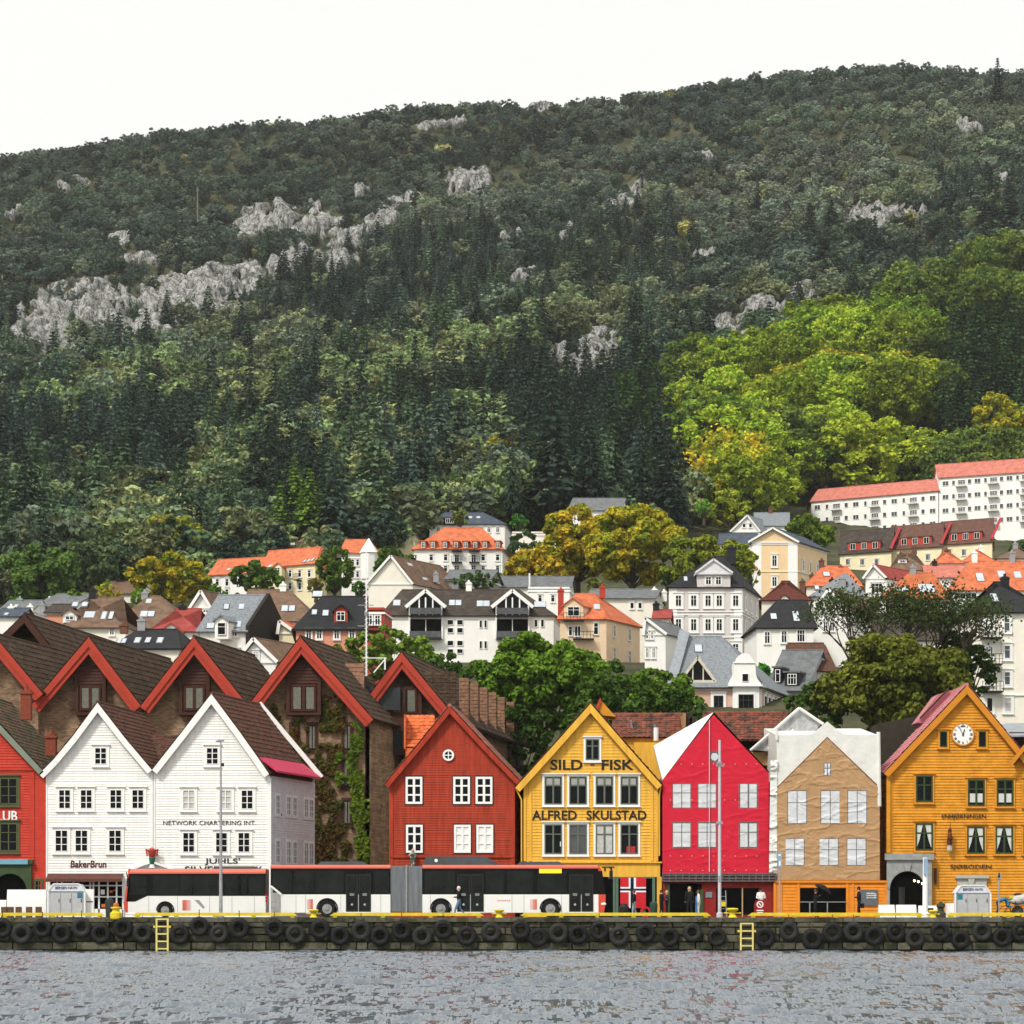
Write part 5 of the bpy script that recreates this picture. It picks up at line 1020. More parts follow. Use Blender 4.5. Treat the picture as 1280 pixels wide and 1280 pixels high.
def ray(px,py,p0,n):
    o=Vector((0,0,EYE)); d=Vector(((px-640)/F,1,(HZ-py)/F)); n=Vector(n); return o+d*((Vector(p0)-o).dot(n)/d.dot(n))
def town(label,Y,x0,x1,ye,yb,kind,yr,L,sk,wm,rm,ax=None,YB=None,hl=0.,hr=0.,W=(),SW=(),sky=(),ch=(),dm=(),wk={},cor=None,name='town_house',oh=.35,cat='building',group=None,belt=(),ridge=.5,bal=()):
    """house measured on the photograph: front wall x0..x1 between eave row ye and base row yb at distance Y"""
    YB=YB or Y; z1=Z_(ye,Y); zb=min(Z_(yb,Y),ground((x0+x1)/2,Y)+.5 if Y>240 else 2)-1.5
    A=Vector((X_(x0,Y),Y,0)); B=Vector((X_(x1,YB),YB,0)); D=Vector((sk*L,L,0)); up=lambda v,z: Vector((v.x,v.y,z))
    r=thing(name,label,cat,up((A+B)/2,max(zb,0)),group); ex=(B-A).normalized(); fn=Vector((ex.y,-ex.x,0)); 
    if fn.y>0: fn=-fn
    rz=math.atan2(ex.y,ex.x); m=MB(); foot=[A,B,B+D,A+D]; dn=D.normalized()
    m.ext([up(v,zb) for v in foot][::-1],(0,0,z1-zb))
    R=MB(); th=.16
    def slab(q,mi=0):
        n=(Vector(q[1])-Vector(q[0])).cross(Vector(q[-1])-Vector(q[0])).normalized(); 
        if n.z<0: n=-n
        R.ext([Vector(v)+n*th for v in q],-n*th,mi)
    hrz=None; plane=None
    if kind=='side':
        M=D*ridge; zr=Z_(yr,Y+L*ridge); a=A+M+ex*hl;b=B+M-ex*hr; o=oh; k=(zr-z1)/max(.1,L*ridge)*o
        Ae,Be=A-ex*(o if hl or 1 else 0)-dn*o,B+ex*o-dn*o; Af,Bf=A-ex*o+D+dn*o,B+ex*o+D+dn*o; ea=(o if not hl else 0); eb=(o if not hr else 0)
        ra,rb=up(a-ex*ea,zr),up(b+ex*eb,zr); ze=z1-k
        slab([up(Ae,ze),up(Be,ze),rb,ra]); slab([up(Bf,ze),up(Af,ze),ra,rb])
        if hl: slab([up(Af,ze),up(Ae,ze),ra])
        if hr: slab([up(Be,ze),up(Bf,ze),rb])
        m.ext([up(A,z1),up(a,zr-.1),up(A+D,z1)],ex*.25) if not hl else None
        m.ext([up(B,z1),up(b,zr-.1),up(B+D,z1)],-ex*.25) if not hr else None
        plane=(up(Ae,ze+th),(up(Be,ze)-up(Ae,ze)).cross(ra-up(Ae,ze))); R.tube([ra+Vector((0,0,.16)),rb+Vector((0,0,.16))],.12,6)
    elif kind=='front':
        zr=Z_(yr,Y); c=Vector((X_(ax if ax else (x0+x1)/2,Y),Y,0)); o=oh
        m.ext([up(A,z1),up(c,zr-.1),up(B,z1)],dn*.3); m.ext([up(A+D,z1),up(c+D,zr-.1),up(B+D,z1)],-dn*.3)
        for P0 in (A,B):
            e=(up(P0,z1)-up(c,zr)); e=e*(1+o/e.length); E=up(c,zr)+e; slab([E-dn*o,up(c,zr)-dn*o,up(c,zr)+D+dn*o,E+D+dn*o])
            if P0 is B: plane=(E+Vector((0,0,th)),(D).cross(-e))
        R.tube([up(c,zr+.15)-dn*o,up(c,zr+.15)+D],.12,6)
        t=MB()
        for P0 in (A,B):
            e=(up(P0,z1)-up(c,zr)); e=e*(1+o/e.length); t.beam(up(c,zr+.1)-dn*(o+.06),up(c,zr+.1)+e-dn*(o+.06),.32,.07,fn)
        t.build('barge_board',wk.get('barge',trimw),r)
    else:
        m.ext([up(v,z1) for v in foot][::-1],(0,0,.5)); R.ext([up(v,z1+.1) for v in foot][::-1],(0,0,.12)); zr=z1+.3; plane=(up(A,z1),Vector((0,-.1,1)))
    wall=m.build('wall',wm,r); roof=R.build('roof',rm,r)
    t=MB()
    if cor: t.hexa(*[[up(v+fn*s-ex*.1,z) for v,z in ()] for s in ()]) if 0 else None
    t2=[z1]+[Z_(q,Y) for q in belt]
    for q in t2:
        e=.22 if q==z1 else .12; t.ext([up(A+fn*.12-ex*.12,q-e),up(B+fn*.12+ex*.12,q-e),up(B+D+ex*.12,q-e),up(B+D,q-e),up(B,q-e),up(A,q-e)],(0,0,e-.02))
    if cor: 
        for v in (A,B-ex*cor): t.ext([up(v+fn*.06,zb+1),up(v+ex*cor+fn*.06,zb+1),up(v+ex*cor,zb+1),up(v,zb+1)],(0,0,z1-zb-1.3))
    t.build('cornice',wk.get('trim',trimw),r)
    for w in W:
        xs,y,wp,hp=w[:4]; c=w[4] if len(w)>4 else 2; ro=w[5] if len(w)>5 else 2; pm=w[6] if len(w)>6 else glass
        for x in xs:
            p=ray(x,y,A,fn); win(r,p.x+fn.x*.02,p.y+fn.y*.02,p.z,wp*p.y/F,hp*p.y/F,cols=c,rows=ro,fm=wk.get('fm',trimw),pm=pm,cas=wk.get('cas',.1),cm=wk.get('cm',trimw),hood=wk.get('hood',.05),rotz=rz,ratio=wk.get('ratio',.35 if ro==2 else None))
    sn=Vector((dn.y,-dn.x,0)); rz2=math.atan2(dn.y,dn.x); 
    for fr_,y,wm_,hp in SW:
        for f in fr_:
            p=up(B+D*f,Z_(y,YB)); win(r,p.x+sn.x*.02,p.y+sn.y*.02,p.z,wm_,hp*YB/F,cols=2,rows=2,fm=wk.get('fm',trimw),pm=glass,cas=wk.get('cas',.1),cm=wk.get('cm',trimw),hood=wk.get('hood',.05),rotz=rz2,ratio=.35)
    if plane:
        p0,n=plane; n=n.normalized(); 
        if n.z<0: n=-n
        s=n.cross(Vector((0,0,1))).normalized() if abs(n.z)<.99 else Vector((1,0,0)); u=n.cross(s)
        if kind=='front': s,u=u,s
        for x,y,wp,hp in sky:
            p=ray(x,y,p0,n); wq,hq=wp*p.y/F*.5,hp*p.y/F*.5/max(.35,abs(u.z) if kind!='front' else .6); t=MB(); t.obox(p,s*(wq+.07),u*(hq+.07),n*.09); o=t.build('skylight',fd if (int(x)%2) else grym,roof); t=MB(); t.obox(p+n*.03,s*wq,u*hq,n*.08); t.build('pane',sky_g,o)
    for x,yt,ybt in ch:
        Yc=Y+L*.5; q=chimney_rooftop(x,yt,ybt,Yc,roof,.75,wk.get('chm') or (blk,grym,w1,MC['old_brick'])[int(x)%4],True)
    for d in dm:
        x,yt,yb_,wp=d[:4]; dmw=d[4] if len(d)>4 else wm; dk=d[5] if len(d)>5 else 'gable'; wc=d[6] if len(d)>6 else 2
        p=ray(x,yb_,plane[0],plane[1]); wd=wp*p.y/F/2; zt=Z_(yt,p.y); zs=zt-(wd*.75 if dk=='gable' else .25); dep=min(L*.5,(zt-p.z)*1.6+.8); c=p-fn*(-.0)
        q=MB(); a,b=c-ex*wd,c+ex*wd; top_=[up(a,p.z-.2),up(b,p.z-.2),up(b,zs)]+([up(c,zt)] if dk=='gable' else [])+[up(a,zs)]; q.ext(top_,dn*dep); dd=q.build('dormer',dmw,roof)
        q=MB()
        if dk=='gable':
            for sd in (-1,1):
                e=c+ex*wd*sd*1.22; zz=zs-(zt-zs)*.22; q.ext([up(e,zz)-dn*.25,up(c,zt)-dn*.25,up(c,zt+.16)-dn*.25,up(e,zz+.16)-dn*.25],dn*(dep+.3))
        else: q.ext([up(a-ex*.15,zs)-dn*.2,up(b+ex*.15,zs)-dn*.2,up(b+ex*.15,zs+.18)-dn*.2,up(a-ex*.15,zs+.18)-dn*.2],dn*(dep+.2))
        q.build('dormer_roof',d[7] if len(d)>7 else rm,dd)
        if isinstance(wc,tuple):
            for off in wc: win(dd,c.x+ex.x*wd*off,c.y+ex.y*wd*off-.05,(p.z+zs)/2+.02,wd*.32,(zs-p.z)*.8,cols=3 if off==0 else 2,rows=1,rotz=rz,fr=.05)
        elif wc: win(dd,c.x-dn.x*.02,c.y-.03,(p.z+zs)/2+.02,wd*1.25,(zs-p.z)*.8,cols=wc,rows=2 if wc<4 else 1,rotz=rz,ratio=.35 if wc<4 else None)
    for x,y,wp in bal:
        p=ray(x,y,A,fn); wd=wp*p.y/F/2; q=MB(); a,b=p-ex*wd,p+ex*wd; q.ext([a,b,b+fn*1.1,a+fn*1.1],(0,0,.12))
        for i in range(7): v=a.lerp(b,i/6)+fn*1.06; q.box(v.x-.025,v.x+.025,v.y-.025,v.y+.025,v.z+.1,v.z+1.0)
        q.beam(a+fn*1.06+Vector((0,0,1)),b+fn*1.06+Vector((0,0,1)),.06,.06); q.beam(a+fn*1.06+Vector((0,0,.55)),b+fn*1.06+Vector((0,0,.55)),.04,.04); q.build('balcony',wk.get('bm',blk),r)
    return r,wall,roof
g_=lambda a,b,n:[a+(b-a)*i/(n-1) for i in range(n)]
# left town
town('small white house with a pale grey roof at the far left behind the hotel roofs',380,3,40,762,800,'side',752,9,.1,w1,R_gy,ch=[(25,748,756)],sky=[(20,758,4,5)])
town('low dark-roofed house at the far left edge',350,-6,24,771,800,'side',762,8,.1,w1,R_bs,ch=[(14,758,768)],sky=[(8,768,4,4)])
town('white house with a light grey roof left of the brown hipped roofs',395,44,88,758,790,'side',744,10,.5,w1,R_gy,ch=[(62,748,757)])
town('salmon house showing between grey roofs at the left',370,58,80,766,800,'side',757,8,.1,salmon,R_dk,ch=[(53,755,770),(38,757,768)])
town('white house with a steep brown hipped roof, paired skylights and a white gabled dormer',300,78,157,784,830,'side',749,13,.1,w2,R_br,hl=5,hr=5.6,sky=[(94,756,6,6),(106,756,6,6),(112,769,12,9),(130,770,5,11),(139,770,5,11)],ch=[(116,736,752)],dm=[(87,762,776,17,trimw)],W=[([95,140],790,6,8)])
town('long brown hipped roof beside the steep hipped one',330,136,238,786,830,'side',747,14,.1,w2,R_br,hl=3,hr=5,sky=[(186,752,6,6),(180,768,8,8),(189,768,8,8),(149,768,7,7)],ch=[(181,740,750)])
town('white house with a red hipped roof',298,187,247,789,830,'side',763,10,.1,w1,R_rd,hl=4.5,hr=3.5,ch=[(228,757,770)],W=[([198,210,220],793,5,6)],dm=[(214,780,790,26,trimw,'gable',3)])
town('white house under a low black hipped roof with four skylights',268,140,224,811,850,'side',789,11,.15,w2,R_bk,hl=.8,hr=1.6,sky=[(149,802,5,7),(155,802,5,7),(172,801,6,8),(185,801,6,8),(200,801,6,8)],ch=[(155,780,792),(177,774,790)])
town('glazed white gable between the red-roofed house and the grey slate roof',318,237,268,765,815,'front',740,10,.5,w1,R_br,ax=253,W=[([246,257],770,7,16,2,2,glassg)])
town('tall narrow white house with a grey slate roof and black brick gable wall',285,250,307,788,850,'side',746,10,.33,w1,R_sl,sky=[(283,759,6,7),(302,759,6,7),(263,783,9,7),(296,781,10,8)],dm=[(277,770,796,17,w1,'gable',1)],W=[([291,297],816,4,10,1,2),([293],792,8,7)],wk=dict(barge=blk))
bgw=mat('black_brick',(.03,.026,.022),.9,.3,5)
Yq=285; bb=Vector((X_(307,Yq)+.03,Yq-.2,0)); dd=Vector((.33*10,10,0)); zz=Z_(788,Yq); q=MB()
q.ext([Vector((bb.x,bb.y,15)),Vector((bb.x+dd.x,bb.y+dd.y,15)),Vector((bb.x+dd.x,bb.y+dd.y,zz+.4)),Vector((bb.x+dd.x/2,bb.y+dd.y/2,Z_(742,Yq+5))),Vector((bb.x,bb.y,zz+.5))],(.35,-.1,0)); top(q,'fire_wall',[bgw],(bb.x,bb.y,15),'black brick fire wall rising above the grey slate roof','wall')
town('small white gabled house in front of the black fire wall',258,299,346,826,850,'front',800,9,.5,w1,R_br,ax=319.5,W=[([320],819,7,10,2,2,curt)],sky=[(360,820,4,4)])
town('house with a wide brown roof and two paired skylights behind the slate roof',330,300,392,776,815,'side',739,13,.1,w2,R_br,hr=4,sky=[(356,761,7,8),(365,761,7,8),(397,743,12,8)],ch=[(354,730,742)],dm=[(297,742,755,16,trimw,'gable',1)])
town('narrow yellow house with a small orange roof squeezed behind the red brick gable',290,349,368,790,830,'front',778,8,.3,cream,R_or,ax=351)
town('salmon house with a black tiled roof and a red dormer',272,370,456,786,830,'side',748,11,-.05,salmon,R_bk,hl=2.4,sky=[(393,766,6,7),(407,767,7,8)],dm=[(426,757,778,17,mat('red_dormer',(.4,.05,.03),.6),'gable',2)],W=[([386,399,421,440],793,7,12)])
town('red and white balconied house end behind the white mast',300,455,480,765,815,'flat',755,6,.1,rtr,R_dk,W=[([462,472],775,7,12)],bal=[(467,790,22)])
town('long cream terrace with a bright orange roof on the left slope',450,262,330,719,752,'side',701,11,.2,w1,R_or,YB=446,W=[([272,284],728,5,9,1,2),([272,284],741,5,9,1,2)],name='terrace',sky=[(286,712,4,3)])
town('cream end of the orange-roofed terrace with a curved gable',445,330,394,709,752,'side',690,11,.1,cream,R_or,YB=440,hr=.01,W=[([352,363,375,387],717,5,9,1,2),([352,363,375,387],733,5,9,1,2)],sky=[(381,702,3,4),(386,701,3,4),(391,700,3,4),(338,708,5,3)],dm=[(347,704,718,12,cream)],bal=[(374,726,8)],name='terrace')
town('white block with an orange roof right of the round green street tree',440,427,470,691,750,'side',676,11,.1,w1,R_or,hr=2,W=[([441,447,455,463],703,4,8,1,2),([441,447,455,463],718,4,8,1,2),([441,455],733,4,8,1,2)])
t=MB(); p=P(461,692,438); t.lathe([(1.3,-4),(1.3,0),(1.5,.1),(.05,2.4)],p,n=8,mi=0); top(t,'turret',[w1],p,'small white corner turret with a pointed top on the orange-roofed block','turret')
town('villa with a steep blue-black roof and white round dormers',505,284,340,690,705,'side',671,11,0,w1,R_bs,hl=3,hr=3,ch=[(313,666,674)],dm=[(305,677,686,12,trimw,'box',2),(323,678,686,8,trimw,'box',1)],W=[([292,302,315,327],696,4,5,1,2)])
town('small white house left of the blue-black roofed villa',500,247,282,701,716,'side',690,8,.2,w1,R_gy,ch=[(265,688,694)],dm=[(254,693,703,9)])
town('cream villa with a brown hipped roof',510,372,428,678,695,'side',663,11,.1,cream,R_br,hl=3,hr=3,ch=[(389,662,670),(404,660,668)],W=[([380,392,405,417],684,3.5,6,1,2)],sky=[(394,672,7,3),(418,673,3,3)])
town('grey-roofed house beside the cream hipped villa',500,343,372,693,706,'side',681,9,.2,cream,R_br,sky=[(356,688,7,5)],ch=[(366,676,684)])
town('long cream house with a wide brown hipped roof near the forest edge',520,441,519,668,700,'side',652,11,.1,cream,R_br,hl=3,hr=4,W=[([450,460,470,482,494,506],674,3.5,6,1,2),([450,460,470,482,494],686,3.5,6,1,2)],sky=[(464,660,9,5),(480,657,4,3),(490,657,4,3),(500,657,4,3)],ch=[(482,646,655)])
town('tiny white cottage with a red roof against the trees',540,424,440,658,666,'side',650,7,.4,w2,R_pk)
town('long white house with a blue-slate hipped roof below the pines',525,537,631,655,680,'side',642,11,.1,w1,R_bs,hl=2,hr=4.5,W=[([602,611,622],662,4,7,2,2),([548,560,575],662,4,6,2,2)],dm=[(562,646,655,16,blk,'box',4)],sky=[(578,648,4,3),(588,647,4,3),(598,647,4,3)],ch=[(545,648,655)])
# orange mansard block
r,wl,ro=town('white apartment block with an orange mansard roof and black balconies',448,517,628,686,740,'side',661,13,.1,w1,R_or,hl=4,hr=4,name='apartment_block',W=[([539,557,604,622],697,5,8,1,2),([539,557,604,622],711,5,8,1,2),([571,592],698,6,10,2,2),([571,592],711,6,9,2,2),([572,593],722,5,5,2,1)],dm=[(x,675,686,7,R_or,'box',2) for x in (529,541,556,570,582,594,606,622)],bal=[(571,690,13),(571,704,13),(593,690,13),(593,704,13)])
town('cream house with a white gable wall and a brown roof with skylights',402,461,516,729,770,'front',696,12,.55,w2,R_br,ax=490,sky=[(512,706,4,6),(531,724,4,7),(545,728,4,8)],ch=[(545,716,728)])
town('low building with a dark grey roof behind the brown-roofed apartments',412,556,612,724,750,'side',714,9,.2,mat('grey_cladding',(.22,.23,.24),.7),R_gy)
town('long low building with a flat dark roof and roof vents left of the yellow trees',420,592,712,734,760,'side',722,9,.1,w1,R_gy,ch=[(631,728,738),(640,730,740),(655,726,736),(678,730,740)],W=[([676,691],745,5,8,1,2)])
t=MB(); p=P(662,736,417); t.tube([p,p+Vector((0,0,2.3))],[.13,.13],8); top(t,'vent_pipe',[trimw],p,'white vent pipe standing on the long flat dark roof','pipe')
town('white annex with small windows behind the brown-roofed apartments',400,660,712,738,790,'flat',736,8,.1,w1,R_gy,W=[([675,691],748,5,9,1,2)])
# big white apartment house with balconies
Ya=366; r,wl,ro=town('long white apartment house with a dark brown roof and two glazed white gables',Ya,479,692,769,850,'side',739,13,.1,w1,R_dk,hl=1.5,hr=5,name='apartment_house',belt=(773,),
  W=[([563,575],778,8,7,1,1),([563,575],788,8,7,1,1),([563,575],804,8,7,1,1),([563,575],814,8,6,1,1),([565,573],830,4,9,1,1),([601,607],780,4,10,1,1),([601,607],806,4,10,1,1),([670,678],779,4.5,10,1,1)],sky=[(496,754,8,8),(565,754,7,8),(573,754,7,8),(600,755,7,8),(608,755,7,8),(675,756,14,8)],ch=[(586,728,740)],wk=dict(cas=0.0,hood=0))
for cx,w_ in ((532,50),(640.5,52)):
    a,b=cx-w_/2,cx+w_/2; Yf=Ya-.9; t=MB()
    t.ext([P(cx-20,770,Yf),P(cx+20,770,Yf),P(cx+20,754,Yf),P(cx,741,Yf),P(cx-20,754,Yf)],(0,5,0)); g=t.build('glazed_gable',glass,ro)
    t=MB(); t.beam(P(a,759,Yf-.1),P(cx,738,Yf-.1),.45,.3); t.beam(P(b,759,Yf-.1),P(cx,738,Yf-.1),.45,.3)
    for q in (-20,-8,0,9,20): t.box(X_(cx+q,Yf)-.09,X_(cx+q,Yf)+.09,Yf-.12,Yf,Z_(769,Yf),Z_(756 if abs(q)>15 else 747,Yf))
    t.build('gable_trim',trimw,g)
    t=MB(); t.ext([P(a,759,Yf),P(cx,738,Yf),P(cx,738,Yf)+Vector((0,6,0)),P(a,759,Yf)+Vector((0,6,0))],(0,0,.14)); t.ext([P(b,759,Yf),P(cx,738,Yf),P(cx,738,Yf)+Vector((0,6,0)),P(b,759,Yf)+Vector((0,6,0))],(0,0,.14)); t.build('gable_roof',R_dk,g)
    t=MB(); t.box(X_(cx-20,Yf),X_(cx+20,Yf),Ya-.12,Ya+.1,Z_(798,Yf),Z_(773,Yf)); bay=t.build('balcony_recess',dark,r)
    t=MB(); t.box(X_(cx-20,Yf),X_(cx+20,Yf),Ya-1.1,Ya-.13,Z_(799,Yf),Z_(797,Yf)); t.box(X_(cx-20,Yf),X_(cx+20,Yf),Ya-1.1,Ya-.13,Z_(771,Yf),Z_(769,Yf)); t.build('balcony',blk,r)
    t=MB(); t.box(X_(cx-20,Yf),X_(cx+20,Yf),Ya-1.13,Ya-1.1,Z_(797,Yf),Z_(789,Yf)); t.box(X_(cx-20,Yf),X_(cx+20,Yf),Ya-1.25,Ya-1.2,Z_(768,Yf),Z_(760,Yf)); t.build('balcony_glass',glassg,r)
    t=MB(); 
    for q in (-20.5,20.5): t.box(X_(cx+q,Yf)-.1,X_(cx+q,Yf)+.1,Ya-.3,Ya+.1,Z_(798,Yf),Z_(769,Yf))
    t.box(X_(cx,Yf)-.05,X_(cx,Yf)+.05,Ya-.2,Ya-.12,Z_(799,Yf),Z_(770,Yf)); t.box(X_(cx-20.5,Yf),X_(cx+20.5,Yf),Ya-.29,Ya+.09,Z_(771,Yf),Z_(769.5,Yf)); t.build('balcony_frame',trimw,r)
# peach corner house
town('peach corner house with an orange hipped roof and a red chimney',358,700,758,773,855,'side',744,10,.47,creamp,R_ob if 0 else R_or,hl=0,hr=3.6,W=[([745],786,6,15,1,2),([713],789,5,12,1,2),([722],789,8,13,2,1)],SW=[((.22,.68),787,.75,15),((.22,.68),816,.75,16)],dm=[(717,748,772,24,creamp,'gable',2)],sky=[(746,759,7,7)],ch=[(701,737,778),(753,733,748)],bal=[(717,777,26),(729,800,26)],wk=dict(chm=rtr,cas=.03),belt=(842,))
town('white house with a grey roof right of the peach corner house',335,806,832,792,850,'front',774,9,.45,w1,R_gy,ax=808,W=[([809,815],794,3,9,1,2),([809,817],816,4,13,2,2)])
town('dark flat-roofed outbuildings with white chimneys above the peach house',385,735,818,748,775,'side',738,8,.2,w2,R_gy,ch=[(783,744,760),(818,736,752),(830,739,752),(793,742,756)],W=[([790,800],757,5,8,1,1)])
town('small red roof wedged left of the large greige building',350,818,836,773,800,'side',764,7,.1,w2,R_rd,ch=[(820,754,768)])
# greige building
r,wl,ro=town('tall greige apartment building with a black hipped roof and a pedimented dormer',378,836,928,733,860,'side',697,12,.27,greige,R_bk,hl=4.8,hr=3.6,name='apartment_building',W=[([848,867,885,899,919.5],751,7.5,14),([848,867,885,899,919.5],781,7.5,15),([848,867,885,899,919.5],812,7.5,15)],SW=[((.2,.52,.84),752,.8,14),((.2,.52,.84),782,.8,15)],cor=1.1,belt=(764,768,796),wk=dict(cas=.28,hood=.12),sky=[(940,724,5,10) if 0 else (857,724,4,6)])
Yf=377.6; t=MB(); t.ext([P(871.5,734,Yf),P(913,734,Yf),P(913,717,Yf),P(871.5,717,Yf)],(0,5,0)); d_=t.build('dormer',greige,ro)
t=MB(); t.ext([P(870,716,Yf-.3),P(915,716,Yf-.3),P(892,700,Yf-.3)],(0,5.5,0)); t.ext([P(869,718,Yf-.4),P(916,718,Yf-.4),P(916,715.5,Yf-.4),P(869,715.5,Yf-.4)],(0,5,0)); t.beam(P(869,716,Yf-.45),P(892,699,Yf-.45),.25,.2);t.beam(P(916,716,Yf-.45),P(892,699,Yf-.45),.25,.2); t.build('pediment',[mat('pale_grey_trim',(.66,.66,.68),.6)],d_)
for x in (885.5,898): fwin(d_,x,726,7,10,Yf,cols=2,rows=2,ratio=.35,cas=.12)
chimney_rooftop(914,684,706,384,ro,1.2,blk)
# black roof white house and neighbours
town('white house with a black tiled roof and two skylights right of the greige building',332,946,1017,784,840,'side',752,11,-.05,w1,R_bk,hl=3.2,hr=.01,W=[([959],797,7,15),([980],796,7,15),([1001],795,10,15,3,2)],sky=[(967,771,7,8),(995,771,7,14)],ch=[(953,804,818)])
town('house with a maroon hipped roof behind the black-roofed house',395,952,1012,750,790,'side',728,11,.1,w2,R_mr,hl=4,hr=4,dm=[(981,744,754,10,w1,'gable',1)],ch=[(1003,726,745)])
# slate corner house
Ys2=287; r,wl,ro=town('ornate corner house with a slate roof, curved white gable turret and pink wall panels',Ys2,838,952,856,900,'side',798,13,.30,pinkw,R_sl,hl=.01,hr=5.5,name='corner_house',W=[([898],881,12,23,2,2),([932],881,18,23,3,2)],SW=[((.12,.27,.42,.57,.72,.87),880,.9,22)],sky=[(873,811,9,10)],wk=dict(cas=.3,hood=.1,fm=fd,cm=trimw),cor=.5,belt=(861,),oh=.5)
Yf=Ys2-.9; t=MB(); prof=[(911,857),(911,853),(914,848),(917,843),(918,828),(921,826),(923,820),(927,817),(932,816),(937,818),(940,822),(942,826),(944,829),(945,843),(947,849),(951,854),(951,857)]
t.ext([P(a,b,Yf) for a,b in prof][::-1],(0,3.0,0)); g=t.build('curved_gable',trimw,ro); t=MB(); t.box(X_(916,Yf),X_(946,Yf),Yf-.12,Yf,Z_(829,Yf),Z_(827.5,Yf)); t.box(X_(910,Yf),X_(953,Yf),Yf-.15,Yf+1,Z_(858,Yf),Z_(856,Yf)); t.build('moulding',trimw,g); fwin(g,931.5,847,8,10,Yf,cols=1,rows=1,fm=trimw,fr=.04)
t=MB(); t.ext([P(916,858,Yf+.3),P(949,858,Yf+.3),P(949,900,Yf+.3),P(916,900,Yf+.3)],(0,1,0)); t.build('bay',trimw,r); fwin(r,932.5,880,19,24,Yf+.3,cols=3,rows=2,fm=fd,cas=.2,cm=trimw,ratio=.3)
Yf=Ys2+.4; t=MB(); t.ext([P(851,852,Yf),P(893,852,Yf),P(872,824,Yf)],(0,4,0)); g=t.build('gable_dormer',glass,ro); t=MB()
for a,b in (((849,853),(872,822)),((895,853),(872,822)),((851,852),(893,852))): t.beam(P(*a,Yf-.15),P(*b,Yf-.15),.28,.4)
for q in (866,879): t.beam(P(q,852,Yf-.1),P(q,832,Yf-.1),.12,.15)
t.build('gable_trim',mat('pale_wood_trim',(.6,.56,.46),.6),g); t=MB()
for s in (-1,1): t.ext([P(872+s*25,854,Yf-.3),P(872,821,Yf-.3),P(872,821,Yf-.3)+Vector((0,4.5,0)),P(872+s*25,854,Yf-.3)+Vector((0,4.5,0))],(0,0,.15))
t.build('gable_roof',mat('grey_brown_shingle',(.14,.12,.10),.85,.4,4),g)
t=MB(); t.beam(P(856,790,Ys2+6),P(838,856,Ys2-.6),1.0,.5); t.beam(P(856,789,Ys2+6),P(853,800,Ys2+5.5),1.1,.7); t.build('verge_parapet',zinc,ro)
town('low grey-roofed wing behind the ornate corner house',300,960,1005,862,900,'side',815,12,.4,mat('lilac_grey_render',(.42,.42,.46),.8),R_gy,W=[([965,975,985,995],880,5,14,1,2)],dm=[(972,832,855,10,blk,'box',1),(990,838,858,18,blk,'box',3)])
town('cream house with a brown roof and an orange gable above the corner house',305,984,1042,838,900,'side',806,10,.1,w2,tile_br,hl=.01,hr=1,sky=[(1027,823,6,8)],name='town_house')
# right-hand slope
def win_rows(x0,x1,y0,y1,n,rows,dy): return [(g_(x0,x1,n),y0+dy*i,0,0) for i in range(rows)]
def block(label,Y,x0,x1,ye0,YB,yb,yr,L,nw,rows,dy,hl,hr,cols):
    W=[]; 
    for i in range(rows):
        for j,x in enumerate(cols):
            k=j%4; y=ye0+8+dy*i-(x-x0)*SLP; W.append(([x],y,(8,4,10,5)[k],6,(2,1,3,1)[k],1,glassg))
    return town(label,Y,x0,x1,ye0,yb,'side',yr,L,.05,w1,R_pk,YB=YB,hl=hl,hr=hr,W=W,name='apartment_block',wk=dict(cas=.03,hood=0,bm=mat('balcony_grey',(.55,.55,.53),.7)),bal=[(cols[j],ye0+8+dy*i-(cols[j]-x0)*SLP+6,14) for i in range(rows) for j in range(2,len(cols),4)],ch=[(x0+18+30*k,yr-6-7*(k/3 if x0<1100 else .5),yr+4) for k in (0,1.3,2.4)] )
SLP=.082
block('long white apartment block with a salmon-red roof climbing the right slope, lower left part',610,1014,1173,627,594,690,614,11,9,3,16,2,0,g_(1022,1166,13))
block('taller right part of the long white apartment block with a salmon-red roof',594,1174,1300,597,585,690,582,11,9,4,17,0,0,g_(1182,1292,12))
YT=525; xs=[1050,1114,1177,1240]; SLT=.094
for i in range(3):
    a,b=xs[i],xs[i+1]; ye=692.5-(a-1050)*SLT; Y0=YT-i*2.2
    town(['dark-roofed left house of the cream terrace with red dormers','middle house of the cream terrace with red dormers','right house of the cream terrace with red dormers and a cream gable end'][i],Y0,a,b,ye,735,'side',ye-27,12,.18,cream,R_dk if i==0 else rf('umber_roof',(.12,.06,.045)),YB=Y0-5 ,W=[([a+10+0*i,a+28,a+46],ye+12-2,6,8,3,1)],name='terraced_house',group='cream terraced houses with red dormers',
      dm=[(a+30,ye-16.5,ye-5,44,rtr,'box',(-.68,0,.68))],wk=dict(trim=cream,cas=.05))
    for j,x in enumerate((a+15,a+30,a+46)):
        Yd=Y0-.4+1.5; p=P(x,ye-9-(x-a)*.08,Y0-.6+1.6); 
    t=MB(); Yp=Y0; p0=P(b,ye-6,Y0-4.5); t.beam(P(b-1,ye-6-.5,Y0-5),P(b+11,ye-33,Y0+2),.45,.8); top(t,'parapet',[mat('crimson_parapet',(.42,.04,.05),.6)],p0,f'crimson parapet on the roof edge of the {("left","middle","right")[i]} cream terraced house','parapet')
town('slate-roofed white villa behind the pale yellow villa',560,915,950,664,690,'front',645,12,.5,w1,R_sl,ax=935,W=[([930,938],657,4,5,1,1)])
town('slate-roofed wing with a skylight left of the street tree',565,944,985,657,690,'side',642,10,.1,w1,R_sl,ch=[(963,634,645)])
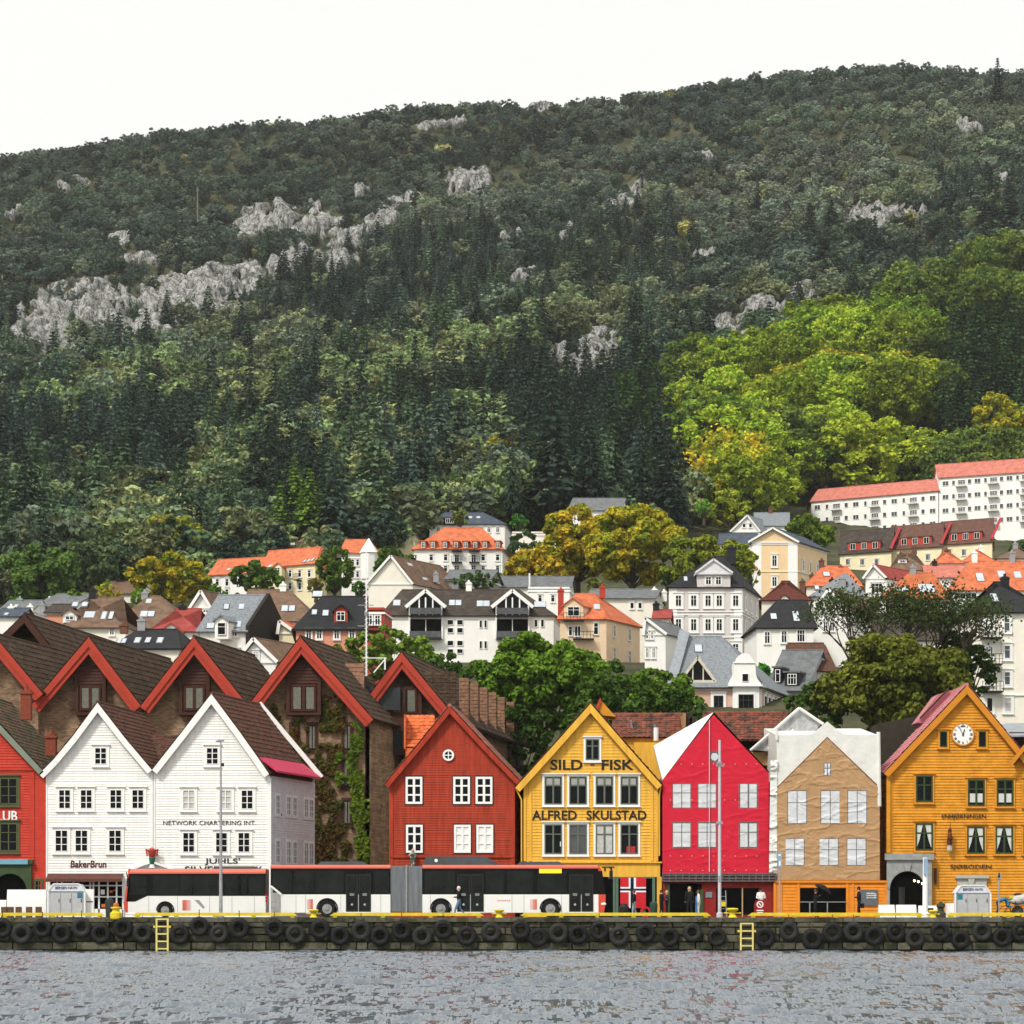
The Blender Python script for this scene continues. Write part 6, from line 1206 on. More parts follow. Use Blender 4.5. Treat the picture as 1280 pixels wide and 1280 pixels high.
town('low dark-roofed villa half hidden by the yellow-green trees',520,900,945,680,705,'side',668,10,.1,w2,R_bs)
r,wl,ro=town('pale yellow classical villa with a pediment and white pilasters',470,940,997,677,750,'front',661,12,.52,pyel,R_bs,ax=967.5,W=[([968],701,6,14),([968],727,6,12)],SW=[((.18,.42,.66,.9),705,.75,13),((.18,.42,.66,.9),728,.75,12)],cor=1.6,wk=dict(cas=.2,hood=.12,barge=trimw),oh=.5,belt=(680,714),name='villa')
town('house with an orange roof below the pale yellow villa',425,1008,1076,732,765,'side',709,10,.1,w2,R_or,hl=2.5,hr=2,ch=[(1027,700,715),(1051,708,722),(1015,718,730)],sky=[(1033,718,8,6)])
town('house with a grey slate roof in front of the orange one',400,1014,1082,745,790,'side',719,11,.2,w1,R_sl,hl=4,hr=3,ch=[(1040,724,738)],sky=[(1021,735,5,6)],dm=[(1054,724,733,8,blk,'gable',1)])
town('white gabled house with a dark red roof and a triple window',400,1082,1108,722,765,'front',707,10,.75,w1,R_rd,ax=1093,W=[([1096],735,14,12,3,2)])
town('white gabled house with a brown roof left of the bare tree',342,1017,1061,765,850,'front',738,11,.5,w1,R_br,ax=1037,W=[([1032,1040],783,6,12)],ch=[(1053,722,745)],sky=[(1057,755,5,9)])
town('white house with an orange-brown hipped roof and wide skylights',372,1100,1187,748,800,'side',718,12,.1,w1,R_ob,hl=4,hr=2,sky=[(1121,737,8,7),(1131,737,8,7),(1153,736,9,12),(1163,736,9,12)],ch=[(1141,708,722)],W=[([1112,1140,1170],758,8,8)])
town('white house with a broad bright orange roof at the right',402,1188,1300,737,790,'side',703,13,.05,w1,R_or,hl=3.5,sky=[(1225,722,9,12),(1252,718,9,9),(1272,719,8,9)],ch=[(1218,690,712),(1265,690,704),(1248,711,728),(1274,708,722)],W=[([1207],745,28,8,4,1),([1240,1265],748,8,9)])
town('small white house with an orange hipped roof in front of the terrace, left one',455,1166,1203,704,720,'side',691,9,.1,w1,R_or,hl=3,hr=3,ch=[(1183,687,695)])
town('small white house with an orange hipped roof in front of the terrace, right one',458,1203,1243,702,720,'side',689,9,.1,w1,R_or,hl=3,hr=3,ch=[(1226,683,694)])
town('small house with a brown hipped roof and dormer in front of the terrace',450,1112,1158,712,735,'side',690,10,.1,w2,R_br,hl=4,hr=4,dm=[(1128,697,704,11,w1,'box',2)],ch=[(1143,683,693)])
town('house with a dark brown hipped roof at the right end of the terrace',450,1247,1290,698,720,'side',686,10,.1,w2,R_br,hl=3.5,hr=2,ch=[(1269,679,689)])
town('house with a dusty red roof between the orange roofs',432,1158,1210,722,745,'side',708,10,.1,w1,R_pk,ch=[(1168,701,715),(1182,710,722)])
town('low house with a dark slate roof behind the bare tree crown',335,1095,1200,800,850,'side',769,12,.1,w2,R_dk,W=[([1120,1150,1180],810,8,12)])
town('low white house with a grey roof left of the tall right-hand apartment',345,1188,1222,765,830,'flat',760,8,.1,w1,R_gy,W=[([1205],775,10,10)])
r,wl,ro=town('tall cream apartment building with a black hipped roof at the right edge',262,1213,1310,765,925,'side',730,13,.0,w2,R_bk,hl=4.2,hr=4,name='apartment_building',W=[([1258.5],781,8,17,1,2,glassg),([1259],815,8,17,1,2,glassg),([1259],848,8,17,1,2,glassg),([1260],881,9,18,1,2,curt),([1233,1239],781,4,14,1,1),([1234,1239],815,4,14,1,1),([1233,1239],848,4,14,1,1),([1237],881,8,18,1,1)],bal=[(1238,799,26),(1238,832,26),(1239,866,26)],sky=[(1243,748,7,12)],ch=[(1256,721,735)],belt=(868,768),wk=dict(cas=.2,hood=.06))
# villas half hidden among the pines
town('white villa half hidden behind tall pines in the middle of the slope',585,622,655,618,660,'front',588,12,.2,w1,R_gy,ax=642,W=[([632,645],612,5,8),([632,645],628,5,8)])
town('white lower wing of the villa behind the pines',575,590,622,648,670,'side',636,9,.2,w1,R_gy)
town('white house with a red roof glimpsed between dark pines',640,722,748,572,600,'side',556,9,.4,w1,R_pk)
town('white house with an orange roof high among the dark pines',668,783,812,545,575,'front',524,9,.2,w1,R_or,ax=798,W=[([792,803],550,5,8)])
town('white villa with a pale gable showing above the yellow trees',520,712,775,638,680,'side',624,10,.2,w1,R_gy,W=[([730,760],645,6,8)])
town('small white building left of the yellow trees with a turf bank',500,640,700,668,700,'flat',664,8,.1,w2,R_gy)
town('small white house behind the yellow and green trees at far left',470,118,165,742,760,'side',728,9,.5,w2,R_br)
# street trees and hero trees, each with its own crown
def hero(label,px,ptop,pbase,wpx,Y,t1,t2,dens=1.,leafs=.2,lobes=30,zb=.22,lump=.36,cat='tree',bare=False):
    t1=tuple(c*1.3 for c in t1); t2=tuple(c*1.3 for c in t2); h=(pbase-ptop)*Y/F; R=wpx*Y/F/2*.95; Hc=h*(1-zb); loc=P(px,pbase,Y)
    r=thing('deciduous_tree',label,cat,loc); s=(R*R*Hc)**(1/3)
    per=int(130*dens*(s/5)**1.6); me=np_mesh('crown',broad_crown(R,Hc,h*zb,lobes,per,leafs,lump=lump)); c=bpy.data.objects.new('crown',me); COL.objects.link(c); c.parent=r; c['tint']=list(t1); c['tint2']=list(t2)
    t=trunk_mb(h*.75,max(.25,h*.025),7,R,h*zb,Hc); m=t.mesh(bark); o=bpy.data.objects.new('trunk',m); COL.objects.link(o); o.parent=r
    return r
random.seed(5)
hero('large bright green tree between the hotel and the yellow house',675,783,930,186,238,(.12,.21,.022),(.07,.13,.016),3.2,.17,64,zb=.1,lump=.3)
hero('dark lower tree behind the red house and the yellow house',648,860,1010,90,225,(.03,.055,.012),(.04,.07,.015),1.6,.17,26)
hero('leafy green tree behind the tiled shed, right of the large bright green tree',815,833,925,140,236,(.10,.18,.02),(.07,.12,.02),2.2,.16,34)
hero('large olive-green tree behind the tan shrouded house',1126,785,960,200,232,(.075,.095,.015),(.12,.13,.02),3.0,.17,56)
hero('darker green tree between the olive tree and the cream apartment building',1205,775,905,80,245,(.03,.055,.015),(.05,.08,.015),1.5,.17,24)
for px,pt,pb,w_,c in ((735,870,960,70,'left of the yellow house peak'),(765,815,940,95,'right of the large bright green tree'),(600,850,960,80,'behind the stepped dormers'),(560,800,900,70,'between the hotel and the white apartment house'),(1020,850,930,80,'below the orange gable'),(850,850,925,60,'left of the red tarpaulin peak')): hero(f'dark leafy bush {c}',px,pt,pb,w_,228+px%7,(.035,.07,.015),(.06,.11,.018),1.5,.17,18,zb=.02)
hero('light green tree in front of the white apartment house, by the mast',483,782,870,135,250,(.13,.20,.03),(.09,.14,.02),1.5,.17,28)
hero('yellow-green shrub behind the salmon house',425,800,850,60,262,(.13,.19,.03),(.3,.2,.05),1.,.17,12)
hero('round green street tree in front of the orange-roofed terrace',320,699,748,66,430,(.05,.10,.018),(.08,.13,.02),1.,.3,18,zb=.1)
hero('tall green street tree right of the orange-roofed terrace',418,679,748,52,428,(.06,.11,.018),(.09,.14,.02),1.2,.3,18,zb=.1)
hero('dark green street tree left of the cream gable house',493,676,742,60,425,(.04,.085,.015),(.07,.12,.02),1.1,.3,16,zb=.1)
hero('green and gold tree above the brown hipped roofs',212,690,760,118,440,(.10,.16,.015),(.32,.24,.02),1.8,.3,26,zb=.12)
hero('yellow-topped tree at the forest edge above the green and gold tree',215,640,706,86,490,(.30,.26,.03),(.12,.17,.02),1.4,.32,20,zb=.1)
hero('wide dark green rounded tree at the far left above the grey roofs',52,676,756,100,440,(.07,.13,.03),(.10,.16,.035),1.8,.3,28,zb=.08)
hero('grey-green rounded tree right of the dark rounded one',110,668,748,80,455,(.06,.095,.045),(.09,.12,.05),1.4,.3,20,zb=.08)
hero('small light green tree among the grey roofs at the left',98,730,770,30,400,(.12,.20,.03),(.08,.13,.02),.9,.25,9,zb=.1)
hero('yellow-green bush left of the brown hipped roof',134,722,765,36,405,(.20,.24,.03),(.35,.24,.03),.9,.25,10,zb=.1)
hero('golden autumn tree at the left of the yellow group',668,682,745,88,430,(.42,.28,.02),(.22,.2,.02),1.6,.28,22,zb=.15)
hero('tall golden autumn tree with an orange crown in front of the white gable',722,624,745,110,440,(.40,.28,.02),(.17,.2,.02),2.6,.28,36,zb=.15)
hero('broad golden green autumn tree, largest of the yellow group',790,626,750,125,432,(.38,.29,.02),(.15,.2,.02),2.8,.28,40,zb=.15)
hero('yellow-green tree left of the pedimented villa',882,665,745,120,425,(.20,.22,.02),(.12,.16,.02),2.2,.28,30,zb=.15)
hero('small golden shrub against the pale yellow villa',938,690,740,34,440,(.4,.25,.03),(.2,.2,.03),.6,.22,8,zb=.1)
hero('round green tree with yellow tips between the slate villa and the cream terrace',1008,640,700,72,500,(.14,.20,.02),(.05,.09,.015),1.3,.3,20,zb=.1)
hero('bright green spreading tree under the dark pines in the middle of the slope',575,593,650,84,560,(.08,.15,.03),(.05,.10,.02),1.4,.35,20,zb=.3)
hero('pale yellow tree on the slope above the slate villa',912,610,665,56,580,(.28,.30,.03),(.14,.2,.02),1.1,.32,14,zb=.1)
hero('brown and gold tree above the long cream house',505,615,672,60,560,(.25,.2,.05),(.15,.17,.04),1.,.34,14,zb=.1)
hero('dark shrub at the right end of the cream terrace',1276,672,720,50,470,(.03,.06,.015),(.05,.09,.02),.9,.3,10,zb=.05)
hero('green shrubs under the orange mansard block',595,712,742,60,400,(.05,.09,.03),(.08,.12,.04),.9,.28,12,zb=.05)
hero('dark green tree right of the orange mansard block',655,655,735,50,475,(.035,.07,.03),(.05,.09,.03),1.1,.3,16,zb=.08)
hero('golden and green tree at the right edge above the white block',1248,478,590,70,640,(.38,.30,.02),(.14,.2,.02),1.8,.34,22,zb=.15)
hero('slender birch-like tree at the left of the golden tree on the right spur',1205,530,592,40,630,(.12,.14,.04),(.16,.18,.05),1.,.3,12,zb=.15)
for i,(px,pb,Y,w_) in enumerate([(540,745,430,24),(605,745,430,26),(630,738,440,22),(655,742,430,24),(700,745,425,22),(745,748,415,26),(835,735,430,26),(930,735,440,24),(395,745,420,22),(450,748,420,20),(270,752,420,20),(175,760,420,24),(20,770,420,24),(680,858,330,24),(700,862,320,22),(955,850,310,18),(1090,770,360,22),(575,660,520,22),(650,665,520,22),(880,650,540,24),(725,855,330,26),(640,850,340,24)]):
    nb=('behind the white apartment house','beside the autumn trees','among the orange roofs','among the grey roofs','below the forest edge')[i%5]
    h_=(.05+.03*(i%3),.10+.03*(i%4),.02); hero(f'small {("green","dark green","light green")[i%3]} garden tree {nb}',px,pb-w_*1.2,pb,w_,Y,h_,tuple(q*1.3 for q in h_),.9,.28,9,zb=.05).__setitem__('group',f'small garden trees {nb}')
# bare-topped tree
Yq=243; bt=thing('bare_tree','thin-leaved dark branching tree rising behind the olive-green tree','tree',P(1120,900,Yq)); t=MB(); random.seed(21); tips=[]
def branch(p,d,l,r,n):
    q=p+d*l; mid=p.lerp(q,.5)+Vector((random.uniform(-.05,.05)*l,0,random.uniform(-.03,.05)*l)); t.tube([p,mid,q],[r,r*.8,r*.6],5,cap=False)
    if n==0 or r<.02: tips.append(q); return
    for k in range(3 if n>2 else 2):
        dd=(d+Vector((random.uniform(-.75,.75),random.uniform(-.6,.6),random.uniform(-.25,.45)))).normalized(); branch(q,dd,l*random.uniform(.62,.85),r*.6,n-1)
for px in (1050,1085,1120,1150,1180,1215): branch(P(px*.6+1120*.4,880,Yq),Vector(((px-1120)*.004,0,1)).normalized(),3.0,.2,5)
t.build('trunk',bark,bt); tp=np.array([tuple(v) for v in tips]); C=np.repeat(tp,12,0)+rng.normal(0,.5,(len(tp)*12,3)); me=np_mesh('crown',quads(C-np.array(bt.location),rng.standard_normal(C.shape),rng.uniform(.06,.14,len(C)),1.3)); o=bpy.data.objects.new('crown',me); COL.objects.link(o); o.parent=bt; o['tint']=[.035,.06,.018]; o['tint2']=[.06,.085,.025]
# tall single conifers and the pine on the skyline
for lab,px,ptop,pb,Y,wd in (('tall dark spruce in the middle of the slope, above the autumn trees',690,472,640,545,1.25),('slender dark pine with a bare trunk beside the hidden villa',641,535,648,540,.6),('tall dark spruce right of the hidden villa',738,520,645,550,1.0),('dark spruce above the golden trees',770,530,650,560,1.),('dark spruce over the left of the golden trees',800,540,650,560,1.1),('lone tall spruce standing above the skyline at the right',1247,72,128,1170,1.1),('dark leaning pine near the hidden villa',655,560,650,545,.5),('dark spruce left of the bright green spur',835,520,640,560,1.2),('lime green pyramidal tree in the dark conifers at left',369,566,650,520,1.1),('dark spruce right of the lime green pyramidal tree',388,585,680,515,1.3),('dark spruce left of the lime green pyramidal tree',350,600,690,510,1.2)):
    h=(pb-ptop)*Y/F; H0,cm,tm,_=PROTO['conifer'][int(px)%5]; s=h/H0; c=(.12,.2,.03) if 'lime' in lab else ((.03,.045,.035) if Y>1000 else DK); plant('conifer',lab,'conifer',None,P(px,pb,Y),cm,tm,(s*wd,s*wd,s),px,c,tuple(q*1.3 for q in c))
for px,pt,pb,Y in ((247,234,264,1020),(1137,88,108,1240)):
    t=MB(); a,b=P(px,pb+14,Y),P(px,pt,Y); t.tube([a,b],.22,6); t.box(b.x-.6,b.x+.6,b.y-.2,b.y+.2,b.z-1.2,b.z-.9); top(t,'mast',[mat('weathered_pole',(.16,.15,.13),.8)],a,'pale pole standing in the woods below the left skyline' if px<600 else 'pale pole on the right-hand skyline','mast')
# ---------------------------------------------------------------- quay furniture
YQ=160.0; SQ=YQ/F
yp=mat('yellow_paint',(.68,.52,.03),.45,.2,3,col2=(.45,.30,.03),c2s=2.5,c2t=.68); rub=mat('tyre_rubber',(.013,.013,.013),.42,.5,4,.4,14); rubw=mat('worn_rubber',(.026,.026,.024),.5,.5,3,.4,14)
BE=[(-60,131),(165,372),(412,605),(650,889),(935,1156),(1182,1340)]
wh_=['under the bakery house','under the solo bus','under the articulated bus bellows','under the yellow house and red tarpaulin','under the tan shrouded house','at the right end of the quay']
for (a,b),wd in zip(BE,wh_):
    t=MB(); y=YQ+.32; x0,x1=X_(a,y),X_(b,y); z0,z1=QZ+.10,QZ+.28
    t.hexa([(x0,y,z0),(x1,y,z0),(x1-.25,y,z1),(x0+.25,y,z1)],[(x0,y+.26,z0),(x1,y+.26,z0),(x1-.25,y+.22,z1),(x0+.25,y+.22,z1)]); o=top(t,'kerb_beam',[yp],((x0+x1)/2,y,z0),f'long yellow kerb beam along the quay edge {wd}','kerb beam','yellow kerb beams on the quay edge')
    n=max(2,int((x1-x0)/1.8)); f=MB()
    for i in range(n): x=x0+.3+(x1-x0-.6)*i/(n-1); f.box(x-.12,x+.12,y+.03,y+.2,QZ,z0)
    f.build('foot',yp,o)
tm=MB(); R=.40
for i in range(28):
    a0,a1=2*math.pi*i/28,2*math.pi*(i+1)/28
    pr=[(-.13,.0,.25),(-.155,.05,.0),(-.14,.14,-.0)]
prof=[(.245,-.10),(.30,-.155),(.40,-.175),(.49,-.15),(.54,-.09),(.555,0),(.54,.09),(.49,.15),(.40,.175),(.30,.155),(.245,.10)]
def tyre_mesh(k):
    t=MB(); pp=[(r*(1+.0*k),h) for r,h in prof]; t.lathe(pp,(0,0,0),'y',30,0,False)
    for i in range(30):   # tread lugs
        a=2*math.pi*i/30; c=Vector((math.cos(a)*.553,0,math.sin(a)*.553)); r_=Vector((math.cos(a),0,math.sin(a))); t.obox(c,r_*.008,Vector((-r_.z,0,r_.x))*.03,(0,.09,0))
    return t.mesh([(rub,rubw)[k]],name='tyre',smooth=False)
TM=[tyre_mesh(0),tyre_mesh(1)]; ch=MB(); 
for i in range(7): ch.obox((0,0,.55+.06*i),(.012 if i%2 else .03,0,0),(0,.03 if i%2 else .012,0),(0,0,.035))
CH=ch.mesh(mat('rusty_chain',(.10,.06,.04),.8,.4,9),name='chain')
ty=[(3,1160),(27,1167),(53,1160),(77,1167),(102,1159),(126,1167),(153.5,1160),(178,1166),(224.7,1168),(249,1158),(273.4,1167),(299,1160),(343,1160.5),(369.5,1167.5),(400,1161.5),(424.7,1169.5),(451.3,1163),(475,1170),(502,1162.5),(527.5,1170),(553.8,1162),(583.4,1169.7),(613.8,1164.6),(650.4,1162),(673,1171.5),(698,1166),(723,1168),(749,1163),(774,1170),(807,1166.5),(837,1171.5),(865.3,1165.5),(896,1171.5),(956,1172),(986,1163.8),(1015,1174),(1040.5,1165.5),(1066.8,1164.5),(1092.5,1169.5),(1119.5,1165),(1143.8,1172.5),(1175,1164.5),(1200.8,1175),(1227.5,1164),(1252.5,1171.8),(1276,1165)]
LM=[(-10,57,'club house'),(57,140,'bakery house'),(140,196,'first yellow bollard'),(196,330,'solo bus, right of the ladder'),(330,487,'rear half of the articulated bus'),(487,650,'red house and bus bellows'),(650,825,'yellow house'),(825,933,'red tarpaulin house'),(933,970,'second ladder'),(970,1105,'tan shrouded house'),(1105,1300,'ochre clock house')]
ordn=['first','second','third','fourth','fifth','sixth','seventh','eighth']; cnt={}
for i,(px,py) in enumerate(ty):
    lm=[n for a,b,n in LM if a<=px<b][0]; k=cnt.get(lm,0); cnt[lm]=k+1
    c=P(px,py,YQ-.30); o=place('tyre_fender',TM[i%3==1],None,c); o.rotation_euler=(random.uniform(-.05,.08),random.uniform(0,3),random.uniform(-.06,.06)); sc_=random.uniform(.96,1.06); o.scale=(sc_,1,sc_)
    prop(o,f"{ordn[k]} tyre fender from the left below the {lm}",'tyre','tyre fenders hung on the quay wall')
    q=bpy.data.objects.new('chain',CH); COL.objects.link(q); q.parent=o; q.rotation_euler.y=-o.rotation_euler.y
ylad=mat('pale_yellow_paint',(.66,.56,.20),.45,.15,3)
def ladder(px,y0,w,lab):
    t=MB(); r=thing('quay_ladder',lab,'ladder',P(px,1192,YQ-.25)); a,b=X_(px-w/2,YQ),X_(px+w/2,YQ); z1,z0=Z_(y0,YQ),-.15
    for x in (a,b): t.box(x-.05,x+.05,YQ-.32,YQ-.24,z0,z1)
    t.build('rail',ylad,r); t=MB()
    for k in range(5): z=z1-.04-k*.42; t.box(a+.045,b-.045,YQ-.31,YQ-.25,z-.04,z+.04)
    t.build('rung',ylad,r); t=MB(); z=z1-.47
    for x in (a-.12,b+.12): t.box(x-.06,x+.06,YQ-.34,YQ-.1,z-.06,z+.06)
    t.build('mounting_block',yp,r)
ladder(203.5,1148,14,'yellow steel ladder on the quay wall below the solo bus'); ladder(933,1153.5,15,'yellow steel ladder on the quay wall right of the red tarpaulin house')
def bollard(px,lab,s=1.,drop=0):
    c=Vector((X_(px,YQ+.5),YQ+.45,QZ-drop)); t=MB(); t.lathe([(.24*s,0),(.2*s,.06),(.15*s,.14),(.14*s,.27*s),(.27*s,.36*s),(.30*s,.42*s),(.24*s,.47*s),(.05,.48*s)],c,n=14); 
    for k in (-1,1): t.tube([c+Vector((k*.1,0,.22*s)),c+Vector((k*.42*s,0,.22*s))],.05,6)
    return top(t,'mooring_bollard',[yp],c,lab,'bollard',smooth=False)
bollard(392,'small yellow mooring bollard by the rear wheel of the articulated bus'); bollard(624,'small yellow mooring bollard in front of the articulated bus, left of the yellow house'); bollard(915.5,'small yellow mooring bollard beside the ladder near the red tarpaulin house',1.15); bollard(1166,'small yellow mooring bollard in front of the ochre house',.9)
r=thing('large_mooring_bollard','large yellow mooring bollard hanging over the quay edge left of the solo bus','bollard',P(145,1150,YQ-.2)); t=MB(); c=P(145,1149,YQ-.15); t.lathe([(.30,0),(.34,.08),(.34,.34),(.2,.46),(.2,.56),(.30,.62),(.30,.68),(.1,.72)],c,n=14); t.build('post',yp,r); t=MB(); t.ball(c+Vector((0,0,.8)),(.17,.17,.14)); t.build('cap',mat('orange_cap',(.5,.12,.03),.6),r)
def pole(name,lab,px,ptop,Y,r0,r1,m,cat,parts=()):
    r=thing(name,lab,cat,P(px,1140,Y)); r.location.z=QZ; WO[r]=Vector(r.location); t=MB(); x=X_(px,Y); t.lathe([(r0*1.8,0),(r0*1.8,.25),(r0,.3)],(x,Y,QZ),n=10); t.tube([(x,Y,QZ+.2),(x,Y,Z_(ptop,Y))],[r0,r1],10); t.build('pole',m,r)
    return r
galv=mat('galvanised_steel',(.38,.39,.41),.45,.25,3,metal=.5)
r=pole('street_lamp','tall slim grey street lamp in front of the right white house',276,926,161.5,.11,.045,galv,'street lamp'); Y=161.5; t=MB(); t.box(X_(272,Y),X_(280,Y),Y-.1,Y+.1,Z_(927,Y),Z_(924.5,Y)); t.ball(P(273,926.5,Y),(.16,.1,.06)); t.build('lamp_head',grym,r); t=MB(); t.box(X_(276.5,Y),X_(280,Y),Y-.08,Y+.08,Z_(958,Y),Z_(954,Y)); t.build('bracket',blk,r)
r=pole('street_lamp','tall pale street lamp with side brackets in front of the red tarpaulin house',899.5,925,161.5,.10,.07,mat('pale_grey_pole',(.5,.5,.54),.5,.15,3),'street lamp'); t=MB(); t.box(X_(895,Y),X_(905,Y),Y-.1,Y+.1,Z_(958,Y),Z_(955,Y)); t.box(X_(896,Y),X_(902,Y),Y-.15,Y+.1,Z_(955,Y),Z_(952,Y)); t.box(X_(895.5,Y),X_(903.5,Y),Y-.1,Y+.1,Z_(1030,Y),Z_(1027,Y)); t.box(X_(898,Y),X_(901.5,Y),Y-.13,Y-.05,Z_(1102,Y),Z_(1095,Y)); t.build('bracket',grym,r)
def sign(px,pt,y1,w,lab,Y,m,lean=0): 
    r=pole('sign_post',lab,px,pt,Y,.05,.05,galv,'sign'); t=MB(); t.box(X_(px-w/2,Y),X_(px+w/2,Y),Y-.09,Y-.05,Z_(y1,Y),Z_(pt,Y)); p=t.build('sign_panel',m[0],r); t=MB(); t.box(X_(px-w/5,Y),X_(px+w/5,Y),Y-.10,Y-.09,Z_(y1-2,Y),Z_(y1-8,Y)); t.box(X_(px-w/3,Y),X_(px+w/4,Y),Y-.10,Y-.09,Z_(pt+5,Y),Z_(pt+3,Y)); t.build('sign_marking',m[1],p); return r
sb=mat('sign_pale_blue',(.25,.36,.5),.4,.1); sign(974.5,1065,1084,5,'blue and white street sign on a grey post in front of the tan shrouded house',162,(sb,trimw)); sign(1248.5,1092,1099,4.5,'grey street sign on a thin post by the right port cabinet',163,(grym,blk))
r=pole('banner_mast','thick white post with a blue and white panel beside the arched passage',1156.5,1072,162,.16,.13,trimw,'post'); t=MB(); t.box(X_(1154,162),X_(1159,162),161.78,161.84,Z_(1094,162),Z_(1073,162)); t.build('sign_panel',sb,r)
r=pole('dark_bollard_post','short thick black post standing before the arched passage',1127,1109,164,.17,.17,blk,'post')
# port cabinets
def cabinet(px0,px1,pt,lab,Y=162.5):
    r=thing('port_cabinet',lab,'cabinet',P((px0+px1)/2,1140,Y)); a,b=X_(px0,Y),X_(px1,Y); z0,zt=QZ+.18,Z_(pt,Y); c=.32; gm=mat('cabinet_grey',(.42,.43,.45),.5,.15,2); fm_=mat('cabinet_frame',(.70,.71,.73),.45,.1,2); zs=zt-.42
    t=MB(); t.ext([(a+.08,Y,z0),(b-.08,Y,z0),(b-.08,Y,zs),(a+.08,Y,zs)],(0,1.2,0)); t.build('body',gm,r)
    t=MB(); t.ext([(a,Y-.06,zs),(b,Y-.06,zs),(b-c,Y-.06,zt),(a+c,Y-.06,zt)],(0,1.3,0)); cr=t.build('canopy',mat('canopy_pale',(.62,.65,.72),.5),r)
    textmesh('BERGEN HAVN',.16,mat('navy_letter',(.02,.03,.08),.5),'sign_lettering',cr,a+c+.12,b-c-.12,zs+.2,Y-.07,.02,bold=.01)
    t=MB(); 
    for x in (a,b): t.box(x-.05,x+.05,Y-.08,Y+.02,QZ,zs+.02)
    t.beam((a,Y-.08,zs),(a+c,Y-.08,zt),.07,.05); t.beam((b,Y-.08,zs),(b-c,Y-.08,zt),.07,.05); t.box(a+c,b-c,Y-.11,Y-.06,zt-.03,zt+.04); t.box(a,b,Y-.08,Y+.02,z0-.06,z0+.02); t.build('frame',fm_,r)
    w=(b-a-.2)/3
    for i in range(3):
        x=a+.1+w*i; o=MB().box(x+.05,x+w-.03,Y-.035,Y-.002,z0+.08,zs-.08).build('door',gm,r); MB().box(x+w-.12,x+w-.08,Y-.06,Y-.036,z0+.7,z0+.9).build('handle',blk,o)
    return r,a,b,z0,zs
r,a,b,z0,zs=cabinet(60,106,1105,'grey port authority cabinet lettered BERGEN HAVN in front of the bakery house'); MB().box(a+1.7,a+1.98,162.45,162.462,zs-.38,zs-.08).build('sticker',mat('teal_sticker',(.02,.18,.24),.4),r)
r,a,b,z0,zs=cabinet(1194,1238,1107,'grey port authority cabinet lettered BERGEN HAVN in front of the ochre house'); MB().box(a+.12,a+.42,162.45,162.462,zs-.38,zs-.08).build('sticker',MC['teal_sticker'],r)
t=MB(); Y=162.8; t.box(X_(107,Y),X_(117,Y),Y,Y+.3,QZ,Z_(1111.5,Y)); o=top(t,'info_board',[trimw],P(112,1140,Y),'narrow white notice stand right of the left port cabinet','sign'); q=MB(); q.box(X_(108,Y),X_(116,Y),Y-.01,Y-.002,Z_(1128,Y),Z_(1126.5,Y)); q.build('sign_marking',blk,o)
for px0,px1,pt,lab,Y in ((-20,8,1125,'low white concrete barrier at the far left of the quay',163.5),(8,58,1112,'tall white concrete barrier left of the left port cabinet',163.6),(1098,1119,1131,'low white barrier left of the arched passage',163.5),(1120,1146,1131,'low white barrier in front of the arched passage',163.5),(1148,1172,1132,'low white barrier beside the white post',163.5),(1182,1196,1129,'white barrier left of the right port cabinet',163.5)):
    t=MB(); a,b=X_(px0,Y),X_(px1,Y); z1=Z_(pt,Y); z0=QZ+ (0.0); t.hexa([(a,Y-.1,z0),(b,Y-.1,z0),(b-.04,Y+.05,z1),(a+.04,Y+.05,z1)],[(a,Y+.5,z0),(b,Y+.5,z0),(b-.04,Y+.35,z1),(a+.04,Y+.35,z1)]); 
    for x in (a+.3,b-.3): t.box(x-.12,x+.12,Y-.13,Y-.1,z0,z0+.1)
    top(t,'barrier',[trimw],((a+b)/2,Y,QZ),lab,'barrier')
t=MB(); Y=162.9
for px in (2,10,20,33,45): t.box(X_(px,Y),X_(px+7,Y),Y-.2,Y+.1,QZ,Z_(1133.5,Y))
top(t,'timber_stack',[mat('old_timber',(.12,.075,.045),.85,.4,4)],P(25,1140,Y),'row of short brown timbers before the white barriers at left','timber',)
def cone_thing(name,lab,cat,px,pt,w,Y,m,prof=None,m2=None):
    h=Z_(pt,Y)-QZ; R=w*Y/F/2; t=MB(); pr=prof or [(.8,0),(.85,.05),(1,.6),(1,.82),(.9,.86),(.95,.9),(.5,1)]; t.lathe([(a*R,b*h) for a,b in pr],(X_(px,Y),Y,QZ),n=14)
    return top(t,name,[m],(X_(px,Y),Y,QZ),lab,cat)
cone_thing('litter_bin','dark litter bin in front of the bakery window','bin',137,1123,11,163.4,mat('bin_dark',(.04,.05,.045),.6,.4,5)); cone_thing('litter_bin','green litter bin beside the yellow house doorway','bin',817,1127,10,172,mat('bin_green',(.03,.07,.05),.5,.3,4))
cone_thing('capstan','dark mossy iron capstan left of the right port cabinet','capstan',1176,1127,13,161.6,mat('mossy_iron',(.05,.055,.035),.8,.5,5,.6,9),[(1,0),(1,.25),(.6,.4),(.55,.6),(.85,.68),(.8,.85),(.35,.9),(.3,1)])
cone_thing('capstan','small dark iron stump left of the larger capstan','capstan',1163,1135,9,162.2,MC['mossy_iron'],[(1,0),(1,.4),(.8,.7),(.9,1)])
cone_thing('souvenir_basket','dark rounded basket of goods before the flags','basket',780,1129,14,172,blk,[(.6,0),(1,.4),(.95,.7),(.5,.95),(.1,1)])
t=MB(); c=P(807,1134,172); c.z=QZ+.33; t.lathe([(.33,-.06),(.33,.06),(.2,.06),(.2,-.06)],c,'y',18,0,False); top(t,'life_ring',[fr_],c,'small red and white ring leaning beside the green bin','ring')
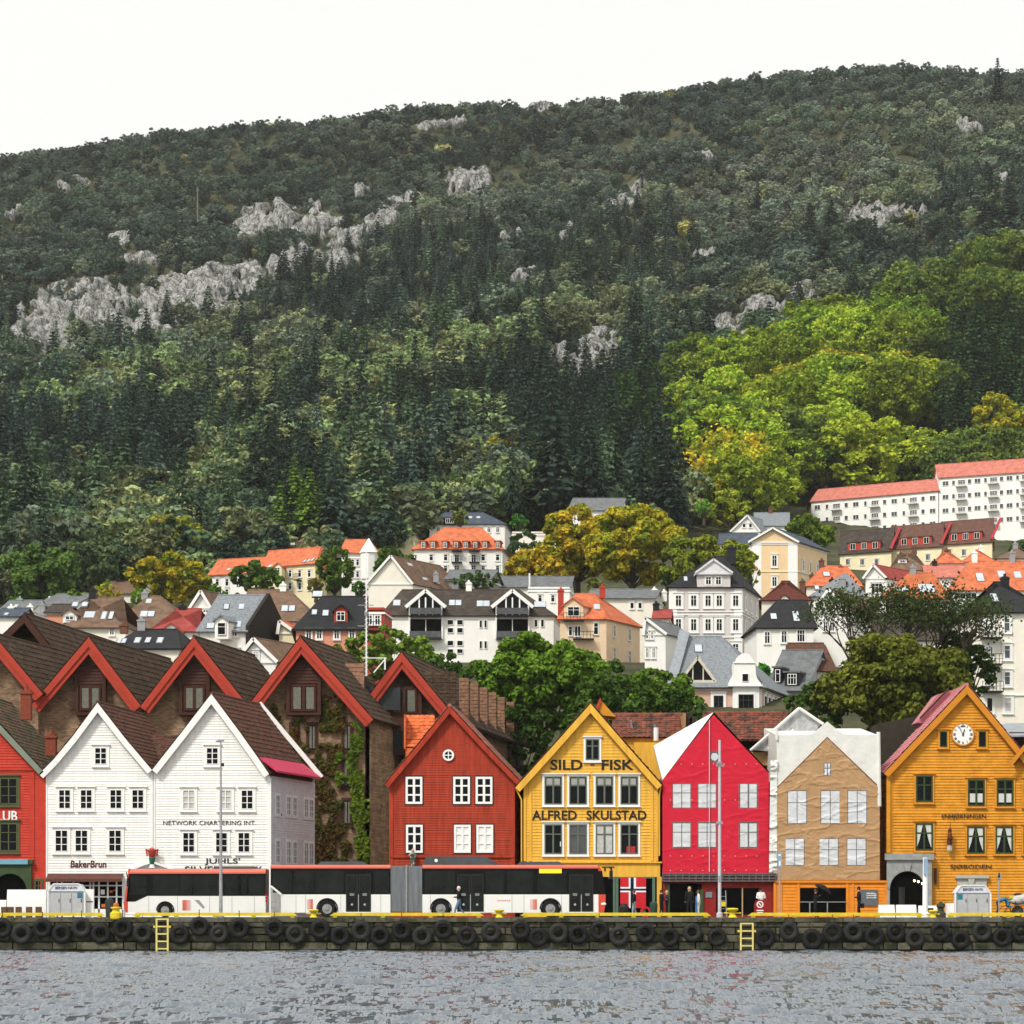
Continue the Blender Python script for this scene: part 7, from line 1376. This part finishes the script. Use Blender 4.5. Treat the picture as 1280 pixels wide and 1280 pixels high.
# red display sign board
Y=163; r=thing('display_sign','dark red arched display sign with a round white emblem on the quay','sign',P(950,1141,Y)); r.location.z=QZ; WO[r]=Vector(r.location); a,b=X_(943,Y),X_(957,Y); n=10; zc=Z_(1131,Y); R=(b-a)/2; cx=(a+b)/2
t=MB(); t.ext([(a,Y,QZ),(b,Y,QZ)]+[(cx+R*math.cos(math.pi*i/n),Y,zc+R*.95*math.sin(math.pi*i/n)) for i in range(n+1)],(0,.12,0)); t.build('sign_panel',mat('sign_dark_red',(.28,.015,.02),.5),r)
t=MB(); t.lathe([(.20,-.02),(.20,0),(.14,0),(.14,-.02)],(cx,Y-.005,zc+.02),'y',18,0,False); t.beam((cx-.08,Y-.012,zc+.1),(cx+.08,Y-.012,zc-.06),.06,.012); t.box(cx-.2,cx+.2,Y-.02,Y-.003,zc-.36,zc-.30); t.box(cx-.16,cx+.16,Y-.02,Y-.003,zc-.46,zc-.42); t.build('emblem',trimw,r)
# step ladder
Y=172; r=thing('step_ladder','aluminium step ladder leaning open in front of the red shopfront','ladder',P(904,1141,Y)); r.location.z=QZ; WO[r]=Vector(r.location); t=MB(); zt=Z_(1113,Y)
for s in (-1,1):
    t.beam((X_(904,Y)+s*.22,Y,QZ),(X_(904,Y)+s*.16,Y+.2,zt),.05,.04); t.beam((X_(904,Y)+s*.22,Y+.7,QZ),(X_(904,Y)+s*.16,Y+.25,zt),.04,.03)
t.build('rail',grym,r); t=MB()
for k in range(5): t.box(X_(904,Y)-.2,X_(904,Y)+.2,Y-.02+k*.04,Y+.1+k*.04,QZ+.25+k*.25,QZ+.28+k*.25)
t.build('rung',grym,r); MB().box(X_(904,Y)-.14,X_(904,Y)+.14,Y-.06,Y-.03,QZ+.65,QZ+.95).build('label_plate',yp,r)
# ---------------------------------------------------------------- buses
bw=mat('bus_white',(.80,.80,.77),.35,.05,1.2,spec=.5); bc=mat('bus_coral',(.62,.13,.08),.35,.1,1.5,spec=.5); br_=mat('bus_red',(.62,.06,.03),.35,.1,1.5,spec=.5); bg_=mat('bus_glazing',(.005,.005,.005),.15,.4,1,spec=.12); bpn=mat('bus_pane',(.007,.010,.009),.08,.9,.9,spec=.2); bdk=mat('bus_dark_roof',(.05,.055,.06),.5,.3,1.5); rim=mat('wheel_rim',(.35,.35,.35),.4,.3,6,metal=.5)
bel=mat('bellows_grey',(.30,.32,.34),.8,.25,2,streak=True)
def wheel(r,px,Y,rad,name='wheel'):
    c=Vector((X_(px,Y),Y-.02,QZ+rad)); t=MB(); t.lathe([(rad*.55,-.06),(rad*.9,-.08),(rad,-.02),(rad,.25),(rad*.55,.25)],c,'y',26); w=t.build('wheel',rub,r); t=MB(); t.lathe([(rad*.58,-.085),(rad*.5,-.05),(rad*.25,-.07),(rad*.22,-.12),(.02,-.13)],c,'y',18); t.build('rim',rim,w)
    t=MB(); 
    for i in range(16):
        a0,a1=math.pi*i/16-.2*(i==0),math.pi*(i+1)/16; q=lambda a,R:(c.x+R*math.cos(a),Y-.055,max(QZ+.3,c.z+R*math.sin(a))); t.hexa([q(a0,rad*1.12),q(a0,rad*1.28),q(a1,rad*1.28),q(a1,rad*1.12)],[(v[0],Y+.3,v[2]) for v in (q(a0,rad*1.12),q(a0,rad*1.28),q(a1,rad*1.28),q(a1,rad*1.12))])
    t.build('wheel_arch',blk,r)
def bus_section(r,px0,px1,Y,zr,zw0,zw1,wheels,rad,W=2.5,slant=None):
    a,b=X_(px0,Y),X_(px1,Y); z0=QZ+.28; t=MB()
    xs=sorted([(X_(w,Y)-rad*1.13,X_(w,Y)+rad*1.13) for w in wheels]); x=a
    for u,v in xs:
        t.box(x,u,Y,Y+W,z0,zw0); n=10; c=(u+v)/2
        for i in range(n):
            p,q=u+(v-u)*i/n,u+(v-u)*(i+1)/n; f=lambda s:QZ+rad+math.sqrt(max(0,(rad*1.13)**2-(s-c)**2)); t.hexa([(p,Y,f(p)),(q,Y,f(q)),(q,Y,zw0),(p,Y,zw0)],[(p,Y+W,f(p)),(q,Y+W,f(q)),(q,Y+W,zw0),(p,Y+W,zw0)])
        x=v
    t.box(x,b,Y,Y+W,z0,zw0); t.build('body',bw,r)
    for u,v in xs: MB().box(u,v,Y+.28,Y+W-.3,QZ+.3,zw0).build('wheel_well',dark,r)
    for w in wheels: wheel(r,w,Y,rad)
    MB().box(a+.01,b-.01,Y+.02,Y+W-.02,zw0,zw1).build('glazing_band',bg_,r)
    t=MB(); t.ext([(a,Y-.005,zw1),(a,Y+.0,zw1+.1),(a,Y+.10,zr-.04),(a,Y+.3,zr),(a,Y+W-.3,zr),(a,Y+W-.1,zr-.04),(a,Y+W,zw1)],(b-a,0,0)); t.build('roof',bc,r)
    return a,b
def panes(r,Y,zw0,zw1,L,inset=.10):
    for p0,p1 in L:
        a,b=X_(p0,Y),X_(p1,Y); MB().box(a,b,Y-.012,Y+.03,zw0+inset,zw1-inset-.05).build('side_window',bpn,r)
        if b-a>.8:
            t=MB(); t.tube([(a+.35,Y+.9,zw0),(a+.35,Y+.9,zw1-.2)],.02,5)
def bdoor(r,p0,p1,Y,zr,white=True):
    for i in range(2):
        a=X_(p0+(p1-p0)*i/2,Y)+.02; b=X_(p0+(p1-p0)*(i+1)/2,Y)-.02; z0,z1=QZ+.33,zr-.55
        t=MB(); t.box(a,b,Y-.03,Y+.04,z0,z1); d=t.build('door',blk,r); MB().box(a+.07,b-.07,Y-.042,Y-.03,z0+.1,z1-.08).build('door_glass',bpn,d); t=MB(); t.ball(((a+b)/2,Y-.045,z0+.42),(.07,.01,.07),n=5); 
        for k in range(3): t.box((a+b)/2-.13,(a+b)/2+.13,Y-.05,Y-.043,z0+.95+k*.05,z0+.975+k*.05)
        t.build('door_sticker',mat('sticker_grey',(.4,.4,.4),.5),d)
    MB().box(X_(p0,Y),X_(p1,Y),Y-.03,Y+.05,QZ+.27,QZ+.32).build('door_sill',trimw,r)
    for k in range(2): pass
def seams(r,Y,xs,zw0):
    for x in xs: MB().box(X_(x,Y)-.012,X_(x,Y)+.012,Y-.004,Y-.0005,QZ+.3,zw0-.02).build('panel_seam',grym,r)
def fade(r,px0,px1,py0,py1,Y,m,name='livery_mark',n=6,rev=False):
    a,b=X_(px0,Y),X_(px1,Y); t=MB()
    for i in range(n):
        w=(b-a)/n; f=(i/n if not rev else 1-(i+1)/n); g=w*(1-f)*.95; x=a+i*w; t.box(x,x+g+.01,Y-.008,Y-.001,Z_(py1,Y),Z_(py0,Y))
    t.build(name,m,r)
# articulated bus
Y=165.5; r=thing('articulated_bus','long white articulated bus with a coral roof edge and grey bellows, facing right','bus',P(547,1146,Y)); r.location.z=QZ; WO[r]=Vector(r.location)
zr,zw0,zw1=Z_(1081,Y),Z_(1118,Y),Z_(1085.5,Y); rad=.50
bus_section(r,338,488,Y,zr,zw0,zw1,[409],rad); bus_section(r,528,748,Y,zr,zw0,zw1,[551,688],rad)
panes(r,Y,zw0,zw1,[(341,365),(367,392),(394,430),(468,486)]); panes(r,Y,zw0,zw1,[(531,569),(607,630),(634,666),(672,708)])
bdoor(r,432,464,Y,zr); bdoor(r,571,605,Y,zr); bdoor(r,711,742,Y,zr)
t=MB(); a,b=X_(488,Y),X_(528,Y); n=26
for i in range(n):
    x0=a+(b-a)*i/n; x1=a+(b-a)*(i+.5)/n; x2=a+(b-a)*(i+1)/n; d=.07
    t.hexa([(x0,Y+.10,QZ+.35),(x1,Y+.10-d,QZ+.35),(x1,Y+.10-d,zr-.08),(x0,Y+.10,zr-.08)],[(x0,Y+2.4,QZ+.35),(x1,Y+2.4,QZ+.35),(x1,Y+2.4,zr-.08),(x0,Y+2.4,zr-.08)]); t.hexa([(x1,Y+.10-d,QZ+.35),(x2,Y+.10,QZ+.35),(x2,Y+.10,zr-.08),(x1,Y+.10-d,zr-.08)],[(x1,Y+2.4,QZ+.35),(x2,Y+2.4,QZ+.35),(x2,Y+2.4,zr-.08),(x1,Y+2.4,zr-.08)])
bl=t.build('bellows',bel,r); MB().box((a+b)/2-.05,(a+b)/2+.05,Y-.01,Y+2.45,QZ+.3,zr).build('bellows_hoop',rim,bl)
t=MB(); t.hexa([(X_(338.5,Y),Y-.012,QZ+.3),(X_(351,Y),Y-.012,QZ+.3),(X_(351,Y),Y-.012,Z_(1119,Y)),(X_(338.5,Y),Y-.012,Z_(1108,Y))],[(X_(338.5,Y),Y+.03,QZ+.3),(X_(351,Y),Y+.03,QZ+.3),(X_(351,Y),Y+.03,Z_(1119,Y)),(X_(338.5,Y),Y+.03,Z_(1108,Y))]); t.build('engine_grille',mat('silver_grille',(.28,.28,.27),.5,.3,3,band=(2,14,.6)),r)
t=MB(); t.beam(P(338.5,1107.5,Y-.02),P(352,1118.5,Y-.02),.12,.03); t.build('body_stripe',bw,r)
for x0,x1,y0,h_,lab in ((396,460,1078,.20,0),(528,625,1070.5,.5,1),(646,706,1077.5,.2,0)):
    a,b=X_(x0,Y),X_(x1,Y); t=MB(); t.hexa([(a,Y+.3,zr),(b,Y+.3,zr),(b-.35-(.5 if lab else 0),Y+.45,zr+h_),(a+.2,Y+.45,zr+h_)],[(a,Y+2.2,zr),(b,Y+2.2,zr),(b-.35-(.5 if lab else 0),Y+2.05,zr+h_),(a+.2,Y+2.05,zr+h_)]); pd=t.build('roof_pod',bdk,r)
    if lab: MB().lathe([(.10,0),(.10,-.02)],(X_(545,Y),Y+.36,zr+.26),'y',12).build('pod_badge',trimw,pd)
MB().box(X_(674,Y),X_(702,Y),Y-.03,Y,Z_(1091.5,Y),Z_(1086,Y)).build('destination_display',mat('amber_display',(.6,.3,.02),.4,0,emit=(1,.5,.03,.8)),r)
fade(r,384,391,1124,1137,Y,bc,n=5,rev=True); fade(r,663,671,1124,1137,Y,bc,n=5,rev=True); 
t=MB(); 
for i in range(7): t.box(X_(622+i*2.4,Y),X_(623.4+i*2.4,Y),Y-.008,Y-.001,Z_(1126.5,Y),Z_(1125,Y))
t.build('livery_lettering',bc,r)
seams(r,Y,(370,382,426,476,538,640,655,702),zw0)
# red front
a,b=X_(748,Y),X_(757,Y); t=MB(); t.ext([(a,Y,QZ+.28),(b-.1,Y,QZ+.28),(b,Y,QZ+.8),(b,Y,zw0),(a,Y,zw0+.0)],(0,2.5,0)); t.ext([(a,Y,zr-.02),(b-.45,Y,zr-.02),(b-.2,Y,zw1-.15),(a,Y,zw1-.15)][::-1],(0,2.5,0)); fr=t.build('front_panel',br_,r)
t=MB(); t.ext([(a,Y+.01,zw0),(b-.0,Y+.01,zw0),(b-.2,Y+.01,zw1-.15),(a,Y+.01,zw1-.15)][::-1],(0,2.48,0)); t.build('windscreen',bg_,r); MB().ball((b-.12,Y-.0,QZ+.78),(.16,.06,.09)).build('headlight',mat('headlight',(.8,.8,.8),.2,0),fr)
t=MB(); t.tube([(b-.15,Y-.1,zr-.15),(b+.2,Y-.15,zr-.12),(b+.35,Y-.15,zr-.35)],.035,6); t.box(b+.22,b+.42,Y-.2,Y-.08,zr-.85,zr-.35); t.build('mirror',blk,r)
# solo bus
Y=167.0; r=thing('city_bus','shorter white city bus with a coral roof line and red front, facing left','bus',P(243,1146,Y)); r.location.z=QZ; WO[r]=Vector(r.location)
zr,zw0,zw1=Z_(1086,Y),Z_(1120,Y),Z_(1092,Y); bus_section(r,160,332,Y,zr,zw0,zw1,[206.5],.42)
panes(r,Y,zw0,zw1,[(163,183),(191,223),(225,240),(242,274),(279,308),(311,330)],.08)
a,b=X_(154.5,Y),X_(160,Y); t=MB(); t.ext([(a+.1,Y,QZ+.28),(b,Y,QZ+.28),(b,Y,Z_(1127,Y)),(a,Y,Z_(1127,Y)),(a,Y,QZ+.8)],(0,2.5,0)); t.ext([(a+.05,Y,Z_(1127,Y)),(a+.16,Y,Z_(1127,Y)),(a+.35,Y,zr),(a+.28,Y,zr)],(0,2.5,0)); t.build('front_panel',br_,r)
t=MB(); t.ext([(a+.16,Y+.01,Z_(1127,Y)),(b,Y+.01,Z_(1127,Y)),(b,Y+.01,zw1),(a+.33,Y+.01,zw1)],(0,2.4,0)); t.build('windscreen',bg_,r)
t=MB(); t.ext([(b,Y-.01,Z_(1127,Y)),(X_(169,Y),Y-.01,Z_(1127,Y)),(X_(184,Y),Y-.01,zw0),(b,Y-.01,zw0)],(0,.02,0)); t.build('window_sweep',bg_,r)
t=MB(); t.box(X_(159,Y),X_(161.5,Y),Y-.3,Y-.15,Z_(1108,Y),Z_(1098,Y)); t.tube([(X_(160,Y),Y-.2,Z_(1098,Y)),(X_(158,Y),Y,Z_(1090,Y))],.03,6); t.build('mirror',blk,r)
seams(r,Y,(186,222,262,290,318),zw0)
t=MB(); 
for py in (1119,1122.5,1126): t.box(X_(332,Y)-.02,X_(334,Y),Y-.01,Y+.1,Z_(py+1.3,Y),Z_(py-1.3,Y))
t.build('tail_light',mat('tail_red',(.5,.01,.01),.3),r)
fade(r,228,240,1125,1138,Y,bc,n=7); t=MB(); t.ext([(X_(243,Y),Y-.008,Z_(1125,Y)),(X_(254,Y),Y-.008,Z_(1136,Y)),(X_(256,Y),Y-.008,Z_(1134,Y)),(X_(249,Y),Y-.008,Z_(1125,Y))][::-1],(0,.006,0)); t.build('livery_mark',mat('livery_grey',(.3,.3,.3),.5),r)
t=MB(); t.hexa([(X_(264,Y),Y+.4,zr),(X_(322,Y),Y+.4,zr),(X_(316,Y),Y+.5,zr+.16),(X_(270,Y),Y+.5,zr+.16)],[(X_(264,Y),Y+2.1,zr),(X_(322,Y),Y+2.1,zr),(X_(316,Y),Y+2,zr+.16),(X_(270,Y),Y+2,zr+.16)]); t.build('roof_pod',bdk,r)
# ---------------------------------------------------------------- people
skin=mat('skin',(.50,.27,.18),.6,.1,5)
def person(lab,px,Y,H_,ang,J,cl,hair,zoff=0.,extra=None):
    """J: joint positions (x forward, y side, z up) for a 1.75 m figure; one skinned body, coloured by garment"""
    s=H_/1.75; base=Vector((X_(px,Y),Y,QZ+zoff)); ca,sa=math.cos(ang),math.sin(ang)
    T=lambda p: base+Vector((p[0]*ca-p[1]*sa,p[0]*sa+p[1]*ca,p[2]))*s
    names=list(J['p'].keys()); idx={n:i for i,n in enumerate(names)}; me=bpy.data.meshes.new('person'); E=[(idx[a],idx[b]) for a,b in J['e']]
    me.from_pydata([tuple(T(J['p'][n])) for n in names],E,[]); ob=bpy.data.objects.new('tmp_person',me); COL.objects.link(ob); md=ob.modifiers.new('s','SKIN'); 
    for i,n in enumerate(names): r_=J['r'][n]*s; me.skin_vertices[0].data[i].radius=(r_,r_); me.skin_vertices[0].data[i].use_root=(n=='pelvis')
    sb_=ob.modifiers.new('d','SUBSURF'); sb_.levels=2; sb_.render_levels=2; bpy.context.view_layer.update(); ev=bpy.data.meshes.new_from_object(ob.evaluated_get(bpy.context.evaluated_depsgraph_get())); bpy.data.objects.remove(ob)
    V=[v.co.copy() for v in ev.vertices]; Fc=[tuple(p.vertices) for p in ev.polygons]; ms=[skin]+cl; segs=[(T(J['p'][a]),T(J['p'][b]),J['g'].get((a,b),1)) for a,b in J['e']]
    mb=MB(); mb.v=[tuple(v) for v in V]; mb.f=Fc
    for f in Fc:
        c=sum((V[i] for i in f),Vector())/len(f); best=9;g=1
        for a,b,k in segs:
            ab=b-a; u=max(0,min(1,(c-a).dot(ab)/max(1e-6,ab.length_squared))); d=(c-a-ab*u).length
            if d<best: best=d;g=k
        mb.mi.append(g)
    for hn,el in (('handL','elbL'),('handR','elbR')):   # five fingers on each hand
        h,e=T(J['p'][hn]),T(J['p'][el]); d=(h-e).normalized(); sd_=d.cross(Vector((0,0,1))); sd_=(sd_ if sd_.length>.1 else Vector((1,0,0))).normalized(); up_=sd_.cross(d)
        for k in range(5):
            o=h+sd_*(k-1.8)*.018*s; L=(.055,.075,.08,.072,.055)[k]*s; dd=d if k else (d*.5+sd_*-1).normalized(); mb.tube([o,o+dd*L*.6,o+dd*L+up_*-.015*s],[.010*s,.009*s,.006*s],5,0)
    r=top(mb,'person',ms,base,lab,'person',smooth=True)
    hd=T(J['p']['head']); t=MB(); t.ball(hd+Vector((0,0,.025*s))+T((-.025,0,0))-base,(.105*s,.1*s,.125*s),n=8); t.build('hair',hair,r)
    f=T((1,0,0))-base; f.normalize(); t=MB(); t.ball(hd+f*.105*s+Vector((0,0,-.02*s)),(.018*s,.018*s,.03*s),n=4)
    for q in (-1,1): sdv=Vector((-f.y,f.x,0)); t.ball(hd+f*.095*s+sdv*q*.035*s+Vector((0,0,.015*s)),.011*s,1,n=4); t.ball(hd+sdv*q*.095*s,(.02*s,.02*s,.03*s),0,n=4)
    t.build('face',[skin,blk],r)
    return r,T
def joints(walk=0.,arms='down',bend=0.,lean=0):
    w=walk; p={'pelvis':(0,0,.95),'waist':(.02+bend*.2,0,1.12-bend*.05),'chest':(.03+bend*.45,0,1.35-bend*.25),'neck':(.03+bend*.62,0,1.5-bend*.42),'head':(.05+bend*.78,0,1.64-bend*.5),
     'hipL':(0,.1,.92),'kneeL':(.18*w+.02,.1,.52),'ankL':(.30*w-.0,.1,.09),'toeL':(.30*w+.17,.11,.04),'hipR':(0,-.1,.92),'kneeR':(-.06*w+.02,-.1,.51),'ankR':(-.36*w,-.1,.12+.03*w),'toeR':(-.36*w+.15,-.11,.04+.01*w),
     'shL':(.02+bend*.5,.19,1.44-bend*.3),'elbL':(-.08*w+bend*.6,.25,1.16-bend*.45),'handL':(-.02*w+.06+bend*.8,.24,.90-bend*.3),'shR':(.02+bend*.5,-.19,1.44-bend*.3),'elbR':(.08*w+bend*.6,-.25,1.16-bend*.45),'handR':(.2*w+.05+bend*.8,-.22,.92-bend*.3)}
    if arms=='front': p['elbL']=(.06,.25,1.16);p['handL']=(.30,.14,1.16);p['elbR']=(.06,-.25,1.16);p['handR']=(.30,-.10,1.14)
    if arms=='umbrella': p['elbR']=(.12,-.24,1.2);p['handR']=(.27,-.14,1.36)
    r=dict(pelvis=.155,waist=.145,chest=.165,neck=.055,head=.10,hipL=.10,kneeL=.07,ankL=.045,toeL=.04,hipR=.10,kneeR=.07,ankR=.045,toeR=.04,shL=.075,elbL=.05,handL=.035,shR=.075,elbR=.05,handR=.035)
    e=[('pelvis','waist'),('waist','chest'),('chest','neck'),('neck','head'),('pelvis','hipL'),('hipL','kneeL'),('kneeL','ankL'),('ankL','toeL'),('pelvis','hipR'),('hipR','kneeR'),('kneeR','ankR'),('ankR','toeR'),('chest','shL'),('shL','elbL'),('elbL','handL'),('chest','shR'),('shR','elbR'),('elbR','handR')]
    g={('neck','head'):0,('pelvis','hipL'):2,('hipL','kneeL'):2,('kneeL','ankL'):2,('pelvis','hipR'):2,('hipR','kneeR'):2,('kneeR','ankR'):2,('ankL','toeL'):3,('ankR','toeR'):3}
    return dict(p=p,r=r,e=e,g=g)
def cloth(n,c): return mat(n,c,.85,.3,6)
cb,cj,cw,cbl,cn=cloth('black_cloth',(.015,.015,.017)),cloth('denim',(.12,.19,.30)),cloth('white_cloth',(.75,.74,.72)),cloth('blue_cloth',(.05,.22,.36)),cloth('navy_cloth',(.03,.035,.06))
hw_,hbk,hbr,hbl=cloth('white_hair',(.65,.64,.6)),cloth('black_hair',(.02,.015,.012)),cloth('brown_hair',(.12,.06,.03)),cloth('blond_hair',(.55,.4,.2))
PI=math.pi
person('white-haired person in a dark jacket and jeans striding left past the articulated bus',574,162.6,1.78,PI,joints(1.,'front'),[cb,cj,blk],hw_)
person('person in a black top and pale jeans standing before the hanging flags',793,172.5,1.66,PI*.9,joints(.3),[cb,cloth('pale_denim',(.35,.40,.46)),blk],hbr)
person('dark-coated person with black hair, left of the pair in the red shop doorway',826.5,173.6,1.66,-.4,joints(.2,'front'),[cb,cb,blk],hbk)
person('person in a dark coat with fair hair, second in the red shop doorway',834,174,1.62,PI,joints(.1,'front'),[cn,cb,blk],hbl)
person('blond person in a long black coat standing mid doorway of the red shop',862,173.2,1.84,PI*.6,joints(.2),[cb,cb,blk],hbl)
person('person in a white outfit at the right of the red shop doorway',873.5,173.8,1.66,PI,joints(.1),[cw,cw,blk],hbr)
person('person in a white jacket behind the dark red display sign',951,166,1.72,-PI/2,joints(0,'front'),[cw,cb,blk],hbk)
r,T=person('brown-haired person in dark clothes holding an open black umbrella',1019,168,1.66,-.2,joints(.2,'umbrella'),[cb,cb,blk],hbr)
u=T((.27,-.14,1.36)); t=MB(); t.tube([u+Vector((0,0,-.2)),u+Vector((.35,0,.55))],.012,6); top_=u+Vector((.35,0,.55))
um=thing('umbrella','open black umbrella held over the brown-haired person','umbrella',tuple(u)); t.build('shaft',blk,um); t=MB(); n=8; ax_=Vector((.5,0,.8)).normalized(); s1=ax_.cross(Vector((0,1,0))).normalized(); s2=Vector((0,1,0)); rings=[]
for k,(rr,dz) in enumerate(((.02,.04),(.28,-.02),(.48,-.12),(.60,-.26))): rings.append([top_+(s1*math.cos(2*PI*j/16)+s2*math.sin(2*PI*j/16))*rr*(1-.06*(j%2)*(k==3))+ax_*dz for j in range(16)])
vs=[v for rg in rings for v in rg]; t.add(vs,[(k*16+j,k*16+(j+1)%16,(k+1)*16+(j+1)%16,(k+1)*16+j) for k in range(3) for j in range(16)]+[tuple(range(16))]); t.build('canopy',cb,um)
r,T=person('person in a long black coat looking left beside the grey notice board',1074,167,1.80,PI,joints(.25,'front'),[cb,cb,blk],hbk)
hp=T((0,-.25,.9)); t=MB(); t.box(hp.x+.02,hp.x+.32,hp.y-.08,hp.y+.06,hp.z-.38,hp.z-.1); t.tube([hp+Vector((.06,0,-.1)),hp+Vector((.16,0,.06)),hp+Vector((.28,0,-.1))],.015,5); top(t,'handbag',[blk],hp,'black handbag carried by the person in the long black coat','bag')
person('person in a blue jacket bending over beside the right port cabinet',1247,164,1.7,0,joints(.3,bend=1.),[cbl,cn,blk],cloth('lime_helmet',(.45,.6,.05)))
# bicycle and covered motorcycle at the right edge
Y=164.3; bk=thing('bicycle','bicycle standing at the right edge in front of the bending person','bicycle',P(1260,1141,Y)); bk.location.z=QZ; WO[bk]=Vector(bk.location)
for px in (1256,1272):
    c=Vector((X_(px,Y),Y,QZ+.34)); t=MB(); t.lathe([(.34,-.02),(.34,.02),(.31,.02),(.31,-.02)],c,'y',22,0,False); w_=t.build('wheel',rub,bk); t=MB()
    for i in range(8): a=PI*i/8; d=Vector((math.cos(a),0,math.sin(a)))*.31; t.tube([c-d,c+d],.004,4)
    t.build('spoke',rim,w_)
a,b=Vector((X_(1256,Y),Y,QZ+.34)),Vector((X_(1272,Y),Y,QZ+.34)); m_=(a+b)/2; t=MB()
for q in ((a,m_+Vector((-.1,0,.45))),(m_+Vector((-.1,0,.45)),b+Vector((-.1,0,.45))),(m_,m_+Vector((-.12,0,.55))),(m_,b+Vector((-.1,0,.4))),(b,b+Vector((-.14,0,.6))),(a,m_)): t.tube(list(q),.018,6)
t.build('frame',blk,bk); t=MB(); t.box(m_.x-.25,m_.x,Y-.07,Y+.07,m_.z+.53,m_.z+.58); t.build('saddle',blk,bk); t=MB(); t.tube([b+Vector((-.14,-.25,.62)),b+Vector((-.14,.25,.62))],.016,6); t.build('handlebar',blk,bk)
Y=165; mc=thing('covered_motorcycle','motorcycle under a pale grey cover at the right edge of the quay','motorcycle',P(1280,1141,Y)); mc.location.z=QZ; WO[mc]=Vector(mc.location); t=MB(); t.ball(P(1284,1124,Y),(.95,.4,.32)); t.ball(P(1272,1126,Y),(.45,.35,.25)); t.build('cover',mat('cover_grey',(.45,.44,.42),.8,.2,3,.6,5),mc)
for px in (1272,1296): c=Vector((X_(px,Y),Y,QZ+.33)); t=MB(); t.lathe([(.2,-.08),(.33,-.08),(.33,.08),(.2,.08)],c,'y',20); t.build('wheel',rub,mc)
t=MB(); t.ball(P(1273,1118,Y),(.3,.15,.08)); t.build('seat',blk,mc)
